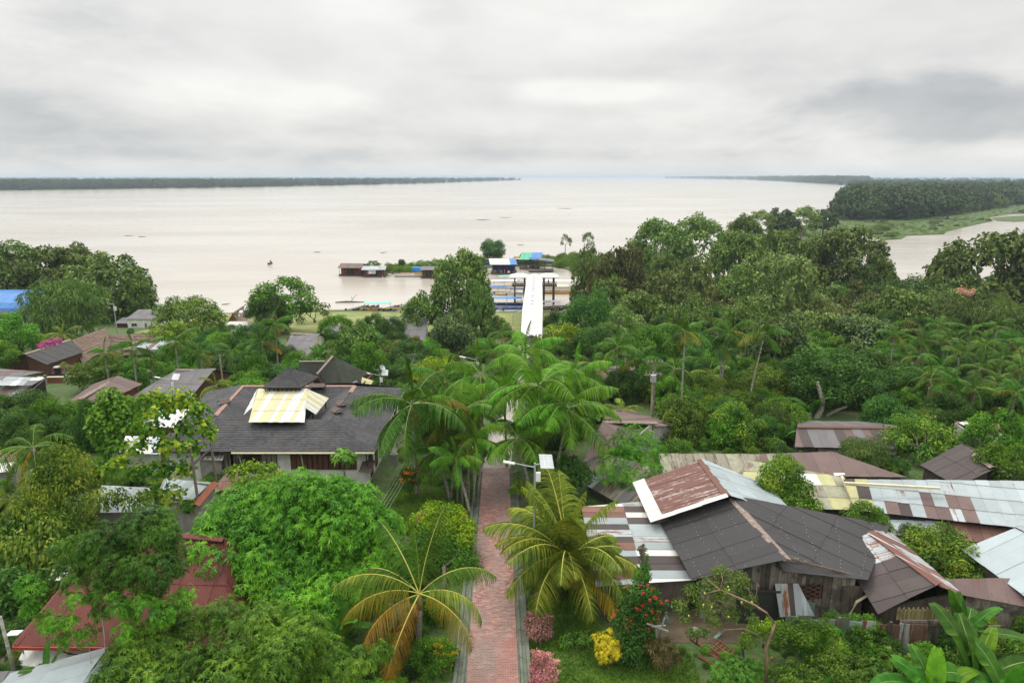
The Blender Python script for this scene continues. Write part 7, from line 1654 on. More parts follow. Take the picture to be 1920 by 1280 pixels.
RT = [(1100, 450, 620, 42, 172, 'river', 'first tree of the right forest beside the landing'), (1160, 452, 640, 62, 160, 'brownish', 'big brownish-green crown beside the landing'), (1240, 405, 540, 62, 200, 'river', 'tall dark crown above the brownish one'), (1318, 395, 520, 56, 206, 'pale', 'pale crown next to the tall dark one'), (1280, 478, 640, 70, 150, 'pale', 'light-green crown in the middle of the forest'), (1385, 428, 560, 56, 176, 'river', 'dark crown with bare branch right of the pale one'), (1395, 398, 480, 36, 214, 'river', 'topmost small crown at the skyline'),
      (1462, 425, 540, 56, 196, 'river', 'wide crown left of the lake tree'), (1475, 492, 660, 72, 138, 'pale', 'pale yellow-tinged crown with white trunk'), (1400, 515, 645, 62, 146, 'river', 'mid crown left of the pale yellow-tinged one'), (1585, 418, 585, 78, 186, 'river', 'great spreading tree in front of the lake'), (1690, 512, 640, 62, 156, 'dark', 'dark low crown below the lake'), (1856, 424, 620, 92, 164, 'river', 'huge tree at the right edge over the lake'), (1795, 510, 640, 60, 158, 'river', 'left lower crown of the huge lake tree'), (1925, 440, 640, 60, 160, 'brownish', 'tree cut by the right edge beyond the lake tree'),
      (1210, 560, 680, 56, 128, 'river', 'dark crown low behind the curly palm'), (1110, 560, 680, 52, 124, 'dark', 'rounded crown near the landing grass'), (1330, 555, 680, 56, 132, 'brownish', 'brownish crown behind the white-trunked palms'), (1545, 575, 680, 60, 126, 'brownish', 'olive crown behind the vine-clad pair'), (1640, 470, 600, 34, 176, 'river', 'narrow crown at the lake shore'), (1250, 470, 560, 40, 180, 'river', 'crown wedged behind the light-green one'), (1420, 470, 600, 50, 166, 'pale', 'pale crown in the forest centre'), (1520, 455, 560, 44, 190, 'brownish', 'olive crown left of the great lake tree'),
      (1135, 520, 650, 48, 150, 'river', 'dark crown at the landing bank'), (1810, 575, 680, 60, 118, 'bamboo', 'feathery bamboo mass below the huge lake tree'), (1890, 590, 700, 56, 112, 'bamboo', 'feathery bamboo mass at the right edge'), (1740, 590, 680, 48, 120, 'pale', 'pale feathery crown left of the bamboo mass'),
      (1290, 565, 700, 46, 112, 'river', 'tall crown behind the straight white-trunked palm'), (1395, 575, 710, 48, 104, 'river', 'tall crown between the two slanting white palms'), (1520, 600, 720, 50, 102, 'pale', 'light crown between the vine-clad pair'), (1680, 555, 680, 52, 124, 'river', 'wide crown under the lake water'), (1755, 560, 680, 46, 132, 'river', 'crown left below the rose blossoms'), (1610, 545, 660, 44, 134, 'brownish', 'olive crown over the conical vine tree'),
      (1240, 625, 720, 42, 98, 'dark', 'dark crown left of the straight white palm trunk'), (1700, 620, 710, 46, 100, 'brownish', 'olive-brown crown over the grove edge'), (1170, 590, 690, 40, 112, 'pale', 'pale crown over the curly palm'), (1830, 640, 740, 50, 90, 'river', 'broad crown rising out of the palm grove')]
for (u, a, b_, w, d, st, lab) in RT:
    if 95 < d < 150: a -= 22; w *= 1.15
    tree(lab[0].lower()+lab[1:]+', right forest' if 'forest' not in lab else lab, u, a, b_, w, d, st, G2, lean=RND.uniform(-.5, .5))
FT = [(1425, 392, 438, 30, 330, 'pale', 'pale flat-topped tree at the river side of the spit forest'), (1462, 388, 440, 26, 335, 'farriver', 'dark small crown behind the pale flat-topped one'), (1505, 384, 438, 30, 345, 'pale', 'pale-trunked tree in the middle of the thin tree line'), (1545, 392, 434, 26, 360, 'farriver', 'dense crown right of the pale-trunked tree line'), (1480, 405, 446, 20, 320, 'farriver', 'low bush at the foot of the thin tree line')]
for (u, a, b_, w, d, st, lab) in FT: tree(lab, u, a, b_, w, d, st, 'thin tree line between river and marsh')
tree('tall ivy-like vine-covered tree behind the leaning white-trunked palm', 1450, 588, 770, 62, 88, 'dense'); tree('conical vine-covered tree right of the small drooping palm', 1615, 590, 715, 66, 98, 'dense')
# dark mango with the white forked trunk
tree('large dark mango with white twisted trunk behind the dark striped shed', 1555, 645, 775, 88, 70, 'dark', bark='bark_pale', tr=.28)
def white_trunk():
    t = [o for o in bpy.data.objects if o.get('label', '').startswith('large dark mango with white')][0]; off = absloc(t); q = lambda u, v, d=66.0: pd(u, v, d)-off
    b = MB(); b.tube([q(1525, 800), q(1532, 782), q(1540, 768), q(1543, 752), q(1537, 732), q(1532, 715)], [.34, .30, .26, .24, .2, .15], 8); b.tube([q(1528, 790), q(1514, 780), q(1500, 776)], [.2, .15, .12], 7); b.tube([q(1545, 800, 66.5), q(1553, 778, 66.5), q(1570, 768, 66.5), q(1588, 762, 66.5)], [.24, .2, .15, .1], 7)
    b.build('limb', M['bark_pale'], t, smooth=True, local=True)
white_trunk()
tree('round dark-green tree right of the white-trunked mango', 1692, 690, 795, 58, 70, 'dark'); tree('dark crown behind the round dark-green one', 1640, 655, 745, 60, 78, 'dark')
tree('bright yellow-tipped tree right of the walkway mouth', 1050, 600, 700, 45, 104, 'yellow'); tree('dark round tree at the landing right beside the white walkway', 1046, 582, 650, 34, 138, 'dark'); tree('leafy tree left of the white walkway foot', 935, 590, 660, 30, 122, 'river'); tree('leafy tree behind the curly palm at right of walkway', 1115, 610, 700, 48, 98, 'dark'); tree('shrubby tree above the faded pink roof', 1215, 610, 700, 50, 92, 'bright')
tree('rounded light green tree at far right below the grove', 1870, 765, 880, 48, 52, 'bright'); tree('large-leaved tree in front of the dark gabled house', 1885, 830, 925, 52, 47, 'bright'); tree('rounded citrus tree above the dark gabled roof', 1725, 775, 890, 68, 54, 'citrus'); tree('flat feathery shrub tree on the striped shed corner', 1620, 822, 872, 46, 52, 'bamboo')
tree('wide left half of the citrus hedge tree with yellow leaves', 1280, 750, 858, 60, 59, 'citrus'); tree('wide right half of the citrus hedge tree by the leaning palm', 1375, 748, 858, 62, 58, 'citrus'); tree('papaya-like pale green tree right of the leaning palm', 1450, 752, 850, 46, 60, 'bamboo')
tree('small lime tree in front of the blue-grey shed', 1625, 945, 1000, 44, 38.5, 'bright'); tree('orange tree behind the striped gable roof', 1755, 985, 1085, 66, 36, 'citrus'); tree('low citrus bush right of the orange tree', 1810, 1030, 1095, 52, 35, 'citrus')
# left side middle distance
LM = [(20, 585, 665, 40, 96, 'bright', 'leafy tree under the peach thatch at the left edge'), (-2, 640, 690, 28, 88, 'bright', 'rounded green tree at the left edge beside the dark ribbed house'), (40, 735, 810, 50, 62, 'dark', 'dark green tree below the patched shed at left'), (90, 745, 830, 34, 60, 'bright', 'leafy tree left of the balcony house'), (175, 745, 850, 32, 56, 'dark', 'slim grey-green tree in front of the balcony house'), (190, 665, 720, 55, 80, 'bright', 'low leafy mass between the brick wall and the row of palms'), (265, 665, 720, 40, 80, 'bright', 'leafy trees behind the second left palm'), (420, 660, 720, 55, 84, 'dark', 'leafy tree behind the palms left of the lodge'), (470, 600, 680, 40, 100, 'dark', 'tall leafy tree behind the straight white-trunked palm'), (560, 655, 720, 40, 84, 'bright', 'leafy tree between lodge and grey hipped house'), (430, 610, 640, 40, 120, 'dark', 'dark hedge tree beside the clean white roof'),
      (320, 600, 650, 40, 110, 'yellow', 'small yellow-leaved tree below the yellow-flecked one'), (620, 665, 730, 40, 84, 'dark', 'dark tree behind the steep green-grey roof'), (745, 640, 720, 34, 90, 'brownish', 'brownish small tree over the rusty hut'), (690, 640, 730, 36, 82, 'bright', 'bright vine tree right of the steep roof')]
for (u, a, b_, w, d, st, lab) in LM: tree(lab, u, a, b_, w, d, st, 'trees among the left houses')

# ---------------------------------------------------------------- foreground trees shaped lobe by lobe
def lobe_tree(name, label, lobes, d, kind, mat, leaf, wid, dens, trunk_px, tr=.13, bark='bark', dy=None, seed=1, inner=.2, group=None, flat=.85, cat='tree', depth=.8, spread=None, droop=False, base=None):
    """lobes = [(u, v, radius px)]; depth offset alternates so the crown is as deep as it is wide"""
    rng = np.random.default_rng(seed); L = []
    W_ = max(l[0]+l[2] for l in lobes)-min(l[0]-l[2] for l in lobes); R = W_/2*d/F
    vc = sum(l[1] for l in lobes)/len(lobes); vmin = min(l[1] for l in lobes); vmax = max(l[1] for l in lobes)
    for (u, v, r) in lobes:
        f = (v-vmin)/max(1, vmax-vmin)            # lower lobes hang nearer the viewer, upper ones behind
        dd = d+(.5-f)*R*depth*1.2+rng.uniform(-.15, .15)*R
        p = pd(u, v, dd); L.append((np.array(p), r*dd/F))
    c = np.mean([l[0] for l in L], 0); g = gp(*trunk_px) if base is None else base
    t = thing(name, label, cat, g, group)
    cc = c-np.array([0, 0, R*.7])
    if kind in ('flat', 'droop'): dens *= 2.3
    V, Fc = foliage(L, leaf, wid, dens, kind, rng, cc=cc, inner=inner, flat=flat, rough=.28)
    g0 = np.array([g.x, g.y, g.z]); mobj('crown', np_mesh('crown', V-g0, Fc, M[mat]), t)
    b = MB(); p0 = Vector((g.x*.6+c[0]*.4, g.y*.6+c[1]*.4, g.z+(min(l[0][2] for l in L)-g.z)*.55))
    b.tube([g+Vector((0, 0, -.3)), g.lerp(p0, .5)+Vector((.05, 0, .1)), p0], [tr*1.3, tr, tr*.85], 9)
    limb_mb(b, p0, [(Vector(q), r) for q, r in L], tr*.5); b.build('trunk', M[bark], t, smooth=True)
    print('lobe_tree', label[:40], 'faces', len(Fc)); return t
lobe_tree('mango_tree', 'big bright mango tree filling the foreground left of the path',
  [(560, 925, 48), (620, 930, 46), (500, 945, 46), (445, 955, 44), (670, 945, 42), (405, 985, 38), (560, 975, 60), (640, 985, 56), (470, 1000, 58), (700, 985, 40), (385, 1030, 44), (360, 1075, 40), (420, 1060, 50), (500, 1050, 58), (580, 1045, 60), (660, 1050, 56), (715, 1040, 34), (460, 1110, 48), (540, 1105, 50), (620, 1110, 50), (690, 1105, 42), (400, 1105, 34), (560, 1140, 40), (640, 1150, 36), (350, 1120, 26), (735, 985, 22), (370, 1065, 34), (332, 1100, 26), (312, 1128, 20), (375, 1145, 34), (345, 1065, 24)],
  32, 'whorl', 'mango', .26, .24, .62, (555, 1160), tr=.22, seed=3, depth=.7, base=pd(555, 1200, 32)*1.0)
lobe_tree('mango_tree', 'dense mango tree cut by the bottom edge at left of centre',
  [(420, 1160, 42), (500, 1165, 44), (350, 1180, 42), (570, 1185, 42), (290, 1205, 42), (240, 1240, 44), (440, 1215, 54), (530, 1230, 52), (610, 1225, 38), (340, 1245, 52), (640, 1262, 36), (280, 1290, 50), (420, 1290, 58), (520, 1300, 54), (600, 1300, 44), (680, 1235, 26), (715, 1220, 20), (350, 1320, 50), (200, 1275, 30), (298, 1172, 28), (262, 1195, 28), (228, 1225, 24), (330, 1150, 22)],
  24.5, 'whorl', 'mango_d', .21, .24, .62, (470, 1360), tr=.2, seed=4, depth=.5, base=pz(470, 1400, 10))
lobe_tree('mango_tree', 'slim dark mango tree with pale stems over the red roof',
  [(278, 985, 44), (300, 1005, 34), (245, 1000, 30), (195, 1010, 34), (150, 1022, 24), (110, 1030, 18), (215, 1045, 36), (255, 1060, 34), (300, 1065, 36), (170, 1060, 30), (195, 1090, 32), (140, 1090, 26), (285, 1100, 26), (115, 1070, 20), (230, 1025, 30), (320, 1035, 26), (260, 1085, 26), (225, 1080, 28), (155, 1045, 24), (185, 1115, 20), (305, 1000, 26), (330, 1065, 20)],
  26.3, 'whorl', 'mango_d2', .19, .24, .55, (190, 1214), tr=.08, seed=5, bark='bark_pale', base=pz(183, 1380, 10), depth=.3)
lobe_tree('mango_sprigs', 'bright young leaf tufts on bare pale stems low over the red roof',
  [(62, 1110, 24), (45, 1095, 18), (228, 1135, 22), (215, 1120, 16), (245, 1155, 20), (100, 1175, 24), (165, 1190, 20), (130, 1165, 16), (60, 1140, 18), (300, 1150, 26), (270, 1128, 20), (190, 1150, 20), (140, 1128, 18), (82, 1158, 16), (125, 1198, 18), (345, 1118, 20), (232, 1185, 20)],
  25.2, 'whorl', 'mango', .18, .24, .5, (190, 1214), tr=.05, seed=6, bark='bark_pale', base=pz(170, 1390, 10), depth=.2)
lobe_tree('large_leaved_tree', 'tree with large round yellowing leaves beside the leaning utility pole',
  [(300, 745, 22), (335, 752, 26), (368, 770, 22), (275, 750, 16), (300, 775, 20), (255, 800, 18), (285, 805, 20), (385, 800, 18), (345, 805, 22), (310, 835, 22), (355, 838, 20), (260, 838, 20), (225, 872, 20), (265, 885, 22), (305, 880, 22), (340, 880, 20), (285, 925, 20), (325, 925, 20), (350, 945, 14), (200, 878, 14), (395, 815, 12)],
  41, 'flat', 'bigleaf', .34, .8, .42, (318, 1000), tr=.13, seed=7, inner=.4)
lobe_tree('broad_leaved_tree', 'leafy tree with big fresh green leaves left of the yellowing one', [(205, 745, 20), (222, 765, 26), (190, 780, 24), (235, 790, 24), (205, 805, 26), (215, 835, 22), (188, 815, 16)], 48, 'flat', 'bright', .36, .7, .62, (205, 880), seed=8)
lobe_tree('citrus_tree', 'tall shrub mass of pale yellow-tipped leaves at the left', [(112, 850, 26), (135, 870, 30), (100, 880, 26), (75, 905, 28), (125, 915, 34), (160, 905, 26), (90, 945, 34), (140, 955, 34), (185, 940, 26), (50, 950, 26), (220, 930, 20), (250, 945, 18), (270, 930, 14), (60, 990, 34), (110, 1000, 36), (160, 990, 30), (30, 975, 26)],
  39, 'droop', 'yleaf', .24, .42, .50, (120, 1100), seed=9, inner=.35)
lobe_tree('cacao_tree', 'dark cacao tree with hanging leaves and reddish tips at the left', [(60, 985, 30), (100, 990, 32), (130, 1010, 28), (70, 1030, 36), (110, 1045, 30), (30, 1020, 30), (40, 1060, 30), (10, 1045, 30), (85, 1075, 24), (15, 985, 26)], 35.5, 'droop', 'cacao', .30, .42, .65, (60, 1140), seed=10)
lobe_tree('leafy_shrub', 'dark leafy shrub mass at the left edge below the cacao tree', [(10, 1095, 34), (35, 1120, 30), (5, 1140, 34), (25, 1080, 24), (-5, 1180, 30)], 32, 'flat', 'dark', .28, .5, .6, (15, 1210), seed=11, base=pz(0, 1260, 10))
lobe_tree('guava_leaves_tree', 'small bright shrub tree with big leaves in front of the lodge wall', [(440, 885, 16), (470, 880, 20), (500, 885, 20), (525, 895, 16), (455, 905, 20), (490, 905, 20), (545, 905, 14)], 42.5, 'flat', 'yellowleaf', .24, .6, .5, (485, 960), seed=12, inner=.4)
lobe_tree('papaya_tree', 'small papaya tree with lobed leaves against the lodge wall', [(645, 850, 12), (632, 856, 9), (660, 856, 9), (648, 862, 10)], 45, 'whorl', 'weeds', .34, .34, .35, (645, 935), tr=.06, seed=13, base=pz(646, 920, 10))
lobe_tree('round_fig_tree', 'rounded leafy tree with yellow-green top left of the brick path', [(815, 965, 28), (845, 970, 28), (790, 985, 26), (870, 990, 24), (830, 1000, 34), (870, 1015, 22)], 38.5, 'flat', 'yellowleaf2', .18, .45, .8, (830, 1120), seed=14)
lobe_tree('ficus_tree', 'dense rounded green tree pressed against the left path kerb', [(800, 1015, 30), (840, 1025, 34), (775, 1045, 26), (870, 1055, 30), (815, 1060, 38), (860, 1085, 34), (885, 1085, 22), (830, 1110, 32), (880, 1120, 20), (790, 1085, 26), (855, 1135, 22)], 36.5, 'flat', 'mango_f', .16, .42, .8, (845, 1190), seed=15)
lobe_tree('conical_tree', 'conical bright tree between the rusty gable and the yellow shed', [(1470, 868, 20), (1485, 880, 20), (1450, 885, 22), (1475, 905, 28), (1500, 915, 24), (1440, 905, 20), (1460, 930, 28), (1495, 945, 28), (1520, 950, 20), (1470, 955, 24), (1510, 975, 20)], 41, 'flat', 'yellowleaf3', .17, .5, .75, (1480, 1010), seed=43)
lobe_tree('mango_tree', 'small rounded mango tree on a pale trunk before the long shed row', [(1185, 815, 24), (1205, 825, 24), (1160, 830, 24), (1225, 845, 22), (1180, 850, 30), (1145, 860, 24), (1215, 870, 26), (1165, 885, 26), (1140, 890, 20), (1190, 900, 24), (1230, 885, 16)], 46, 'whorl', 'mango', .24, .2, .26, (1195, 960), seed=16, tr=.12, bark='bark_pale')
lobe_tree('guava_tree', 'crooked guava tree with bare arching limbs in the lower right yard', [(1350, 1072, 16), (1385, 1090, 22), (1330, 1100, 22), (1360, 1115, 24), (1300, 1110, 18), (1400, 1125, 20), (1275, 1135, 16), (1325, 1140, 22), (1370, 1150, 18), (1410, 1160, 14), (1340, 1165, 14), (1285, 1160, 12)], 27.5, 'flat', 'guava', .12, .5, .5, (1438, 1262), tr=.02, seed=17, bark='bark_red', inner=.4, depth=.6) 
def guava():
    t = [o for o in bpy.data.objects if o.get('label', '').startswith('crooked guava')][0]
    for c in list(t.children):
        if c.name.startswith('trunk'): bpy.data.objects.remove(c)
    D = 26.5; q = lambda u, v, d=0: pd(u, v, D+d)
    b = MB(); b.tube([q(1436, 1290), q(1438, 1240), q(1436, 1215), q(1446, 1190), q(1453, 1168)], [.075, .07, .065, .06, .055], 8)
    b.tube([q(1453, 1168), q(1437, 1148), q(1412, 1132, .3), q(1380, 1118, .5), q(1350, 1105, .8), q(1325, 1085, 1)], [.055, .05, .045, .04, .03, .015], 7)
    b.tube([q(1436, 1208), q(1420, 1190, .2), q(1395, 1178, .4), q(1360, 1180, .5), q(1340, 1190, .6)], [.045, .04, .035, .03, .015], 7)
    for (u, v, u2, v2) in ((1412, 1132, 1390, 1090), (1380, 1118, 1340, 1130), (1350, 1105, 1352, 1072), (1380, 1118, 1400, 1150), (1350, 1105, 1300, 1125), (1412, 1132, 1418, 1095), (1380, 1118, 1330, 1160), (1340, 1130, 1285, 1150), (1418, 1112, 1419, 1092)):
        b.tube([q(u, v, .6), q((u+u2)/2+4, (v+v2)/2-4, .8), q(u2, v2, 1)], [.028, .02, .008], 5)
    b.build('trunk', M['bark_red'], t, smooth=True)
    rg = random.Random(3)
    for k in range(9): p = q(rg.uniform(1290, 1410), rg.uniform(1095, 1165), .2); b = MB(); b.tube([p+Vector((0, 0, -.045)), p, p+Vector((0, 0, .045))], [.02, .045, .02], 6); b.build('guava_fruit', M['yellow_green'], t)
guava()
# shrubs and flowers in the lower right garden
def shrub(name, label, lobes, d, kind, mat, leaf, wid, dens, px, group=None, seed=1, fl=None, flat=.95):
    rj = random.Random(seed); lobes = list(lobes)+[(u+rj.uniform(-1, 1)*r*1.15, v-rj.uniform(-.6, 1.15)*r, r*rj.uniform(.25, .45)) for u, v, r in lobes for _ in range(3)]
    t = lobe_tree(name, label, lobes, d, kind, mat, leaf, wid, dens, px, tr=.04, seed=seed, group=group, cat='shrub', flat=flat)
    if fl:
        rng = np.random.default_rng(seed+50); P = []
        for (u, v, r) in lobes:
            for k in range(fl[1]): P.append(pd(u+rng.uniform(-r, r), v+rng.uniform(-r, r*.6), d-rng.uniform(.3, .7)))
        off = absloc(t); L = [(np.array(p-off), .06) for p in P]; V, Fc = foliage(L, .07, .8, .5, 'flat', rng, cc=(0, 0, 0), inner=0); mobj('blossom', np_mesh('blossom', V, Fc, M[fl[0]]), t)
    return t
shrub('pink_shrub', 'pale pink leafed shrub nearest the bottom edge beside the path kerb', [(1010, 1232, 14), (1004, 1252, 13), (1028, 1250, 14), (1015, 1270, 18), (1036, 1268, 10), (1008, 1288, 15), (1032, 1240, 8), (1028, 1228, 6)], 26.6, 'flat', 'pinkleaf', .10, .45, .7, (1015, 1305), 'pink-leafed shrubs by the path', 21)
shrub('pink_shrub', 'dusky pink shrub under the coconut palm beside the path kerb', [(1000, 1162, 14), (1022, 1165, 14), (1008, 1185, 16), (1026, 1186, 10), (998, 1178, 12), (995, 1152, 8)], 30.2, 'flat', 'duskyleaf', .11, .45, .7, (1012, 1215), 'pink-leafed shrubs by the path', 22)
shrub('golden_shrub', 'golden yellow shrub at the foot of the flowering bush', [(1130, 1200, 16), (1150, 1212, 16), (1135, 1222, 18), (1155, 1228, 10)], 28.6, 'whorl', 'yellowfl', .12, .2, .4, (1140, 1245), None, 23)
shrub('flowering_bush', 'tall glossy bush dotted with red flowers in front of the patchwork roof', [(1190, 1115, 20), (1220, 1120, 18), (1180, 1140, 22), (1210, 1150, 24), (1235, 1140, 12), (1175, 1170, 24), (1205, 1180, 26), (1190, 1205, 26), (1220, 1205, 18), (1170, 1225, 22), (1200, 1235, 22)], 29, 'flat', 'vinegreen', .15, .5, .7, (1195, 1262), None, 24, ('redfl', 1))
shrub('croton_bush', 'dark reddish-leaved bush under the satellite dish', [(1225, 1220, 16), (1250, 1215, 18), (1262, 1228, 14), (1240, 1235, 16)], 28, 'whorl', 'dracaena', .26, .22, .35, (1245, 1258), None, 25)
shrub('low_bush', 'low green bush between the two pink shrubs and the golden one', [(1075, 1195, 12), (1090, 1200, 14), (1060, 1203, 12)], 30, 'flat', 'weeds', .14, .5, .6, (1080, 1218), None, 26)
shrub('orange_flower_bush', 'orange-flowered bush beside the drive of the lodge', [(762, 890, 12), (775, 900, 12), (765, 910, 12), (780, 888, 8)], 45.5, 'flat', 'dark', .14, .5, .6, (768, 925), None, 27, ('orangefl', 2))
shrub('path_bush', 'dark bush with yellow flecks at the left kerb of the path', [(830, 1205, 14), (842, 1220, 14), (828, 1235, 14), (838, 1250, 12)], 28.6, 'flat', 'bright', .12, .55, .6, (835, 1262), None, 28, ('yellowfl', 3))
shrub('spiky_plant', 'spiky light plant beside the solar lamp foot', [(972, 905, 12), (978, 915, 10), (968, 918, 8)], 46, 'whorl', 'yellowleaf', .4, .12, .2, (975, 935), None, 29)
shrub('dark_bush', 'dark bushes behind the solar lamp right of the path', [(1060, 880, 20), (1080, 885, 20), (1095, 895, 16), (1050, 900, 16), (1075, 905, 16)], 45, 'flat', 'dark', .2, .5, .6, (1070, 930), None, 30)
shrub('yard_bush', 'bushy greens before the tin fence', [(1500, 1175, 18), (1520, 1180, 18), (1478, 1185, 18), (1545, 1175, 14), (1460, 1195, 16), (1505, 1195, 18)], 28.4, 'flat', 'bright', .13, .5, .55, (1500, 1222), None, 31)
shrub('yard_bush', 'yellow-green bush at the left foot of the guava tree', [(1420, 1180, 16), (1440, 1175, 14), (1400, 1200, 14), (1465, 1175, 14)], 29, 'flat', 'yellowleaf2', .12, .5, .5, (1430, 1212), None, 32)
shrub('yard_bush', 'dark low bush behind the broken planks', [(1300, 1190, 10), (1315, 1185, 10)], 29.2, 'flat', 'dark', .12, .5, .5, (1305, 1205), None, 36)
shrub('fern_mass', 'soft fern-like weeds at the bottom edge of the yard', [(1380, 1255, 22), (1350, 1262, 20), (1405, 1250, 18), (1395, 1275, 20), (1365, 1285, 18)], 26.3, 'whorl', 'weeds', .15, .3, .4, (1380, 1300), None, 33)
shrub('arum_plants', 'broad-leaved plants at the foot of the tin fence', [(1660, 1235, 14), (1680, 1240, 14), (1700, 1245, 14), (1640, 1245, 12)], 27.3, 'flat', 'weeds', .30, .75, .8, (1670, 1262), None, 34)
shrub('weed_mass', 'knee-high weeds below the tin fence', [(1560, 1230, 18), (1590, 1240, 20), (1620, 1245, 20), (1540, 1250, 20), (1580, 1265, 22), (1620, 1272, 20), (1660, 1272, 20), (1500, 1260, 20), (1530, 1275, 20), (1700, 1275, 20), (1460, 1262, 18), (1480, 1280, 18)], 26.6, 'flat', 'weeds', .13, .5, .6, (1580, 1290), None, 35, None, .7)
shrub('bougainvillea', 'purple bougainvillea over the dark ribbed roof', [(85, 646, 6), (97, 643, 6), (108, 640, 6), (76, 648, 5)], 84, 'flat', 'purplefl', .2, .7, .7, (95, 662), None, 37)
shrub('rose_blossoms', 'rose-coloured blossoms within the smoke-blue right edge tree', [(1790, 552, 8), (1803, 547, 8), (1815, 550, 7), (1780, 556, 6), (1826, 546, 5)], 145, 'flat', 'rosefl', .45, .7, .25, (1800, 640), None, 38)
shrub('red_bush', 'red and orange flowering bush behind the dark lean-to', [(128, 690, 7), (120, 685, 6), (165, 690, 6)], 74, 'flat', 'brownish', .16, .6, .6, (130, 705), None, 39, ('orangefl', 1))

# ---------------------------------------------------------------- undergrowth, grass, far forest (uncountable masses)
def crown_obj(style, k=0):
    me = CR[style][k][0]
    for o in bpy.data.objects:
        if o.data is me: return o
    return None
def pick_objs(*styles):
    out = []
    for s in styles:
        for k in range(len(CR[s])):
            o = crown_obj(s, k)
            if o: out.append(o)
    return out
keepout([gp(-40, 800), gp(175, 800), gp(175, 700), gp(-40, 700)]); keepout([gp(1500, 800), gp(1600, 800), gp(1600, 740), gp(1500, 740)])
KB = [(min(p[0] for p in k), min(p[1] for p in k), max(p[0] for p in k), max(p[1] for p in k), k) for k in KEEPOUT]
def blocked(x, y): return any(a <= x <= c and b_ <= y <= d_ and inside(k, x, y) for a, b_, c, d_, k in KB)
def undergrowth(name, styles, n, y0, y1, r0, r1, rng, cond=None, x0=-.95, x1=.95, zs=.8, sink=.3):
    P, Sx, R = [], [], []; tries = 0
    while len(P) < n and tries < n*6:
        tries += 1; y = 1/(1/y0+(1/y1-1/y0)*rng.random()); x = rng.uniform(x0, x1)*y
        if y > shore(x)-3 or blocked(x, y) or (cond and not cond(x, y)): continue
        s = rng.uniform(r0, r1); 
        if blocked(x+s*.6, y) or blocked(x-s*.6, y) or blocked(x, y-s*.6): continue
        P.append((x, y, T(x, y)+s*zs*(1-sink))); Sx.append((s, s, s*zs)); R.append(rng.uniform(0, 6.28))
    return scatter(name, P, Sx, R, pick_objs(*styles), rng)
rng = np.random.default_rng(8)
def not_shore(x, y): return not (y > 110 and x < 16)
def not_open(x, y):       # keep the lower right yard, the lawn and the path side open
    return not (y < 33.5 and -2 < x < 14) and not (38 < y < 52 and -9.5 < x < -2)
for k_, (nm, st) in enumerate((('weeds', 'weeds'),)): 
    if crown_obj('weeds') is None: tree('small leafy weed clump on the lawn edge beside the brick path', 850, 1072, 1094, 12, 36, 'weeds', None, 0, cat='shrub', name='weed_clump'); 
undergrowth('undergrowth', ('bright', 'dark', 'citrus'), 420, 56, 140, 1.4, 3.0, rng, not_shore)
undergrowth('undergrowth', ('bright', 'dark', 'weeds', 'citrus'), 420, 24, 60, .5, 1.3, rng, not_open)
undergrowth('undergrowth', ('river', 'dark', 'dark'), 120, 80, 160, 1.6, 3.0, rng, lambda x, y: x > 14+max(0, 150-y)*.05 and not (x < 24 and y > 140), x0=.08, x1=1.1, sink=.5)
undergrowth('undergrowth', ('dark', 'river'), 70, 150, 214, 2, 4, rng, lambda x, y: x > 30, x0=.1, x1=1.1, sink=.6)
undergrowth('undergrowth', ('weeds', 'bright'), 120, 112, 150, .5, 1.1, rng, lambda x, y: True)
undergrowth('weeds', ('weeds',), 700, 22, 32, .12, .34, rng, lambda x, y: 4.5 < x < 26 and y < 29.5-(x > 14)*.6+.4, x0=-.2, x1=.85, zs=.7)
undergrowth('weeds', ('weeds',), 260, 25, 52, .08, .2, rng, lambda x, y: True, x0=-.3, x1=.2, zs=.6)
# grass blades on the lawns
def lawn_grass():
    rg = np.random.default_rng(4); V = []
    for P in LAWNS:
        xs_ = [p.x for p in P]; ys_ = [p.y for p in P]; pl = [(p.x, p.y) for p in P]; area = (max(xs_)-min(xs_))*(max(ys_)-min(ys_)); n = int(min(60000, area*420))
        X = rg.uniform(min(xs_), max(xs_), n); Y = rg.uniform(min(ys_), max(ys_), n)
        ok = np.array([inside(pl, x, y) for x, y in zip(X, Y)]); X, Y = X[ok], Y[ok]; n = len(X); Z = np.full(n, 10.02)
        pos = np.stack([X, Y, Z], 1); ax = nrm(rg.normal(size=(n, 3))*[.6, .6, 0]+[0, 0, .8]); nm = rg.normal(size=(n, 3)); patch = .5+.5*np.sin(X*1.3+np.sin(Y*.9)*2)*np.cos(Y*1.1)
        v, f = leaves(pos, ax, nm, rg.uniform(.06, .16, n)*(.7+.7*patch), np.full(n, .045), droop=.1); V.append(v)
    V = np.concatenate(V); o = mobj('grass', np_mesh('grass', V, np.arange(len(V)).reshape(-1, 4), M['grass'])); o['kind'] = 'stuff'
lawn_grass()
def shore_strip():
    b = MB(); xs_ = np.linspace(-72, 26, 50)
    for x0_, x1_ in zip(xs_, xs_[1:]):
        for ya, yb in ((126, 136), (136, 146), (146, 156), (156, 163)):
            P = [Vector((x, y, T(x, y)+.06)) for x, y in ((x0_, ya), (x1_, ya), (x1_, yb), (x0_, yb))]; b.poly(P)
    o = b.build('shore_meadow', M['shoregrass']); o['kind'] = 'structure'
shore_strip()
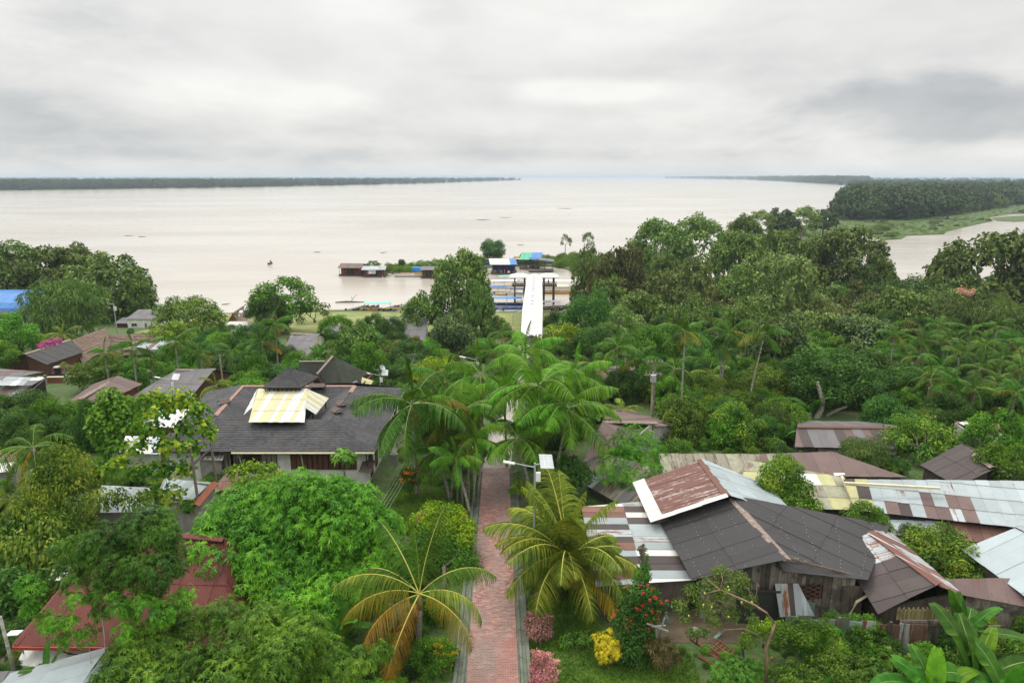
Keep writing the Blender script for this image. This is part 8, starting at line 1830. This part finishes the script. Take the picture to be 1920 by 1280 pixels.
# marsh plants and bushes on the meadow and the spit
def mass(name, poly, n, r0, r1, styles, zs, z0=.3, seed=1, edge=0):
    rg = np.random.default_rng(seed); XY = poly_points(poly, n, rg); s = rg.uniform(r0, r1, n)
    P = np.column_stack([XY, np.full(n, z0)+s*zs*.6]); return scatter(name, P, np.column_stack([s, s, s*zs]), rg.uniform(0, 6.28, n), pick_objs(*styles), rg)
FARP = tree('reference crown of the far forest edge nearest the marsh', 1640, 372, 408, 22, 505, 'farriver', None, 0)
FARP['label'] = 'rounded tree at the near corner of the right far forest above the marsh'
for k in (1, 2): tree(['', 'taller domed tree beside the near corner of the right far forest', 'lower dark tree on the marsh edge of the right far forest'][k], 1600+k*90, 372-k*4, 410-k*4, 24, 520+k*10, 'farriver', None, k)
mass('marsh_plants', meadow, 2600, .7, 1.6, ('marsh',), .35, .35, 2) if 'marsh' in CR else None
front = wz([(1597, 409), (1590, 398), (1598, 380), (1700, 380), (1900, 366), (2050, 362), (2050, 378), (1905, 385), (1835, 396), (1785, 404), (1705, 411)])
mass('near_forest', front, 520, 7, 13, ('farriver', 'pale', 'river'), .85, 1, 3)
mass('far_forest', far_right, 2400, 10, 17, ('farriver',), .85, 2, 4)
mass('far_forest', wz([(1240, 334.2), (1300, 335.2), (1400, 337.2), (1480, 340.6), (1560, 345.5), (1640, 344), (1500, 337), (1400, 335), (1300, 333.8)]), 800, 14, 22, ('farriver',), 1.0, 3, 5)
mass('far_forest', far_left, 2600, 10, 17, ('farriver',), .85, 2, 6)
mass('far_forest', wz([(-900, 362.5), (-300, 359.6), (0, 357.2), (150, 355.2), (400, 352.2), (600, 348.3), (800, 343.8), (900, 340.3), (974, 337.9), (974, 337.2), (800, 341), (400, 346.5), (0, 350.5), (-900, 353)]), 1500, 9, 15, ('farriver',), 1.0, 3, 7)
mass('far_forest', wz([(-900, 332.9), (900, 332.5), (1150, 332.15), (1250, 332.15), (2800, 332.5), (2800, 331.8), (-900, 331.8)]), 2200, 26, 44, ('farriver',), .6, 5, 8)
mass('marsh_bushes', meadow, 90, 1.5, 5, ('brownish', 'pale'), .45, .2, 9)
tree('reed clump standing at the tip of the grass spit', 742, 498, 506, 8, 234, 'reed', None, 0, cat='reeds', name='reed_clump'); tree('reed clump at the middle of the grass spit', 1010, 490, 500, 9, 250, 'reed', None, 1, cat='reeds', name='reed_clump')
mass('reeds', spit, 600, .9, 2.4, ('reed', ), .8, .1, 10)
mass('marsh_plants', meadow, 3200, .8, 2.0, ('reed',), .35, .1, 11)
# drifting plants near the ferry
# ---------------------------------------------------------------- lamps, poles, dishes, small things
def solar_lamp(label, u, v0, v1, d, arm=-1, panel=1, s=1.0, group='solar street lamps', arm_rz=0.0):
    top = pd(u, v0, d); g = T(top.x, d); t = thing('solar_street_lamp', label, 'street lamp', (top.x, d, g), group); h = top.z-g
    b = MB(); b.tube([(0, 0, -.2), (0, 0, h)], [.075*s, .055*s], 10); b.build('pole', M['steel'], t, local=True)
    b = MB(); e = Vector((arm*1.15*s, -.1, .28*s)); b.tube([(0, 0, h-.25*s), (arm*.5*s, -.05, h-.12*s), (e.x, e.y, h+.05*s)], [.035*s, .03*s, .025*s], 7); b.build('arm', M['steel'], t, local=True)
    b = MB(); b.box((e.x+arm*.28*s, e.y, h+.08*s), (.62*s, .2*s, .07*s), 0, 0, Matrix.Rotation(arm*-.2, 3, 'Y')); b.build('lamp_head', M['whitepaint'], t, local=True)
    if panel:
        b = MB(); R = Matrix.Rotation(radians(30), 3, 'X')@Matrix.Rotation(radians(6), 3, 'Y'); c = Vector((-arm*.62*s, -.05, h+.12*s)); b.box(c, (.72*s, .95*s, .04*s), .1, 0, R); pn = b.build('solar_panel', M['panel'], t, local=True)
        b = MB()
        for k in range(-1, 3): b.box(c+R@Vector(((k-.5)*.24*s, 0, .028)), (.012, .92*s, .008), .1, 0, R)
        for k in range(-2, 3): b.box(c+R@Vector((0, k*.19*s, .028)), (.70*s, .01, .008), .1, 0, R)
        b.build('panel_grid', M['whitepaint'], pn, local=False) if False else b.build('panel_grid', M['whitepaint'], pn, local=True)
        b = MB(); b.tube([(0, 0, h-.1*s), (-arm*.55*s, -.03, h+.05*s)], .03*s, 6); b.build('panel_bracket', M['steel'], t, local=True)
    b = MB(); b.box((-arm*.18*s, -.12, h-.75*s), (.26*s, .2*s, .5*s)); b.build('battery_box', M['whitepaint'], t, local=True)
    return t
solar_lamp('solar lamp with slim arm and panel towering beside the brick path', 1003, 868, 1110, 35, -1, 1, 1.0)
solar_lamp('solar street lamp before the grey-roofed left house', 320, 708, 760, 66, -1, 1, .9)
solar_lamp('solar lamp with blank panel box in front of the low white lean-to', 712, 700, 735, 70, -1, 1, .9)
solar_lamp('tall lamp pole left of the central palms near the dark glossy tree', 893, 670, 720, 76, -1, 0, 1.1)
solar_lamp('street lamp at the river bank left of the covered walkway', 962, 585, 610, 138, 1, 0, .9)
solar_lamp('street lamp by the orange boats beside the white block house', 212, 567, 620, 124, -1, 0, 1.5)
solar_lamp('tall street lamp beside the thatched boat shelter', 447, 585, 610, 140, -1, 1, .9)
def wood_pole(label, u, v0, d, r=.13, cross=True, ubase=None, mat='polewood', brace=None, group='utility poles'):
    top = pd(u, v0, d); xb = pd(ubase or u, v0, d).x; g = T(xb, d); t = thing('utility_pole', label, 'utility pole', (xb, d, g), group)
    b = MB(); b.tube([(0, 0, -.3), (top.x-xb, 0, top.z-g)], [r, r*.75], 8); b.build('pole', M[mat], t, local=True)
    if cross:
        h = top.z-g; b = MB(); b.bar((top.x-xb-.9, 0, h-.35), (top.x-xb+.9, .1, h-.3), .1); b.build('cross_arm', M['greywood'], t, local=True)
        for k in (-.7, -.35, .35, .7): b = MB(); b.tube([(top.x-xb+k, 0, h-.28), (top.x-xb+k, 0, h-.08)], .05, 6); b.build('insulator', M['greypaint'], t, local=True)
    return t, Vector((top.x, d, top.z))
t, _p = wood_pole('square grey pole standing in front of the brick parapet shed', 357, 838, 40.5, .11, False, 361)
b = MB(); o = absloc(t); q = pd(357, 875, 40.5)-o; b.bar(q, pd(398, 838, 41.5)-o, .09); b.build('brace', M['greywood'], t, local=True)
wood_pole('thin pale pole at the corner between brick shed and lodge', 391, 800, 44, .10, False, 396)
wood_pole('brown wooden pole among the left palms', 412, 665, 74, .12, False)
wood_pole('tall pole with insulators right of the faded pink roof', 1229, 674, 66, .13, True)
t, _ = wood_pole('second pole carrying a white transformer right of the faded pink roof', 1225, 697, 65, .12, True, group='utility poles')
b = MB(); p = pd(1225, 709, 64.6)-absloc(t); b.tube([p-Vector((0, 0, .35)), p+Vector((0, 0, .35))], .3, 12); b.build('transformer', M['greypaint'], t, local=True)
wood_pole('thin pole right of the transformer poles in front of the citrus hedge', 1224, 752, 62, .1, False)
wood_pole('leaning short grey pole in the palm lawn cluster', 880, 745, 50, .08, False) if False else None
def dish(label, u, v, d, r, az, tilt=.9, stand=1.6):
    c = pd(u, v, d); g = T(c.x, d); t = thing('satellite_dish', label, 'satellite dish', (c.x, d, g)); n = 18; V, Fc = [], []
    R = Matrix.Rotation(az, 3, 'Z')@Matrix.Rotation(tilt, 3, 'X'); ctr = Vector((0, 0, c.z-g))
    for side in (0, 1):
        for i in range(5):
            rr = r*i/4
            for k in range(n): a = 2*pi*k/n; V.append(tuple(ctr+R@Vector((cos(a)*rr, sin(a)*rr, .35*rr*rr/r-.02*side))))
    for side in (0, 1):
        o_ = side*5*n
        for i in range(4):
            for k in range(n): Fc.append((o_+i*n+k, o_+i*n+(k+1) % n, o_+(i+1)*n+(k+1) % n, o_+(i+1)*n+k))
    mobj('dish', np_mesh('dish', V, Fc, M['steel'], smooth=True), t)
    b = MB(); b.tube([(0, .1, max(0, c.z-g-stand)), (0, .1, c.z-g)], .035, 7); b.tube([ctr, ctr+R@Vector((0, r*.5, r*.5)), ctr+R@Vector((0, 0, r*.9))], .015, 5); b.build('mount', M['steel'], t, local=True); return t
dish('grey satellite dish tilted beside the flowering bush in the yard', 1242, 1158, 29.3, .42, 2.2, 1.1); dish('small white satellite dish on the low white lean-to roof', 716, 690, 70, .35, 1, .9)
def yard_things():
    p = gp(1235, 1222); t = thing('metal_frame_stand', 'pale metal bars on a wooden stump beside the satellite dish', 'frame', p); q = lambda u, v, d=28.4: pd(u, v, d)-p
    b = MB(); b.bar(q(1213, 1168), q(1253, 1183), .06); b.bar(q(1222, 1174), q(1248, 1172), .05); b.bar(q(1240, 1178), q(1246, 1158), .05); b.build('bar', M['steel'], t, local=True); b = MB(); b.tube([q(1232, 1222), q(1231, 1180)], .06, 8); b.build('stump_post', M['polewood'], t, local=True)
    p = gp(1252, 1248); t = thing('tree_stump', 'grey old tree stump at the edge of the yard grass', 'stump', p); b = MB(); b.tube([(0, 0, -.1), (0, 0, .2), (.04, 0, .55)], [.17, .14, .13], 9); b.build('stump', M['bark'], t, local=True)
    for i, (u, v, L, a, m_, lab, h) in enumerate(((1318, 1213, 1.5, -.9, 'redwood', 'longest reddish broken plank lying in the yard', .06), (1330, 1226, 1.0, -.6, 'redwood', 'reddish plank below the longest broken one', .05), (1345, 1200, .8, .9, 't_green2', 'green board lying on the broken planks', .3), (1322, 1238, .7, -.7, 'redwood', 'short reddish plank nearest the camera in the heap', .05))):
        c = gp(u, v); t = thing('broken_plank', lab, 'plank', c, 'heap of broken planks'); b = MB(); b.box((0, 0, h), (L, .17, .04), a, 0, Matrix.Rotation(.05+i*.04, 3, 'Y')); b.build('plank', M[m_], t, local=True)
    c = gp(1352, 1222); t = thing('broken_shutter', 'broken louvred brown shutter on the heap of planks', 'shutter', c); b = MB()
    for s in (-.4, 0, .4): b.bar((s, -.5, .1), (s, .5, .25), .06)
    for s in (-.45, -.25, -.05, .15, .35): b.bar((-.42, s, .16+s*.12), (.42, s, .16+s*.12), .07, .02)
    b.build('frame', M['redwood'], t, local=True); t.rotation_euler.z = .7
    c = gp(1302, 1183); t = thing('stone', 'pale round stone in the yard', 'stone', c); b = MB(); b.tube([(0, 0, 0), (.02, 0, .12), (0, .02, .22)], [.26, .24, .1], 9); b.build('stone', M['rock'], t, local=True)
    c = pd(1447, 1232, 26.5); c.z = 10.05; t = thing('orange_fruit', 'orange fruit lying in the weeds right of the guava trunk', 'fruit', gp(1447, 1236)); b = MB(); b.tube([(0, 0, .02), (0, 0, .09), (0, 0, .17)], [.03, .085, .03], 9); b.build('fruit', M['nut'], t, smooth=True, local=True)
    for (u0, u1, v0, v1, lab, lean) in ((1397, 1400, 1240, 1180, 'slanting grey post at the right of the guava canopy', -.3), (1396, 1396, 1215, 1190, 'short dark post near the black cistern', 0)):
        a = gp(u0, v0); t = thing('yard_post', lab, 'post', a); b = MB(); b.tube([(0, 0, -.1), (lean, 0, 1.2 if lean else .7)], .05, 7); b.build('post', M['greywood_d'], t, local=True)
    # yard earth
    b = MB(); P = [gp(u, v) for u, v in ((1225, 1205), (1400, 1205), (1395, 1150), (1280, 1150), (1215, 1168))]; b.prism([Vector((p.x, p.y, 9.9)) for p in P], Vector((0, 0, .12))); o = b.build('yard_soil', M['soil']); o['kind'] = 'structure'
    # vine-wrapped stump trunk at the patchwork roof
    t = lobe_tree('vine_wrapped_trunk', 'knobbly cut trunk wrapped in small leaves before the patchwork roof', [(1205, 1030, 8), (1208, 1045, 9), (1210, 1062, 10), (1210, 1080, 11), (1200, 1070, 9), (1196, 1085, 10)], 31.3, 'flat', 'mango_f', .10, .6, .6, (1212, 1180), tr=.1, seed=40, cat='tree')
    b = MB(); o = absloc(t); b.tube([Vector((0, 0, 0)), pd(1212, 1090, 31.3)-o, pd(1208, 1050, 31.3)-o, pd(1201, 1026, 31.3)-o, pd(1208, 1020, 31.3)-o], [.16, .14, .13, .15, .08], 9); b.build('cut_trunk', M['bark'], t, local=True)
    # fallen fronds on the shrubs
    for i, (u, v, rz, lab) in enumerate(((800, 960, .9, 'dry brown frond resting on the fig tree top'), (868, 965, -.8, 'dry brown frond hanging off the fig tree towards the path'))):
        c = pd(u, v, 37); t = mobj('fallen_frond', FR['b3'], None, c); t['label'] = lab; t['category'] = 'palm frond'; t['group'] = 'fallen dry fronds'; t.scale = (.3, .12, .4); t.rotation_euler = (.2, .4, rz+2.2); set_mat(t, 0, 'dry')
    # standing solar panel at lower left
    p = pz(27, 1186, 12.2); t = thing('solar_panel_on_pole', 'white solar panel on a teal pole beside the red roof corner', 'solar panel', (p.x+.2, p.y, 10)); q = p-absloc(t)
    b = MB(); b.box(q, (.55, .45, .04), .1, 0, Matrix.Rotation(-.15, 3, 'X')); b.build('panel', M['whitepaint'], t, local=True); b = MB(); b.tube([(0, .05, -.1), (0, .05, q.z-.1)], .035, 7); b.tube([(.12, .05, q.z-.6), (.2, .05, q.z-.05)], .025, 6); b.build('pole', M['teal'], t, local=True)
    a = gp(35, 1290); t = thing('pale_speckled_trunk', 'dark leaning trunk with white blotches left of the red house', 'trunk', a); b = MB(); q = pd(0, 1155, a.y)-a; b.tube([(0, 0, -.2), q*.5, q], [.09, .08, .07], 7); b.build('trunk', M['palmtrunk'], t, smooth=True)if False else b.build('trunk', M['palmtrunk'], t, smooth=True, local=True)
yard_things()
# wires from the corner pole over the lawn
def wire(label, pts, sag, r=.012, group=None):
    a, b_ = pts; c = (a+b_)/2; t = thing('power_cable', label, 'cable', a, group); n = 14; b = MB()
    P = [a.lerp(b_, i/n)-a-Vector((0, 0, sag*4*(i/n)*(1-i/n))) for i in range(n+1)]; b.tube(P, r, 4, cap=False); b.build('cable', M['greypaint'], t, local=True)
for i in range(4): wire(['topmost', 'second', 'third', 'lowest'][i]+' of the thin cables slanting over the lawn beside the lodge', (pd(765+i*4, 855+i*3, 48), pd(706+i*7, 955, 40.5)), .15, .010, 'thin cables over the lawn')
wire('dark cable across the brick path', (gp(892, 1040)+Vector((0, 0, .5)), gp(975, 1048)+Vector((0, 0, .4))), .1, .012)
# small figures at the far stall and shore buildings
p = pz(935, 513, .6); person('small figure standing in the floating stall with pale roof', p.x, p.y+.6, .56, 0, group='people at the floating stalls'); p = pz(946, 513, .6); person('second small figure in the floating stall near its blue end', p.x, p.y+.4, .56, 2, cloth='cloth_p', group='people at the floating stalls')
p = pd(1028, 536, 179.5); person('figure leaning at the rail of the right pier lookout', p.x, 179.0, p.z+.15, 3.1, group='people on the pier lookout')
p = pz(172, 590+0, 3.5)
# haze
def haze():
    b = MB(); z0, z1 = -4.4, 48; s = 44000; b.box((0, 0, (z0+z1)/2), (2*s, 2*s, z1-z0)); o = b.build('haze', [HZ]); o['kind'] = 'stuff'
HZ = bpy.data.materials.new('haze'); HZ.use_nodes = True; _n = HZ.node_tree; _n.nodes.clear(); _o = _n.nodes.new('ShaderNodeOutputMaterial'); _v = _n.nodes.new('ShaderNodeVolumePrincipled')
_v.inputs['Color'].default_value = (.72, .84, .95, 1); _v.inputs['Density'].default_value = HAZE; _v.inputs['Anisotropy'].default_value = .0; _n.links.new(_v.outputs[0], _o.inputs['Volume'])
haze()
print('objects', len(bpy.data.objects), 'sheets', SHEETS[0])
